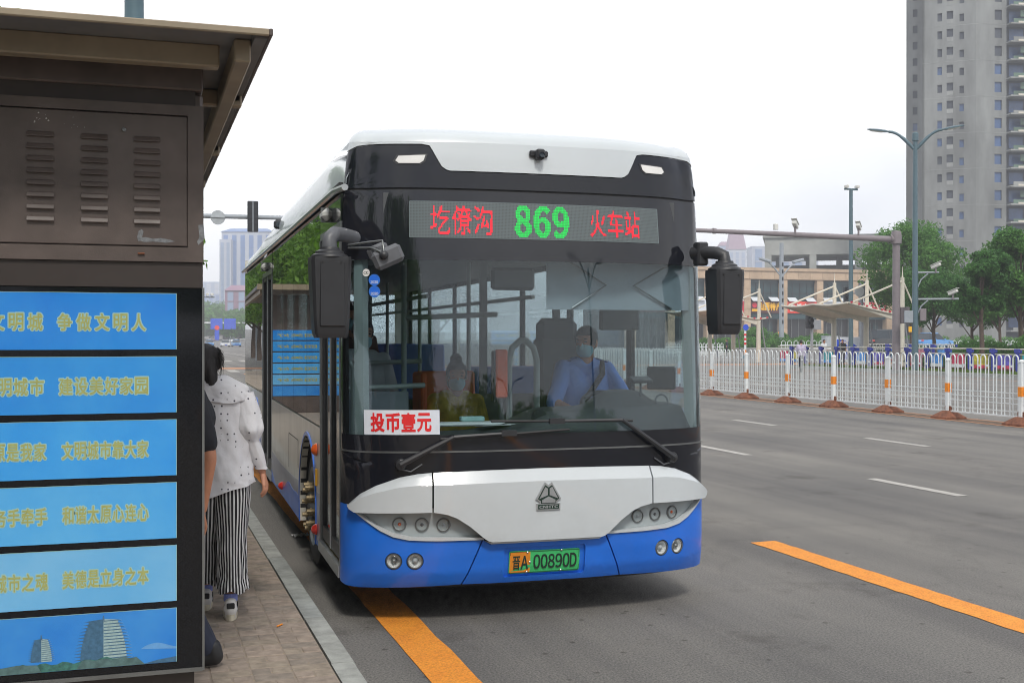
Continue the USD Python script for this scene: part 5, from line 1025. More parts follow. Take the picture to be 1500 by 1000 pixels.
def loft(rings, n=72, fold=0.0, nf=9, seed=0, uvr=1.0):
    """rings: (centre, rx, ry, fold depth); returns (v, f, uv)"""
    P = []; uv = []; a = np.linspace(0, 2 * PI, n + 1)
    for i, (c, rx, ry, fd) in enumerate(rings):
        q = np.c_[np.cos(a), np.sin(a), np.full(n + 1, i * .35 + seed)]
        fo = 1 + fd * (meshkit.fbm(np.c_[np.cos(a) * nf / 3.0, np.sin(a) * nf / 3.0, np.full(n + 1, i * .16 + seed * 7)], 3, seed) - .5) * 2
        P.append(np.c_[c[0] + rx * np.cos(a) * fo, c[1] + ry * np.sin(a) * fo, np.full(n + 1, c[2]) + (fd * .05 * np.sin(a * 5 + seed) if i in (0, len(rings) - 1) else 0)]); uv.append(np.c_[a / (2 * PI) * uvr, np.full(n + 1, i / len(rings))])
    v, f = grid(P); return v, f, np.vstack(uv)
def smooth_rings(keys, n):
    """keys (z, cx, cy, rx, ry, fold) -> n rings"""
    k = np.array(keys, float); s = np.linspace(0, 1, len(k)); q = np.linspace(0, 1, n); c = [np.interp(q, s, k[:, i]) for i in range(6)]
    return [((c[1][i], c[2][i], c[0][i]), c[3][i], c[4][i], c[5][i]) for i in range(n)]
v, f, uv = loft(smooth_rings([(1.425, -.03, .01, .062, .055, .02), (1.39, -.02, 0, .10, .07, .03), (1.345, 0, 0, .155, .085, .04), (1.28, 0, 0, .165, .105, .06), (1.15, .0, 0, .160, .118, .10), (1.02, .015, 0, .166, .125, .12), (.90, .015, 0, .165, .140, .13), (.80, .02, 0, .178, .150, .12), (.735, .02, 0, .182, .155, .10)], 44), 96, seed=2)
v[:, 2] += 0.05 * np.clip((v[:, 0]) / .18, -1, 1) * np.clip((1.0 - v[:, 2]) / .27, 0, 1)
bl_ = obj('blouse', (v, f), 'dots', w, smooth=True)
v, f, uv = loft(smooth_rings([(1.43, -.028, .01, .07, .06, .03), (1.405, -.02, 0, .105, .078, .05), (1.36, -.0, 0, .165, .10, .08), (1.31, .0, 0, .178, .114, .12), (1.272, .005, 0, .180, .120, .14)], 18), 96, seed=5); obj('collar_ruffle', (v, f), 'dots', bl_, smooth=True)
def sleeve(sh, el, wr, nm, pf=1.0):
    sh, el, wr = map(np.array, (sh, el, wr)); keys = []
    for k in np.linspace(0, 1, 26):
        p = sh + (el - sh) * (k / .55) if k < .55 else el + (wr - el) * ((k - .55) / .45)
        r_ = np.interp(k, [0, .12, .30, .46, .56, .60, .80, .93, .95, 1.0], [.06, .075, .085, .092 * pf, .066, .052, .047, .040, .036, .037]); keys.append((p, r_, r_, np.interp(k, [0, .3, .5, .6, .9, .95, 1], [.05, .12, .22, .12, .10, .02, .02])))
    v, f, uv = loft(keys, 48, seed=9); obj(nm, (v, f), 'dots', bl_, smooth=True)
sleeve((.135, 0, 1.33), (.170, -.02, 1.06), (.243, .027, .86), 'sleeve', 1.05); sleeve((-.135, 0, 1.33), (-.2, -.02, 1.06), (-.228, .055, .86), 'sleeve')
for (hip, bot, sd, ph_) in (((-.075, .0, .86), (-.085, .15, .17), 3, 0), ((.066, .0, .86), (.072, -.075, .165), 4, 1)):
    K = [(.92, hip[0] * .8, 0, .10, .118, .02), (.86, hip[0], 0, .105, .120, .05), (.70, lerp(hip, bot, .22)[0], lerp(hip, bot, .2)[1], .108, .118, .10), (.45, lerp(hip, bot, .55)[0], lerp(hip, bot, .55)[1], .088, .112, .17), (.26, lerp(hip, bot, .8)[0], lerp(hip, bot, .85)[1], .086, .118, .20), (bot[2], bot[0], bot[1], .094, .126, .22)]
    v, f, uv = loft(smooth_rings(K, 40), 120, seed=sd, uvr=9.6); obj('trouser_leg', (v, f), 'stripes', w, smooth=True, uv=uv)
for a, b in (((.06, -.10, .06), 1), ((-.085, .20, .06), 0)):
    a = np.array(a); s_ = obj('shoe', bones([(a + (0, -.045, .0), .040, a + (0, .05, -.012), .040), (a + (0, .05, -.012), .040, a + (.0, .14, -.02), .034), (a + (0, -.035, .035), .036, a + (0, .0, .025), .036)], .014, 3, [Manifold.cube([.06, .2, .03], True).translate([float(q) for q in a + (0, .045, -.035)])]), 'shoe_white', w, smooth=True)
    so = [(a[0] + .042 * math.cos(q) * (1.0 if math.sin(q) > 0 else .92), a[1] + .045 + .135 * math.sin(q)) for q in np.linspace(0, 2 * PI, 28, endpoint=False)]
    obj('sole', MB().tm(extr([so], .032).translate([0, 0, 0.001])), 'shoe_sole', s_)
    obj('heel_tab', MB().tm(remap(cham((.046, .014, .034), .005), lambda v: np.asarray(v) + a + (0, -.080, .028))), 'shoe_black', s_)
    obj('shoe_stripe', MB().box(a + (.040, .03, .0), (.006, .03, .05), rx=.5), 'shoe_black', s_)
    obj('sock', MB().lathe([(.040, .055), (.041, .095), (.038, .10)], (a[0], a[1] - .005, a[2] - .01), 16), 'sock', w)

# the man in profile, mostly behind the cabinet
MJ = dict(STAND, pelvis=(0, .05, .95), chest=(0, .02, 1.24), ell_=(-.2, -.085, 1.06), wrl=(-.2, -.05, .81), shl=(-.17, -.01, 1.36), shr=(.17, .02, 1.36), head=(0, .06, 1.56), neck=(0, .03, 1.42), hipl=(-.085, .08, .92), hipr=(.085, .08, .92), knl=(-.09, .13, .5), anl=(-.09, -.075, .10), anr=(.09, .20, .09), knr=(.09, .18, .5))
person('person', 'man in a dark tee shirt half hidden behind the advertising cabinet', (0.275, 6.10, GZ), math.radians(84), MJ, 'cloth_dark', 'cloth_navy', 'skin_tan', 0.37, 'short', True, look=0.1)

# people in the bus
def inbus(name, label, x, y, z, rz, J, **k):
    p = bus_pt(x, y, z); return person(name, label, p, rz - BUS_YAW, J, **k)
DJ = dict(SIT, ell_=(-.29, .14, .72), elr=(.29, .14, .72), wrl=(-.16, .38, .64), wrr=(.17, .40, .64))
dt, dj = inbus('person', 'bus driver in a light blue uniform shirt and face mask behind the windshield', 0.74, 1.30, 0.60, PI, DJ, top='cloth_blue', look=-0.75, sleeve=0.5, skin='skin_tan')
for s, k in ((-1, 'shl'), (1, 'shr')):
    q = dj[k]; obj('epaulette', MB().rbox(q + (-s * .035, 0, .062), (.12, .075, .012), .004, ry=s * .35), 'epaulette', dt)
    for m_ in (0, 1): obj('epaulette_bar', MB().box(q + (s * (.005 + .014 * m_), 0, .060 - .006 * m_), (.006, .06, .014), ry=s * .35), 'sign_white', dt)
obj('seat_belt', MB().tube([(-.13, .02, 1.02), (-.10, .115, .93), (.02, .155, .78), (.12, .14, .62)], .022, 6), 'cloth_dark', dt, smooth=True)
obj('shirt_collar', MB().hull([(-.07, .045, 1.03), (-.02, .10, .97), (-.085, .07, .985), (-.06, .03, 1.05)]).hull([(.07, .045, 1.03), (.02, .10, .97), (.085, .07, .985), (.06, .03, 1.05)]), 'cloth_blue', dt)
inbus('person', 'masked passenger with tied hair in a yellow dress seated behind the windshield', -0.10, 2.0, 0.33, PI - .05, SIT, top='cloth_yellow', look=-0.1, hair='bun', fem=True, hands=False, sleeve=.9, legs='cloth_red')
inbus('person', 'masked passenger in a white shirt seated by the front door', -0.84, 2.1, 0.66, PI + .1, SIT, top='cloth_white', hands=False, sleeve=.5)
inbus('person', 'masked passenger in a brown top standing in the aisle', -0.86, 2.6, 0.39, PI, STAND, top='cloth_brown', hands=False, fem=True, hair='long')
inbus('person', 'masked passenger in a mint shirt seated behind the hand rail', -0.88, 4.45, 0.80, PI, SIT, top='cloth_mint', hands=False)

lt = thing('litter', 'small orange stick lying on the brick pavement', 'litter', (.78, 6.74, .1515), .9); obj('stick', MB().rbox((0, 0, .004), (.055, .010, .007), .002), 'fence_band', lt)
lt = thing('litter', 'crumpled white plastic scrap on the asphalt beside the kerb', 'litter', (1.42, 10.6, .006), .2)
v, f = grid([[(.16 * (a - .5), .12 * (b - .5), .02 * math.sin(a * 9 + b * 5) ** 2 + .002) for b in np.linspace(0, 1, 7)] for a in np.linspace(0, 1, 9)]); obj('scrap', (v, f), 'paper', lt, smooth=True)
lt = thing('litter', 'tiny brown leaf on the brick pavement by the kerb', 'litter', (.70, 8.15, .152), .4); obj('leaf', MB().add([(-.02, 0, .003), (0, .012, .008), (.02, 0, .003), (0, -.012, .006)], [[0, 3, 2, 1]]), 'rust_base', lt)

# ================================================================ MEDIAN FENCE
FX, FP = 17.27, 2.26
def make_fence(name, label, x, y):
    t = thing(name, label, 'fence', (x, y, 0), 0, 'median fence sections along the road')
    po = obj('post', MB().rbox((0, 0, .725), (.10, .10, 1.15), .012), 'fence_white', t)
    obj('post_cap', MB().lathe([(.062, 1.295), (.066, 1.31), (.06, 1.335), (.035, 1.355), (.001, 1.362)], n=12), 'fence_white', po, smooth=30)
    obj('orange_band', MB().span((-.053, -.053, .60), (.053, .053, .80)), 'fence_band', t)
    b = MB(); b.hull([(sx * .27, sy * .27, z) for sx in (-1, 1) for sy in (-1, 1) for z in (0.002, .045)] + [(sx * .09, sy * .09, .185) for sx in (-1, 1) for sy in (-1, 1)])
    obj('base', b, 'rust_base', t)
    obj('base_clamp', MB().rbox((-.0, .07, .24), (.05, .06, .10), .008).rbox((0, -.07, .24), (.05, .06, .10), .008), 'rust_base', t)
    for k in range(9):
        yc = .172 + .2395 * k; q = [(0, yc - .075, .18), (0, yc - .075, 1.36)] + [(0, yc - .075 * math.cos(a), 1.36 + .085 * math.sin(a)) for a in np.linspace(.35, PI - .35, 6)] + [(0, yc + .075, 1.36), (0, yc + .075, .18)]
        h = obj('hoop', MB().tube(q, .0135, 6), 'fence_white', t, smooth=50)
        if k < 8: obj('link', MB().span((-.01, yc + .082, 1.19), (.01, yc + .157, 1.235)), 'fence_white', h)
    for z in (.66, .55, .44, .28): obj('wire', MB().span((-.007, .05, z - .008), (.007, FP - .05, z + .008)), 'fence_white', t)
    obj('bottom_rail', MB().span((-.018, .05, .165), (.018, FP - .05, .195)), 'fence_white', t)
    return t
fn = [19.4 + FP * k for k in range(-1, 13)]
words = ['first', 'second', 'third', 'fourth', 'fifth', 'sixth', 'seventh', 'eighth', 'ninth', 'tenth', 'eleventh', 'twelfth', 'thirteenth', 'fourteenth']
order = ['at the right picture edge'] + [f'{w_} from the right picture edge' for w_ in words[1:]]
f0 = make_fence('fence_section', 'white hooped median fence section at the right picture edge', FX, fn[0])
for k, y in enumerate(fn[1:]): copy(f0, (FX + R.uniform(-.03, .03), y + R.uniform(-.015, .015), 0), R.uniform(-.014, .014), f'white hooped median fence section with orange banded post, {order[k + 1]}')

# ================================================================ FAR SIDE OF THE ROAD
cols = ['ad_red', 'ad_purple', 'ad_yellow', 'ad_teal', 'ad_sky', 'ad_pink']
names = dict(ad_red='crimson', ad_purple='purple', ad_yellow='yellow', ad_teal='teal', ad_sky='sky blue', ad_pink='pink')
def ad_rail(x, y, dy, c, label, h=1.12, x2=None):
    t = thing('advert_railing', label, 'railing', (x, y, .13), 0, 'advert railings on the far verge'); dx = 0 if x2 is None else x2
    obj('post', MB().rbox((0, 0, h / 2), (.14, .20, h), .02), 'rail_blue', t); obj('post_cap', MB().span((-.09, -.16, h - .14), (.09, .16, h + .05)), 'rail_blue', t)
    obj('top_rail', MB().cyl((0, 0, h + .03), (dx, dy, h + .03), .032, n=8), 'canopy_frame', t); obj('mid_rail', MB().cyl((0, .1, h - .22), (dx, dy, h - .22), .024, n=8), 'canopy_frame', t); obj('low_rail', MB().cyl((0, .1, .16), (dx, dy, .16), .02, n=8), 'rust_base', t)
    for k in range(12): obj('bar', MB().cyl((dx * (k + .5) / 12, dy * (k + .5) / 12, .16), (dx * (k + .5) / 12, dy * (k + .5) / 12, h - .22), .012, n=5), 'pole_lilac', t)
    if c:
        a, b = .24, .80
        pn = obj('advert_board', MB().add([[dx * a - .04, dy * a, .22], [dx * b - .04, dy * b, .22], [dx * b - .04, dy * b, h - .26], [dx * a - .04, dy * a, h - .26], [dx * a, dy * a, .22], [dx * b, dy * b, .22], [dx * b, dy * b, h - .26], [dx * a, dy * a, h - .26]], [[0, 3, 2, 1], [4, 5, 6, 7], [0, 4, 7, 3], [1, 2, 6, 5], [2, 3, 7, 6], [0, 1, 5, 4]]), c, t)
        obj('board_stripe', MB().add([[dx * a - .043, dy * a, .22], [dx * b - .043, dy * b, .22], [dx * b - .043, dy * b, .38], [dx * a - .043, dy * a, .38]], [[0, 3, 2, 1]]), rng.choice(['ad_sky', 'ad_red', 'fence_white']), pn)
    return t
seq = ['ad_teal', 'ad_purple', 'ad_yellow', 'ad_red', 'ad_sky', 'ad_pink', None, 'ad_purple', 'ad_sky', None, 'ad_teal', None, 'ad_yellow', 'ad_red', 'ad_pink']
for k in range(14):
    y = 42.2 + 1.62 * k; c = seq[k]
    ad_rail(38.75, y, 1.62, c, f'railing section with a {names[c]} advert board, {words[k]} from the right' if c else f'railing section without a board, {words[k]} from the right')
for k in range(6):
    c = ['ad_purple', None, 'ad_sky', 'ad_pink', 'ad_sky', None][k]
    ad_rail(45.2 + .0 * k, 51.5 + 2.2 * k, 2.2, c, ('rear blue posted railing section with a ' + names[c] + ' board' if c else 'rear blue posted railing section without a board') + f', {words[k]} of the back row', 1.25)

# lamp post and camera gantry
lp = thing('street_lamp', 'tall blue-grey twin-arm street lamp on the far verge beside the gantry post', 'lamp post', (37.75, 49.95, .13), -.55)
lamp_post(lp, 12.0, .17, 'pole_blue', ((-1, 1.3), (1, 1.3)), .42)
obj('service_box', MB().rbox((-.32, -.05, 2.75), (.42, .3, .62), .02), 'pole_grey', lp); obj('service_box', MB().rbox((.38, .0, 2.85), (.30, .3, .62), .02), 'pole_lilac', lp); obj('yellow_tag', MB().box((-.25, -.17, 2.12), (.16, .04, .28)), 'letter_yellow', lp)
def cctv(p, rz, par, s=1.0, name='camera'):
    c = obj(name, MB().rbox((p[0], p[1], p[2]), (.20 * s, .62 * s, .20 * s), .03, rz=rz, rx=-.35), 'cam_white', par); 
    obj('camera_hood', MB().rbox((p[0], p[1], p[2] + .13 * s), (.26 * s, .72 * s, .03), .01, rz=rz, rx=-.35), 'cam_white', c); obj('camera_mount', MB().cyl((p[0], p[1], p[2] - .1 * s), (p[0], p[1], p[2] - .42 * s), .05 * s, n=8), 'pole_lilac', c)
for z, ln in ((5.0, 1.15), (3.65, 2.1)):
    obj('camera_arm', MB().cyl((0.1, 0, z), (ln, -.0, z + .0), .045, n=8), 'pole_grey', lp); obj('arm_brace', MB().tube([(.12, 0, z - .75), (.3, 0, z - .35), (.62, 0, z - .06)], .035, 7), 'pole_grey', lp, smooth=True); cctv((ln * .86, -.1, z + .33), .9, lp, .85)
gt = thing('camera_gantry', 'lilac-grey steel gantry post with a long camera arm over the road', 'gantry', (37.5, 51.15, .13))
obj('post', MB().tube([(0, 0, 0), (0, 0, 7.15)], [.215, .185], 16), 'pole_lilac', gt, smooth=40)
obj('post_top', MB().lathe([(.27, 6.55), (.27, 7.0), (.23, 7.2), (.001, 7.25)], n=14), 'pole_lilac', gt, smooth=30)
obj('arm', MB().tube([(-.1, 0, 6.78), (-6, 0, 6.86), (-13.5, 0, 6.95), (-15.5, 0, 6.96)], [.16, .13, .095, .085], 12), 'pole_lilac', gt, smooth=40)
obj('arm_flange', MB().lathe([(.24, -.42), (.24, -.34)], (0, 0, 6.78), 14, 'x').lathe([(.14, -10.6), (.14, -10.45)], (0, 0, 6.92), 12, 'x'), 'pole_lilac', gt)
for x, s in ((-2.35, 1.0), (-6.05, 1.1)): cctv((x, -.1, 7.36), -.75, gt, s)
obj('small_box', MB().rbox((-7.1, 0, 7.22), (.2, .2, .3), .02), 'cam_white', gt)
obj('control_box', MB().rbox((.42, -.02, 2.85), (.5, .4, .85), .02), 'pole_lilac', gt)
bp = thing('bollard_post', 'short cream and black traffic post between the gantry and the street lamp', 'post', (38.35, 52.2, .13))
obj('post', MB().cyl((0, 0, 0), (0, 0, 2.1), .14, n=14), 'canopy_frame', bp, smooth=40); obj('black_band', MB().cyl((0, 0, 1.38), (0, 0, 1.85), .145, n=14), 'signal_black', bp, smooth=40)

# bus stop canopies
def canopy(label, x, y0, y1, zf=3.62, zb=2.95):
    t = thing('bus_stop_canopy', label, 'canopy', (x, y0, .13)); W = y1 - y0; n = max(2, int(round(W / 3.3)) + 1)
    P = [[(-3.6 + 4.3 * u_, W * k, np.interp(u_, [0, .8, 1], [zf, zb + .02, zb + .10]) - .10 * math.sin(PI * ((k * (n - 1)) % 1)) - .06 * math.sin(PI * u_)) for u_ in np.linspace(0, 1, 9)] for k in np.linspace(0, 1, 4 * (n - 1) + 1)]
    v, f = grid(P); v2 = v + (0, 0, .05); obj('membrane', MB().add(v, f[:, ::-1]).add(v2, f), 'canopy', t, smooth=True)
    for e in (0, -1):
        q = [np.array(p) + (0, 0, .025) for p in P[e]]; obj('edge_pipe', MB().tube(q, .05, 7), 'canopy_frame', t, smooth=True)
    obj('front_pipe', MB().tube([np.array(p[0]) + (0, 0, .02) for p in P], .055, 7), 'canopy_frame', t, smooth=True)
    for k in range(9):
        u_ = k / 8; p = np.array([-3.4 + 4.0 * u_, -.06, np.interp(u_, [0, .8, 1], [zf, zb + .02, zb + .1]) + .05]); obj('edge_lashing', MB().box(p, (.13, .04, .09)), 'shop_crimson', t)
    for k in range(n):
        y = W * k / (n - 1) * .96 + .1
        obj('column', MB().cyl((0, y, 0), (0, y, 2.9), .17, .15, 12), 'canopy_frame', t, smooth=40)
        obj('mast', MB().cyl((.05, y, 3.0), (.05, y, 5.1), .13, .10, 10), 'canopy_frame', t, smooth=40)
        obj('mast_spike', MB().cyl((.05, y, 5.1), (.05, y, 5.7), .04, .015, 6), 'canopy_frame', t)
        obj('beam', MB().hull([(-3.5, y - .04, zf - .03), (-3.5, y + .04, zf - .03), (-3.5, y, zf - .10), (.2, y - .06, zb - .02), (.2, y + .06, zb - .02), (0, y - .06, zb - .42), (0, y + .06, zb - .42)]), 'canopy_frame', t)
        obj('tie_rod', MB().cyl((.05, y, 4.9), (-3.2, y, zf + .06), .055, n=7), 'canopy_frame', t); obj('tie_rod', MB().cyl((.05, y, 4.95), (1.0, y, zb + .15), .045, n=7), 'canopy_frame', t)
        obj('stay', MB().cyl((.35, y + .2, 2.75), (1.1, y + .7, 0), .045, n=7), 'pole_grey', t)
    return t
canopy('large cream membrane canopy on masts behind the gantry post', 41.2, 55.6, 62.6)
canopy('second cream membrane canopy appearing beside the wing mirror', 41.2, 71.5, 79)

# signals, poles and signs at the junction
def pole(name, label, x, y, h, r, mt): 
    t = thing(name, label, 'pole', (x, y, 0)); obj('pole', MB().tube([(0, 0, 0), (0, 0, h)], [r, r * .75], 12), mt, t, smooth=40); return t
t = pole('camera_pole', 'tall blue-grey pole topped by two small cameras behind the canopy', 46.9, 69.0, 12.0, .165, 'pole_blue')
for s in (-1, 1): obj('camera_bracket', MB().rbox((s * .28, 0, 12.05), (.5, .14, .12), .02), 'pole_blue', t); obj('camera', MB().rbox((s * .42, -.1, 12.22), (.18, .4, .2), .03), 'cam_white', t)
def signal(t, x, z, rz=0.0, h=1.35):
    b = obj('signal_head', MB().rbox((x, 0, z), (.5, .28, h), .04), 'signal_black', t)
    for k in range(3): obj('signal_visor', MB().lathe([(.17, -.16), (.17, -.34), (.15, -.34), (.15, -.16)], (x, 0, z + (1 - k) * .42), 12, 'y'), 'signal_black', b)
t = thing('traffic_signal', 'dark traffic signals on a grey pole with a round blue sign', 'traffic light', (52.6, 76.0, 0))
obj('pole', MB().cyl((0, 0, 0), (0, 0, 6.2), .17, .13, 12), 'pole_grey', t, smooth=40); obj('arm', MB().cyl((-.1, 0, 4.9), (3.6, 0, 5.0), .07, n=8), 'pole_grey', t)
signal(t, -1.3, 5.0); signal(t, .55, 5.25); obj('signal_bracket', MB().cyl((-1.3, 0, 5.2), (.4, 0, 5.2), .05, n=8), 'pole_grey', t)
s_ = obj('round_sign', MB().lathe([(.55, .0), (.55, -.04), (.001, -.04)], (2.6, -.08, 5.3), 24, 'y'), 'sign_red', t); obj('sign_face', MB().lathe([(.44, -.045), (.001, -.05)], (2.6, -.08, 5.3), 24, 'y'), 'sign_blue', s_); obj('sign_bar', MB().box((2.6, -.15, 5.3), (.9, .02, .10), ry=.78), 'sign_red', s_)
obj('speed_sign', MB().lathe([(.42, .0), (.42, -.04), (.001, -.04)], (-.35, -.2, 5.35), 20, 'y'), 'sign_white', t)
t = thing('pedestrian_signal', 'small dark pedestrian signal on a short post beside the canopy column', 'traffic light', (46.1, 72.6, 0))
obj('post', MB().cyl((0, 0, 0), (0, 0, 3.4), .1, n=10), 'pole_grey', t, smooth=40); signal(t, -.2, 3.05, 0, 1.1); obj('sign_box', MB().rbox((.45, 0, 2.75), (.6, .1, .7), .02), 'pole_grey', t)
t = thing('garden_lamp', 'slim pale lamp post with two short drooping arms before the shops', 'lamp post', (68.5, 114.0, 0))
obj('pole', MB().tube([(0, 0, 0), (0, 0, 12.4)], [.30, .22], 12), 'pole_grey', t, smooth=40)
for s in (-1, 1): a = obj('arm', MB().tube([(0, 0, 8.6), (s * 1.0, 0, 9.7), (s * 1.6, 0, 10.2)], .09, 8), 'pole_grey', t, smooth=True); obj('lamp_head', MB().rbox((s * 2.1, 0, 10.45), (1.4, .5, .3), .08, ry=-s * .25), 'pole_grey', t)
for k in range(9): obj('slot', MB().box((0, -.275 + .004 * k, 3.6 + .8 * k), (.16, .05, .42)), 'signal_black', t)
t = thing('keep_right_sign', 'small blue arrow sign on a striped post in front of the hedge', 'sign', (51.6, 92.0, 0))
obj('post', MB().cyl((0, 0, .2), (0, 0, 3.0), .10, n=10), 'fence_white', t); obj('base', MB().cyl((0, 0, 0), (0, 0, .25), .42, .2, 12), 'pole_blue', t); obj('sign_plate', MB().lathe([(.28, .0), (.28, -.03), (.001, -.03)], (0, -.1, 2.75), 18, 'y'), 'sign_blue', t)
for k in range(3): obj('red_band', MB().cyl((0, 0, 1.2 + .4 * k), (0, 0, 1.4 + .4 * k), .105, n=10), 'sign_red', t)
obj('orange_band', MB().cyl((0, 0, .35), (0, 0, .75), .105, n=10), 'fence_band', t)
for k, (u_, lab, mt) in enumerate(((70.2, 'pale green utility cabinet left of its cream neighbour', 'sign_grey'), (72.3, 'cream utility cabinet right of the pale green one', 'canopy_frame'))):
    t = thing('utility_cabinet', lab, 'utility box', (u_, 107.0 + k * .5, 0)); obj('body', MB().rbox((0, 0, 1.0), (1.7, .8, 2.0 - .2 * k), .03), mt, t); obj('door', MB().rbox((-.4, -.41, 1.0), (.74, .03, 1.6 - .2 * k), .01), mt, t); obj('door', MB().rbox((.4, -.41, 1.0), (.74, .03, 1.6 - .2 * k), .01), mt, t); obj('roof', MB().span((-.9, -.45, 2.0 - .2 * k), (.9, .45, 2.06 - .2 * k)), mt, t)
t = thing('notice_board', 'blue and white notice board with a rounded blue fan shape behind the canopy columns', 'sign board', (52.2, 76.9, 0), .0)
obj('board', MB().rbox((0, 0, 1.0), (2.5, .08, 1.75), .02), 'sign_white', t)
fan = [(-1.2, .2), (1.15, .2)] + [(1.15 - 2.35 * (1 - math.cos(a)), .2 + 1.5 * math.sin(a)) for a in np.linspace(.1, PI / 2, 10)]
obj('blue_fan', xz_panel([[p for p in fan if p[0] >= -1.2] + [(-1.2, 1.7)]], -.045, -.05), 'sign_blue', t); obj('foot', MB().span((-1.1, -.25, 0), (-1.0, .25, .14)).span((1.0, -.25, 0), (1.1, .25, .14)), 'pole_grey', t)
for k in range(2): obj('lettering', remap(text_solid(text('文明' if k == 0 else '文明城', .8 + .4 * k, .38, 2), .01), to_xz(-1.0, -.052, 1.2 - .55 * k)), 'letter_white', t)

# people across the road
def walker(label, x, y, rz, top, legs, skin='skin_tan', z=0.0, J=STAND, **k): return person('person', label, (x, y, z), rz, J, top, legs, skin, hands=False, face=False, mask=False, ref=.05, **k)
walker('cyclist in a pale lilac shirt and cap riding away beyond the fence', 33.2, 53.3, -.5, 'cloth_lav', 'cloth_navy', J=dict(SIT, wrl=(-.2, .42, .82), wrr=(.2, .42, .82), knl=(-.1, .3, .35), anl=(-.1, .2, -.05), knr=(.1, .32, .5), anr=(.1, .3, .12)), z=.42)
bk = thing('bicycle', 'dark bicycle under the cyclist beyond the fence', 'bicycle', (33.2, 53.3, 0), -.5)
for nm, y in (('front_wheel', .62), ('rear_wheel', -.42)):
    v, f = grid([[(.02 * math.cos(b), y + (.31 + .02 * math.sin(b)) * math.cos(a), .33 + (.31 + .02 * math.sin(b)) * math.sin(a)) for b in np.linspace(0, 2 * PI, 6)] for a in np.linspace(0, 2 * PI, 25)]); wl_ = obj(nm, (v, f), 'rubber', bk)
    m = MB()
    for a in np.linspace(0, PI, 7)[:-1]: m.cyl((0, y - .3 * math.cos(a), .33 - .3 * math.sin(a)), (0, y + .3 * math.cos(a), .33 + .3 * math.sin(a)), .004, n=4)
    obj('spokes', m, 'silver', wl_, kind='stuff')
obj('frame', MB().tube([(0, -.42, .33), (0, .02, .30), (0, .50, .78), (0, -.12, .80), (0, .02, .30)], .022, 7).tube([(0, -.42, .33), (0, -.13, .80)], .016, 6).tube([(0, .62, .33), (0, .48, .95)], .018, 6), 'signal_black', bk); obj('handlebar', MB().tube([(-.28, .42, 1.02), (0, .5, .98), (.28, .42, 1.02)], .016, 6), 'signal_black', bk); obj('saddle', MB().rbox((0, -.16, .87), (.16, .26, .06), .025), 'signal_black', bk)
walker('man in a white shirt standing at the end of the advert railing', 42.3, 65.2, PI, 'cloth_white', 'cloth_navy', hair='short')
walker('person in black beside the pedestrian signal', 46.9, 70.0, PI - .6, 'cloth_dark', 'cloth_navy', hair='short')
walker('person in a dark red top at the shop door', 99.6, 169.0, PI, 'cloth_red', 'cloth_dark', z=.1, hair='short')
walker('person in dark clothes behind the railing under the mirror', 56.0, 103.5, 1.0, 'cloth_navy', 'cloth_dark', hair='short')

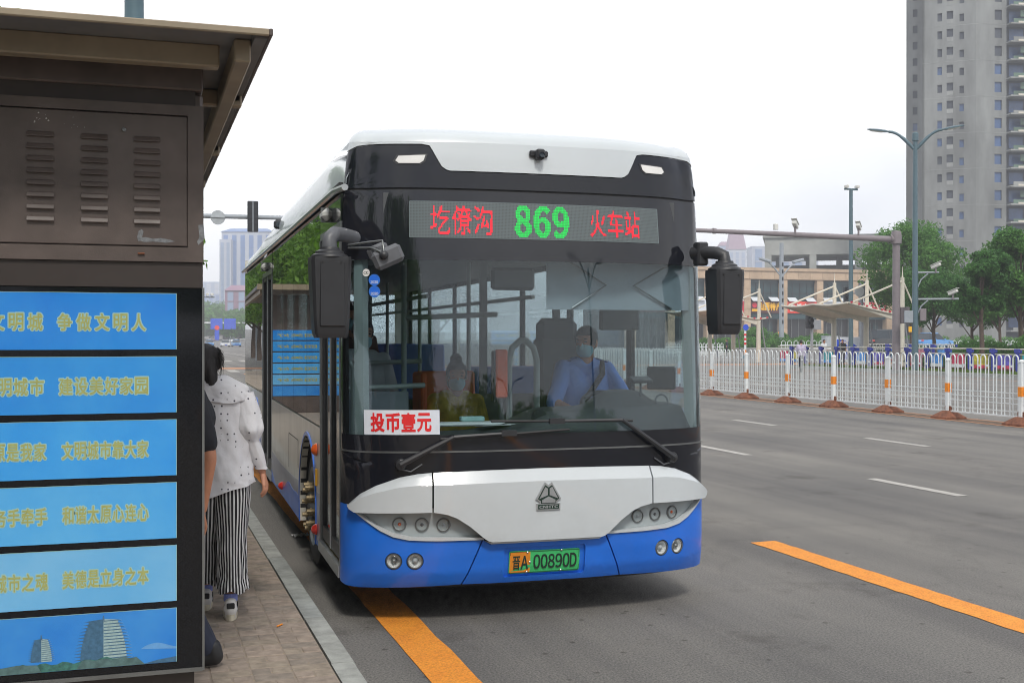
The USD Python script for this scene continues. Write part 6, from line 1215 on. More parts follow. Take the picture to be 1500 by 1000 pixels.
# vehicles
def car(name, label, loc, rz, mt, suv=False, group=None, cat='car', sign=False):
    t = thing(name, label, cat, loc, rz, group); h = 1.72 if suv else 1.46; bz = .95 if suv else .84; Lc, Wc = 4.6, 1.78
    def sec(y, zb, zt, w): return [(-w, y, zb), (w, y, zb), (w * 1.02, y, (zb + zt) / 2), (w * .94, y, zt), (-w * .94, y, zt), (-w * 1.02, y, (zb + zt) / 2)]
    rows = [sec(-2.3, .36, .62, .70), sec(-2.2, .28, bz - .10, .82), sec(-1.2, .25, bz - .02, .88), sec(0, .25, bz, .89), sec(1.4, .25, bz, .89), sec(2.15, .28, bz - .06, .84), sec(2.3, .36, .66, .74)]
    v, f = grid(rows, True); b = MB().add(v, f[:, ::-1]); b.add(rows[0], [[0, 1, 2, 3], [0, 3, 4, 5]]); b.add(rows[-1], [[3, 2, 1, 0], [5, 4, 3, 0]]); obj('body', b, mt, t, smooth=35)
    fr_ = -.95; bk_ = 2.05 if suv else 1.65
    cab = [[(-.78, fr_, bz - .02), (.78, fr_, bz - .02), (-.78, bk_, bz - .02), (.78, bk_, bz - .02)], [(-.60, fr_ + .75, h), (.60, fr_ + .75, h), (-.60, bk_ - (.25 if suv else .7), h), (.60, bk_ - (.25 if suv else .7), h)]]
    gh = obj('windows', MB().hull(cab[0] + [(x * .995, y, z - .045) for x, y, z in cab[1]]), 'car_glass', t); obj('roof', MB().hull([(x * 1.02, y, z - .07) for x, y, z in cab[1]] + [(x * .9, y, z + .01) for x, y, z in cab[1]]), mt, t, smooth=40)
    for s in (-1, 1):
        for y in (.42, ): obj('door_pillar', MB().hull([(s * .79, y - .05, bz), (s * .79, y + .05, bz), (s * .62, y - .04, h - .05), (s * .62, y + .04, h - .05), (s * .74, y, bz)]), mt, gh)
        for y in (-1.42, 1.38): wl_ = obj('wheel', MB().lathe([(.20, -.10), (.31, -.09), (.33, 0), (.31, .09), (.20, .10)], (s * .78, y, .33), 18, 'x'), 'rubber', t, smooth=30); obj('rim', MB().lathe([(.20, .06 * s), (.10, .10 * s), (.001, .10 * s)], (s * .78, y, .33), 12, 'x'), 'silver', wl_)
        obj('headlight', MB().rbox((s * .60, -2.22, .66), (.30, .12, .12), .03), 'cam_white', t); obj('tail_light', MB().rbox((s * .64, 2.23, .74), (.26, .1, .14), .03), 'red_lens', t); obj('door_mirror', MB().rbox((s * .95, -.72, bz + .04), (.16, .12, .11), .03), mt, t)
    obj('grille', MB().rbox((0, -2.29, .52), (.9, .05, .12), .02), 'signal_black', t); obj('plate', MB().box((0, -2.31, .42), (.44, .02, .13)), 'sign_blue', t)
    if sign: obj('roof_sign', MB().rbox((0, -.1, h + .08), (.5, .16, .14), .03), 'cam_white', t)
    return t
car('car', 'white car driving towards the junction between two blue taxis', (17.2, 243, 0), 0, 'car_white')
car('taxi', 'blue taxi driving right of the white car far down the road', (19.6, 246, 0), 0, 'car_blue', cat='taxi', sign=True)
car('taxi', 'blue taxi driving left of the white car far down the road', (15.2, 262, 0), 0, 'car_blue', cat='taxi', sign=True)
car('van', 'white van beyond the ramp wall far down the road', (29.5, 385, .4), .1, 'car_white', suv=True, cat='van')
car('truck', 'brown truck beyond the taxis on the rising road', (24, 400, .6), .1, 'car_brown', suv=True, cat='truck')
car('car', 'dark car on the rising road behind the brown truck', (17.0, 470, 1.9), .1, 'car_dark')
car('car', 'light blue car parked behind the lamp post and hedge', (71.7, 92.4, .82), 1.85, 'car_blue')
car('suv', 'dark grey sport utility vehicle parked behind the canopy columns', (61.6, 85.3, .82), 1.75, 'car_dark', suv=True)

# ================================================================ TREES AND HEDGES
def leaves(cl, n, size, seed, flat=.0, droop=0.0):
    """leaf quads in clumps: cl = [(x, y, z, radius)]"""
    r = np.random.RandomState(seed); cl = np.array(cl, float); w_ = cl[:, 3] ** 2; idx = r.choice(len(cl), n, p=w_ / w_.sum()); d = r.normal(size=(n, 3)); d /= np.linalg.norm(d, axis=1, keepdims=True)
    rad = cl[idx, 3] * np.clip(r.uniform(0, 1, n) ** .42, 0, 1); p = cl[idx, :3] + d * rad[:, None] * (1, 1, .8); a = r.normal(size=(n, 3)); a[:, 2] *= (1 - flat); a[:, 2] -= droop; a /= np.linalg.norm(a, axis=1, keepdims=True)
    b = np.cross(a, r.normal(size=(n, 3))); b /= np.linalg.norm(b, axis=1, keepdims=True); s = (size * r.uniform(.6, 1.3, n))[:, None]
    v = np.stack([p - a * s, p + b * s * .45, p + a * s, p - b * s * .45], 1).reshape(-1, 3); return v, np.arange(4 * n).reshape(-1, 4)
def tree(name, label, loc, h, rad, seed, leaf='leaf_deep', n=9000, size=.10, trunk=.13, z0=.38, group=None, squash=1.0, lean_=(0, 0)):
    t = thing(name, label, 'tree', loc, 0, group); r = random.Random(seed); zc = h * (z0 + 1) / 2; hz = h * (1 - z0) / 2 * squash; cl = []
    for k in range(int(30 * max(1, rad / 1.6))):
        a = r.uniform(0, 2 * PI); e = math.asin(r.uniform(-.85, 1)); q = r.uniform(.45, .95) ** .8; cl.append((lean_[0] + rad * q * math.cos(a) * math.cos(e) * r.uniform(.8, 1.15), lean_[1] + rad * q * math.sin(a) * math.cos(e) * r.uniform(.8, 1.15), zc + hz * q * math.sin(e), rad * r.uniform(.20, .40)))
    tr = obj('trunk', MB().tube([(0, 0, -.1), (.03, 0, h * z0 * .5), (-.02 + lean_[0] * .4, .02, h * z0), (lean_[0] * .8, lean_[1] * .8, h * .72), (lean_[0], lean_[1], h * .9)], [trunk * 1.25, trunk, trunk * .85, trunk * .45, trunk * .12], 9), 'bark', t, smooth=40)
    for c in cl[::3]:
        k = r.uniform(.55, 1.05); b = np.array([lean_[0] * .4 * k, .02, h * z0 * k + .1 + max(0, (c[2] - h * z0)) * .35]); obj('limb', MB().tube([b, b + (np.array(c[:3]) - b) * .5 + (0, 0, .12), c[:3]], [trunk * .38, trunk * .24, trunk * .08], 5), 'bark', tr)
    obj('crown', leaves(cl, n, size, seed), leaf, t); return t
tree('street_tree', 'dense dark round-headed tree on the far verge with a bare trunk', (41.06, 49.0, .13), 6.4, 1.50, 21, 'leaf_deep', 15000, .095, .12, .40)
tree('street_tree', 'bright green tree cut by the right picture edge', (44.4, 50.0, .13), 7.3, 2.1, 22, 'leaf_mid', 17000, .10, .13, .36)
tree('street_tree', 'broad light tree behind the gantry post and lamp post', (54.5, 72.5, 0), 10.2, 3.6, 23, 'leaf_mid', 24000, .12, .17, .36)
tree('street_tree', 'wide pale green tree far right behind the other trees', (62.5, 62.0, 0), 8.2, 3.2, 27, 'leaf_mid', 16000, .13, .14, .26)
tree('street_tree', 'small light tree between the street lamp and the round-headed tree', (57.0, 69.0, 0), 7.4, 2.5, 28, 'leaf_mid', 12000, .12, .12, .3)
tree('street_tree', 'low dark tree under the camera arms of the street lamp', (47.2, 60.6, .13), 6.0, 2.2, 24, 'leaf_deep', 14000, .10, .12, .36)
tree('street_tree', 'pale slender tree behind the dark round-headed tree', (53.4, 62.0, .13), 7.0, 2.0, 25, 'leaf_mid', 8000, .13, .10, .32)
tree('street_tree', 'tall leafy tree right of the round-headed tree, further back', (59.0, 66.0, .13), 9.4, 3.0, 26, 'leaf_mid', 18000, .12, .15, .3)
def hedge(label, x0, y0, x1, y1, w_, h, n, leaf='leaf_mid', size=.12, seed=1, name='hedge'):
    t = thing(name, label, 'hedge', (0, 0, 0)); r = random.Random(seed); m = max(4, int(math.hypot(x1 - x0, y1 - y0) / (w_ * .55)))
    cl = [(x0 + (x1 - x0) * k / m + r.uniform(-.2, .2) * w_, y0 + (y1 - y0) * k / m + r.uniform(-.2, .2) * w_, h * r.uniform(.38, .62), max(w_ * .5, h * .45) * r.uniform(.8, 1.1)) for k in range(m + 1)]
    v, f = leaves(cl, n, size, seed); v[:, 2] = np.clip(v[:, 2], 0.0, h * 1.08); obj('foliage', v_f(v, f), leaf, t); obj('stems', MB().tube([(x0, y0, .02), ((x0 + x1) / 2, (y0 + y1) / 2, .2), (x1, y1, .02)], .05, 5), 'bark', t)
def v_f(v, f): return (v, f)
hedge('clipped hedge behind the advert railing along the far verge', 40.6, 36, 40.6, 54, 1.1, .95, 16000, 'leaf_deep', .08, 31)
hedge('wild bushes under the trees at the right picture edge', 44.8, 44, 44.6, 53.5, 2.0, 2.1, 14000, 'leaf_mid', .12, 32, 'bushes')
hedge('low bushes behind the rear railing and the blue car', 57, 55, 54, 66, 2.0, 1.9, 9000, 'leaf_deep', .13, 33, 'bushes')
hedge('clipped hedge before the raised terrace with the blue car', 57, 79.6, 84, 79.6, 1.4, 1.25, 9000, 'leaf_deep', .11, 38)
hedge('long low hedge on the island before the shops', 57.5, 114, 80, 112, 2.4, 1.75, 14000, 'leaf_mid', .15, 34)
hedge('round bush at the foot of the slim lamp post', 66.0, 116, 66.6, 116, 2.0, 3.4, 3500, 'leaf_mid', .15, 35, 'bush')
hedge('bushes right of the slim lamp post before the shops', 70.5, 117, 76.5, 117, 2.2, 2.5, 6000, 'leaf_mid', .15, 36, 'bushes')
hedge('bushes along the shops beyond the canopy', 84, 120, 112, 118, 2.4, 2.3, 12000, 'leaf_mid', .16, 37, 'bushes')
island = thing('planting_island', 'low kerbed island under the hedge before the shops', 'traffic island', kind='structure'); obj('kerb_edge', MB().span((55.5, 108.5, -.1), (120, 124, .28)), 'kerb', island)

def low_fence(label, x0, y0, x1, y1, h, n):
    t = thing('hoop_fence', label, 'fence', (x0, y0, 0)); d = np.array([x1 - x0, y1 - y0]); ln = np.hypot(*d); d = d / ln
    for k in range(n):
        s = ln * (k + .5) / n; w_ = ln / n * .32; q = [(d[0] * (s - w_), d[1] * (s - w_), .05), (d[0] * (s - w_), d[1] * (s - w_), h * .9), (d[0] * s, d[1] * s, h), (d[0] * (s + w_), d[1] * (s + w_), h * .9), (d[0] * (s + w_), d[1] * (s + w_), .05)]; obj('hoop', MB().tube(q, .035, 5, False), 'fence_white', t)
    obj('rail', MB().cyl((0, 0, h * .25), (d[0] * ln, d[1] * ln, h * .25), .04, n=5), 'fence_white', t); obj('rail', MB().cyl((0, 0, h * .7), (d[0] * ln, d[1] * ln, h * .7), .04, n=5), 'fence_white', t)
low_fence('low white hoop fence along the island kerb before the shops', 64.5, 107.6, 96, 104.5, 1.55, 44)
low_fence('white hoop fence left of the hedge beneath the wing mirror', 49.5, 104, 57, 106, 1.3, 16)
low_fence('white hoop fence behind the parked blue car', 55, 78.5, 74, 73, 1.35, 40)

# street trees along the near pavement, mirrored in the bus side; one twig shows past the shelter
tree('pavement_tree', 'bright leafy tree beside the shelter whose twigs show past its roof', (-1.0, 14.6, .15), 5.0, 1.95, 41, 'leaf_bright', 12000, .085, .12, .36, 'trees along the near pavement')
near = tree('pavement_tree', 'green pavement tree mirrored in the side of the bus', (-3.9, 20.5, .15), 6.3, 2.7, 42, 'leaf_bright', 13000, .11, .15, .3, 'trees along the near pavement')
for x, y, a, s in ((-4.2, 27.5, 1.9, 1.05), (-4.2, 35, 2.7, 1.1), (-3.6, 43, 4, 1.15), (-3.0, 51, 1, 1.15), (-2.6, 59, 2, 1.2), (-2.4, 67, 3, 1.2), (-2.4, 76, 4, 1.25), (-2.2, 85, 5, 1.25), (-2.2, 95, 6, 1.3), (-2.2, 106, .5, 1.3), (-3.4, -3.5, 2.2, 1.05), (-3.8, -11, 3.3, 1.15), (-4, -19, 5, 1.2), (-6.5, 4, 4.2, 1.2)): copy(near, (x, y, .15), a, 'green pavement tree mirrored in the bus glass', scale=(s, s, s))
hedge('clipped green hedge behind the near pavement', -7.0, 12, -7.0, 56, 1.6, 2.2, 16000, 'leaf_bright', .10, 43)
# things behind the camera that the windshield mirrors
for x, y in ((16.9, -26), (16.9, -58)):
    q = thing('street_lamp', 'twin-arm street lamp mirrored in the windshield', 'lamp post', (x, y, 0), 0, 'lamp posts mirrored in the windshield'); lamp_post(q, 10.5, .13, 'pole_blue', ((-1, 1.5), (1, 1.5)))
for x, y, s, a in ((9.0, -46, 1.5, 1), (13, -60, 1.6, 2), (4, -52, 1.4, 3), (22, -64, 1.7, 4), (28, -58, 1.5, 5), (-1, -60, 1.7, 2.5), (15, -74, 1.5, 3), (19.5, -70, 1.2, 1), (24.5, -76, 1.6, 2), (31, -72, 1.5, 4), (36, -70, 1.6, 5), (10, -72, 1.4, 6), (42, -74, 1.7, 1.2), (6, -76, 1.6, 2.2)): copy(near, (x, y, 0), a, 'dark tree far behind, mirrored in the windshield', scale=(s, s, s), group='trees mirrored in the windshield')

# far greenery down the road on the left
fg = [(28, 330, 8, 6), (20, 420, 11, 9), (30, 430, 12, 9), (38, 420, 11, 9), (12, 440, 12, 9), (24, 520, 16, 12), (36, 540, 17, 12), (8, 560, 18, 12), (47, 500, 15, 11)]
ft = tree('far_tree', 'hazy green tree far down the road', (28, 335, 0), 8, 5.5, 51, 'leaf_mid', 3500, .6, .3, .2, 'hazy trees far down the road')
rank = {q: i for i, q in enumerate(sorted(fg, key=lambda q: q[0] / q[1]))}
data(ft, label=f'hazy tree far down the road, {words[rank[fg[0]]]} from the left')
for k, (x, y, h, r_) in enumerate(fg[1:]): copy(ft, (x, y, 0), k * 1.3, f'hazy tree far down the road, {words[rank[fg[k + 1]]]} from the left', scale=(r_ / 5.5, r_ / 5.5, h / 8))

# left signal gantry
lg = thing('signal_gantry', 'grey signal gantry arm with a dark signal head seen from behind', 'traffic light', (-3.0, 43.6, 0))
obj('post', MB().cyl((0, 0, 0), (0, 0, 6.6), .16, .13, 12), 'pole_grey', lg, smooth=40); obj('arm', MB().tube([(0, 0, 6.2), (12.0, 0, 6.28)], [.10, .07], 10), 'pole_grey', lg, smooth=40)
a = obj('signal_head', MB().rbox((7.06, -.16, 6.25), (.38, .16, 1.12), .02), 'signal_black', lg); obj('mounting_strip', MB().box((7.06, -.25, 6.25), (.035, .03, 1.12)), 'pole_grey', a)
for k in range(6): obj('rib', MB().box((7.06, -.245, 5.78 + .19 * k), (.36, .012, .02)), 'rubber', a)
obj('round_sign_back', MB().lathe([(.26, .0), (.26, -.03), (.001, -.03)], (5.82, -.12, 6.18), 22, 'y').box((5.82, -.17, 6.2), (.5, .03, .05)), 'sign_grey', lg)
# overhead blue signs and camera bar far down the road
og = thing('overhead_sign', 'blue overhead direction signs on a thin gantry far down the road', 'road sign', (6, 330, 0)); obj('beam', MB().cyl((-20, 0, 6.0), (30, 0, 6.0), .18, n=8), 'fence_white', og)
for x in (15.0, 18.6): obj('sign_plate', MB().rbox((x, -.3, 5.7), (3.2, .2, 3.0), .05), 'sign_blue', og)
obj('post', MB().cyl((28, 0, 0), (28, 0, 6), .25, n=8), 'fence_white', og)
vs = thing('banner_sign', 'narrow red and blue banner sign beneath the overhead signs', 'sign', (19.2, 300, 0)); obj('post', MB().cyl((0, 0, 0), (0, 0, 4.2), .12, n=8), 'pole_grey', vs); obj('banner', MB().rbox((0, -.2, 2.6), (1.1, .1, 2.6), .03), 'sign_blue', vs); obj('emblem', MB().lathe([(.6, 0), (.6, -.08), (.001, -.08)], (0, -.2, 4.4), 14, 'y'), 'shop_red', vs)
cb = thing('camera_bar', 'thin bar with three small cameras left of the far tower', 'traffic camera', (2.0, 95, 0)); obj('bar', MB().cyl((-4, 0, 5.0), (3.9, 0, 5.05), .05, n=8), 'pole_grey', cb); obj('post', MB().cyl((-4, 0, 0), (-4, 0, 5.3), .1, n=8), 'pole_grey', cb)
for x in (3.0, 3.35, 3.7): obj('camera', MB().rbox((x, 0, 5.25), (.22, .5, .2), .03), 'cam_white', cb)

# ================================================================ BUILDINGS
def wall_windows(t, mt_wall, w_, h, d, cols_, rows_, win, z0=0.0, off=(0, 0, 0), rz=0.0, mats=('hole',), sillm=None, depth=.4, pick=None):
    """one wall of width w_ in local x, facing -y, with real openings; panes set back in it"""
    holes = [rect(cx - win[0] / 2, rz_ - win[1] / 2, cx + win[0] / 2, rz_ + win[1] / 2) for cx in cols_ for rz_ in rows_]
    R_ = rot('z', rz); o = np.array(off, float)
    place = lambda m: trimesh.Trimesh(np.asarray(m.vertices) @ R_.T + o, m.faces, process=False)
    wl_ = obj('wall', place(xz_panel([rect(0, z0, w_, h)] + [q[::-1] for q in holes], depth, 0)), mt_wall, t)
    for i, cx in enumerate(cols_):
        for j, rz_ in enumerate(rows_):
            obj('window', place(MB().span((cx - win[0] / 2, depth * .8, rz_ - win[1] / 2), (cx + win[0] / 2, depth * .95, rz_ + win[1] / 2)).mesh()), pick(i, j) if pick else rng.choice(mats), wl_)
            if sillm and i in sillm: obj('sill_panel', place(MB().span((cx - win[0] / 2, -.03, rz_ - win[1] / 2 - .75), (cx + win[0] / 2, -.002, rz_ - win[1] / 2)).mesh()), 'raw_concrete_b', wl_)
    return wl_
# the unfinished concrete tower
def ray(u, d): 
    a = math.atan((u - 750) / 1700.0); xc = (u - 750) / 1700.0 * d; return np.array([math.sin(TH) * d + math.cos(TH) * xc, math.cos(TH) * d - math.sin(TH) * xc])
C = np.array([132.85, 160.0]); FLH = 3.0
tw = thing('concrete_tower', 'unfinished grey concrete tower block with rows of window openings and open balconies', 'building', (C[0], C[1], 0))
TH_ = 78.0; rows_ = [4.6 + FLH * k for k in range(24)]
va = -TH                                                        # wall angles: local x along the picture plane at -TH
bz1 = lambda i, j: 'blue_pane' if (j < 13 and rng.random() < .75) else 'hole'
angL = -TH - .36                                                # left face turned to the left
wL = 8.6; e = np.array([math.cos(angL), math.sin(angL)])
wall_windows(tw, 'raw_concrete', wL, TH_, .4, [2.7, 4.25, 5.85][::-1] and [2.75], rows_, (.75, 1.45), off=(-e[0] * wL, -e[1] * wL, 0), rz=angL, pick=bz1) if False else None
def tower_wall(mt, w_, p0, ang, groups, h=TH_):
    """groups: (x, window size, z offset, sill)"""
    R_ = rot('z', ang); o = np.array([p0[0], p0[1], 0.0]); place = lambda m: trimesh.Trimesh(np.asarray(m.vertices) @ R_.T + o, m.faces, process=False); holes = []
    for x, (ww, hh), dz, sl in groups: holes += [rect(x - ww / 2, z + dz - hh / 2, x + ww / 2, z + dz + hh / 2)[::-1] for z in rows_]
    wl_ = obj('wall', place(xz_panel([rect(0, 0, w_, h)] + holes, .35, 0)), mt, tw)
    for x, (ww, hh), dz, sl in groups:
        for j, z in enumerate(rows_):
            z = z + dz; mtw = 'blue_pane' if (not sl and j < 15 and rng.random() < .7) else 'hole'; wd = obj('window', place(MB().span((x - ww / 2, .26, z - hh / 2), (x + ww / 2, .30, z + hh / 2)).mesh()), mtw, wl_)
            if mtw == 'blue_pane': obj('window_bar', place(MB().span((x - .04, .22, z - hh / 2), (x + .04, .255, z + hh / 2)).mesh()), 'sash_white', wd) if False else None
            if sl: obj('sill_panel', place(MB().span((x - ww / 2, -.03, z - hh / 2 - .72), (x + ww / 2, .05, z - hh / 2 - .002)).mesh()), 'raw_concrete_b', wl_)
    for j in range(0, 26, 2): obj('floor_joint', place(MB().span((0, -.02, 3.0 * j), (w_, .0, 3.0 * j + .07)).mesh()), 'raw_concrete_b', wl_)
    return wl_
def dirv(a): return np.array([math.cos(a), math.sin(a)])
pL = -dirv(angL) * 8.4
tower_wall('raw_concrete', 8.4, pL, angL, [(2.75, (.72, 1.35), 0, False), (4.35, (1.0, 1.35), .25, True), (6.2, (.70, 1.25), -.35, False)])
angS = angL + PI / 2                                            # return wall going back from the left end
back = np.array([-math.sin(angL), math.cos(angL)])
pW = pL + back * 19 - dirv(angL) * 0.2
pw0 = pW - dirv(angL) * 3.0
tower_wall('raw_concrete_b', 3.7, pw0, angL, [(1.55, (.8, 1.4), .1, False)])
tower_wall('raw_concrete', 19.0, pL + back * 19 - dirv(angL) * .0, angL - PI / 2, [(16.0, (.6, 1.2), 0, False)])
angR = -TH + .12
tower_wall('raw_concrete', 5.4, (0, 0), angR, [(3.95, (1.28, 1.7), 0, False)])
q0 = dirv(angR) * 5.4; R_ = rot('z', angR)
bal = lambda a, b: trimesh.Trimesh((MB().span(a, b).mesh().vertices) @ R_.T + np.array([q0[0], q0[1], 0]), MB().span(a, b).mesh().faces, process=False)
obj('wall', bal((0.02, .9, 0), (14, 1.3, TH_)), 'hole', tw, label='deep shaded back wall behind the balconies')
for j, z in enumerate(rows_):
    s_ = obj('balcony_slab', bal((0.0, -1.4, z - 1.75), (14, .88, z - 1.50)), 'raw_concrete_b', tw); obj('balcony_parapet', bal((0.5, -1.38, z - 1.49), (14, -1.28, z - .85 - .2 * (j % 3 == 0))), 'balcony_green' if j % 4 else 'raw_concrete_b', s_); obj('balcony_edge', bal((1.3, -1.46, z - 1.60), (14, -1.405, z - 1.28)), 'canopy_frame', s_)
    obj('balcony_pane', bal((0.9, .82, z - 1.0), (3.4, .88, z + .9)), 'blue_pane', s_); obj('balcony_net', bal((2.2, -.5, z - .3), (14, -.46, z + .8)), 'balcony_green', s_) if j % 2 else None
for x in (3.9, 7.8, 11.5): obj('balcony_column', bal((x, .5, 0), (x + .5, .89, TH_)), 'raw_concrete', tw)
obj('core', MB().hull([(*(pL + back * .6), 0.0), (*(back * 1.6), 0), (*(pL + back * 30), 0), (*(back * 30), 0), (*(q0 + dirv(angR) * 14 + back * 2.4), 0), (*(pL + back * .6), TH_), (*(back * 1.6), TH_), (*(pL + back * 30), TH_), (*(back * 30), TH_), (*(q0 + dirv(angR) * 14 + back * 2.4), TH_)]), 'raw_concrete', tw)

# the row of shops
sx0, sy = 76.15, 172.0; BAY = 6.95; NB = 10
shop = thing('shop_building', 'two storey stone clad row of shops with red and brown sign boards', 'building', (sx0, sy, .1))
H = 13.4; W = BAY * NB
obj('core', MB().span((0, 1.4, 0), (W, 22, H - .6)), 'shop_dark', shop)
obj('parapet', MB().span((-.4, -.5, H - 1.9), (W + .4, 1.6, H)), 'stone', shop)
for k in range(NB * 3): obj('stone_slab', MB().span((k * BAY / 3 + .02, -.56, H - 1.84), ((k + 1) * BAY / 3 - .04, -.505, H - .62)), 'stone_b' if k % 2 else 'stone', shop)
obj('cornice', MB().span((-.6, -.75, H - .5), (W + .6, 1.7, H + .02)), 'stone_b', shop)
sign_mats = ['shop_brown', 'sign_white', 'shop_crimson', 'shop_brown', 'shop_red', 'sign_white', 'shop_crimson', 'sign_blue', 'shop_red', 'shop_brown']
off0 = 2.0
for k in range(NB + 1):
    x = k * BAY - .3; pr = obj('pilaster', MB().span((x - .62, -.35, 0), (x + .62, 1.4, H - 1.9)), 'stone', shop)
    for j in range(7): obj('stone_slab', MB().span((x - .60, -.40, .06 + j * 1.64), (x + .60, -.352, 1.58 + j * 1.64)), 'stone_b' if (j + k) % 3 == 0 else 'stone', pr)
for k in range(NB):
    a, b = k * BAY + .34, (k + 1) * BAY - .94; c = (a + b) / 2
    wn = obj('upper_window', MB().span((a, .5, 7.9), (b, .58, H - 1.95)), 'shop_glass', shop)
    for x in np.linspace(a, b, 5)[1:-1]: obj('mullion', MB().span((x - .05, .42, 7.9), (x + .05, .495, H - 1.95)), 'shop_dark', wn)
    obj('transom', MB().span((a, .40, 9.2), (b, .418, 9.3)), 'shop_dark', wn); obj('window_head', MB().span((a, .3, H - 2.45), (b, .39, H - 1.95)), 'shop_glass', wn)
    for x in ((a + 1.0, b - 1.2) if k != 2 else (b - 1.1,)):
        o = obj('open_sash', MB().box((x, -.30, 8.2), (1.7, .06, 1.25), rx=-1.0), 'sash_white', wn)
    mt = sign_mats[k]; sg = obj('shop_sign', MB().span((a, -.30, 5.9), (b, .35, 7.88)), mt, shop)
    if k == 3:
        obj('lettering', remap(text_solid(text('山西特产', 4.5, 1.35, 3), .06), to_xz(a + 1.35, -.305, 6.3)), 'letter_yellow', sg); obj('sign_emblem', MB().lathe([(.45, 0), (.45, -.06), (.001, -.06)], (a + .72, -.30, 7.2), 16, 'y'), 'shop_crimson', sg); obj('sign_plate', MB().span((a + .2, -.36, 6.15), (a + 1.25, -.302, 6.55)), 'letter_yellow', sg)
    if k in (2, 4, 6, 8):
        for i in range(4): obj('letter_block', remap(text_solid(text('生活广告'[i], 1.05, 1.25, 4), .06), to_xz(a + .45 + 1.25 * i, -.305, 6.25)), 'letter_white', sg)
    obj('canopy_band', MB().span((a, -.1, 4.9), (b, .4, 5.8)), 'shop_glass', shop); dw = obj('shop_front', MB().span((a, .9, 0), (b, .98, 4.9)), 'shop_dark', shop)
    for x in np.linspace(a, b, 5): obj('door_post', MB().span((x - .06, .78, 0), (x + .06, .895, 4.9)), 'silver_dark', dw)
    if k in (1, 3, 6): obj('door_glass', MB().span((b - 1.9, .80, .1), (b - .9, .86, 4.4)), 'shop_glass', dw)
ob = thing('orange_banner', 'small orange banner standing at the shop entrance', 'banner', (sx0 + BAY * 4 - 2.4, sy - 3, .1)); obj('cloth', MB().rbox((0, 0, 1.6), (1.3, .08, 2.2), .03), 'fence_band', ob); obj('foot', MB().span((-.5, -.2, 0), (.5, .2, .5)), 'pole_grey', ob)
up = thing('concrete_frame_building', 'open raw concrete frame storey rising behind the shop parapet', 'building', (118.5, 203.5, 0), -.55)
for z0, z1, nm in ((11.0, 13.6, 'lower_beam'), (18.2, 21.6, 'upper_beam')): obj(nm, MB().span((0, 0, z0), (64, 20, z1)), 'stone_grey', up)
obj('roof_edge', MB().span((-.4, -.4, 21.6), (64.4, 20.4, 22.0)), 'stone_grey', up)
for k in range(8): obj('column', MB().span((k * 8.6, .05, 13.6), (k * 8.6 + 1.3, 1.3, 18.2)), 'stone_grey', up); obj('rear_column', MB().span((k * 6 + 2, 9, 13.6), (k * 6 + 3.2, 10.2, 18.2)), 'raw_concrete', up)
obj('rear_wall', MB().span((.5, 18.5, 13.6), (63, 19, 17.2)), 'raw_concrete', up)
obj('roof_hut', MB().span((30, 4, 22), (35, 9, 23.6)), 'stone', up)
cr = thing('crane_mast', 'red lattice crane mast standing behind the shops', 'crane', (112.5, 232, 0)); 
for sx in (-.9, .9):
    for s2 in (-.9, .9): obj('leg', MB().span((sx - .12, s2 - .12, 0), (sx + .12, s2 + .12, 25)), 'crane_red', cr)
for k in range(13):
    z = 1.9 * k
    for sx, s2, ex, e2 in ((-.9, -.9, .9, -.9), (.9, -.9, .9, .9)): obj('brace', MB().cyl((sx, s2, z), (ex, e2, z + 1.9), .08, n=4), 'crane_red', cr); obj('ring', MB().cyl((sx, s2, z), (ex, e2, z), .08, n=4), 'crane_red', cr)
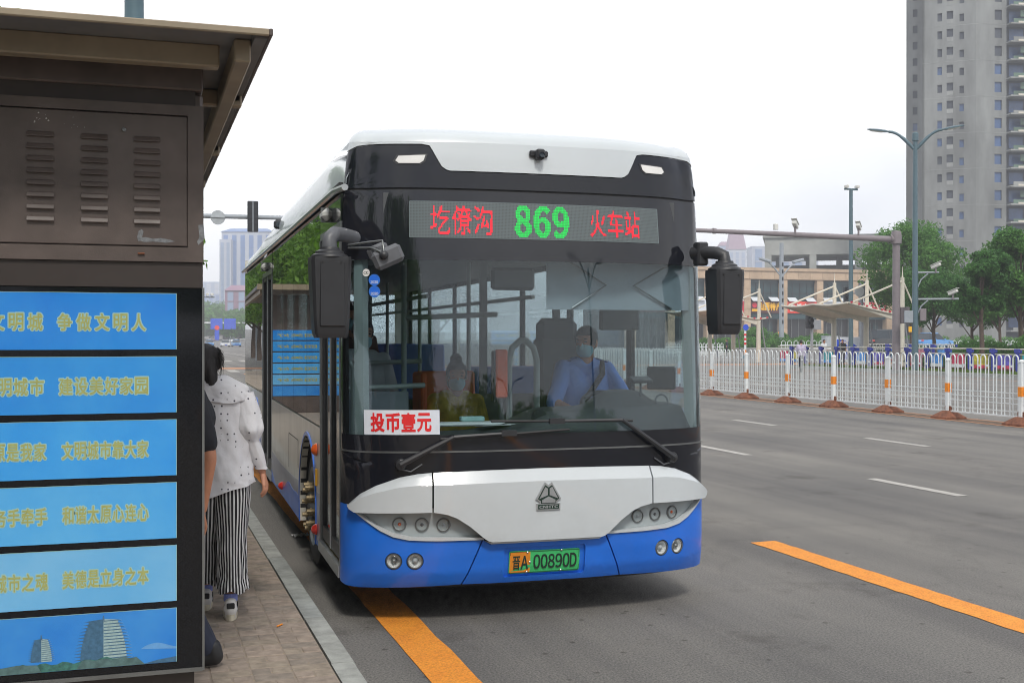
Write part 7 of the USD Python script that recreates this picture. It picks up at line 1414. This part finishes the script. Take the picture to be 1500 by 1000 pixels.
# hazy far towers
def far_tower(label, p, w_, d, h, mt, wm, nx, nz, rz=0.0, crown=None, group=None):
    t = thing('far_tower', label, 'building', (p[0], p[1], 0), rz, group); obj('wall', MB().span((-w_ / 2, 0, 0), (w_ / 2, d, h)), mt, t)
    for i in range(nx):
        x = -w_ / 2 + w_ * (i + .5) / nx; st = obj('window_strip', MB().span((x - w_ / nx * .26, -.25, h * .03), (x + w_ / nx * .26, -.02, h * .97)), wm, t)
        for j in range(nz): z = h * (.03 + .94 * j / nz); obj('spandrel', MB().span((x - w_ / nx * .26, -.4, z), (x + w_ / nx * .26, -.26, z + h / nz * .10)), wm if nz > 12 else mt, st)
    if crown: obj('crown', MB().hull([(sx * w_ * .52, y, h) for sx in (-1, 1) for y in (-.5, d)] + [(sx * w_ * .36, y, h + crown[1]) for sx in (-1, 1) for y in (d * .2, d * .8)]), crown[0], t)
    return t
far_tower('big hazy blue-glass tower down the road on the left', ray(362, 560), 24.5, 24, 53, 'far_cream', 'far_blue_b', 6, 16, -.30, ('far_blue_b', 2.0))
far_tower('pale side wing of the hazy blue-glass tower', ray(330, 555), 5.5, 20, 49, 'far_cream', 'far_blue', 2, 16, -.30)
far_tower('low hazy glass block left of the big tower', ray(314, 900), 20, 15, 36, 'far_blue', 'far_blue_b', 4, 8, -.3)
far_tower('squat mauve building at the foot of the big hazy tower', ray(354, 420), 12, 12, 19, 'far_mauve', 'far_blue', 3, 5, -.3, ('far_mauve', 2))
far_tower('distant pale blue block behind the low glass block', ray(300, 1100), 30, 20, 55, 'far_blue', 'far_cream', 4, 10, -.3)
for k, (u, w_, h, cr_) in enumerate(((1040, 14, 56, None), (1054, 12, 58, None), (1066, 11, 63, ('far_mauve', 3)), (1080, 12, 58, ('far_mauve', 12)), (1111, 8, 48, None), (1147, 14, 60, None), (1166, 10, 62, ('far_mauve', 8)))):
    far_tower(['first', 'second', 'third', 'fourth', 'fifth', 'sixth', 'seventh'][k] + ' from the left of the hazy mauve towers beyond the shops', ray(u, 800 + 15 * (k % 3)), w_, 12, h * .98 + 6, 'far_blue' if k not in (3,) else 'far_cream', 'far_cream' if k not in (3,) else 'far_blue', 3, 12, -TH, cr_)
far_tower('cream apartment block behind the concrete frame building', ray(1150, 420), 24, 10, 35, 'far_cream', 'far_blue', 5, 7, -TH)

# ================================================================ HAZE
pv = usdkit.material(stage, '/World/Looks/haze', {'v': ('principled_volume', {'color': (0.93, 0.95, 1.0), 'density': 0.00075})}, [], volume='v.volume')
_mats['haze'] = pv
HAZE = True
if HAZE: data(obj('haze', MB().span((-1500, -800, -1.2), (2000, 2600, 85)), 'haze'), kind='stuff', label='thin pale haze that fades the distant towers', category='haze')
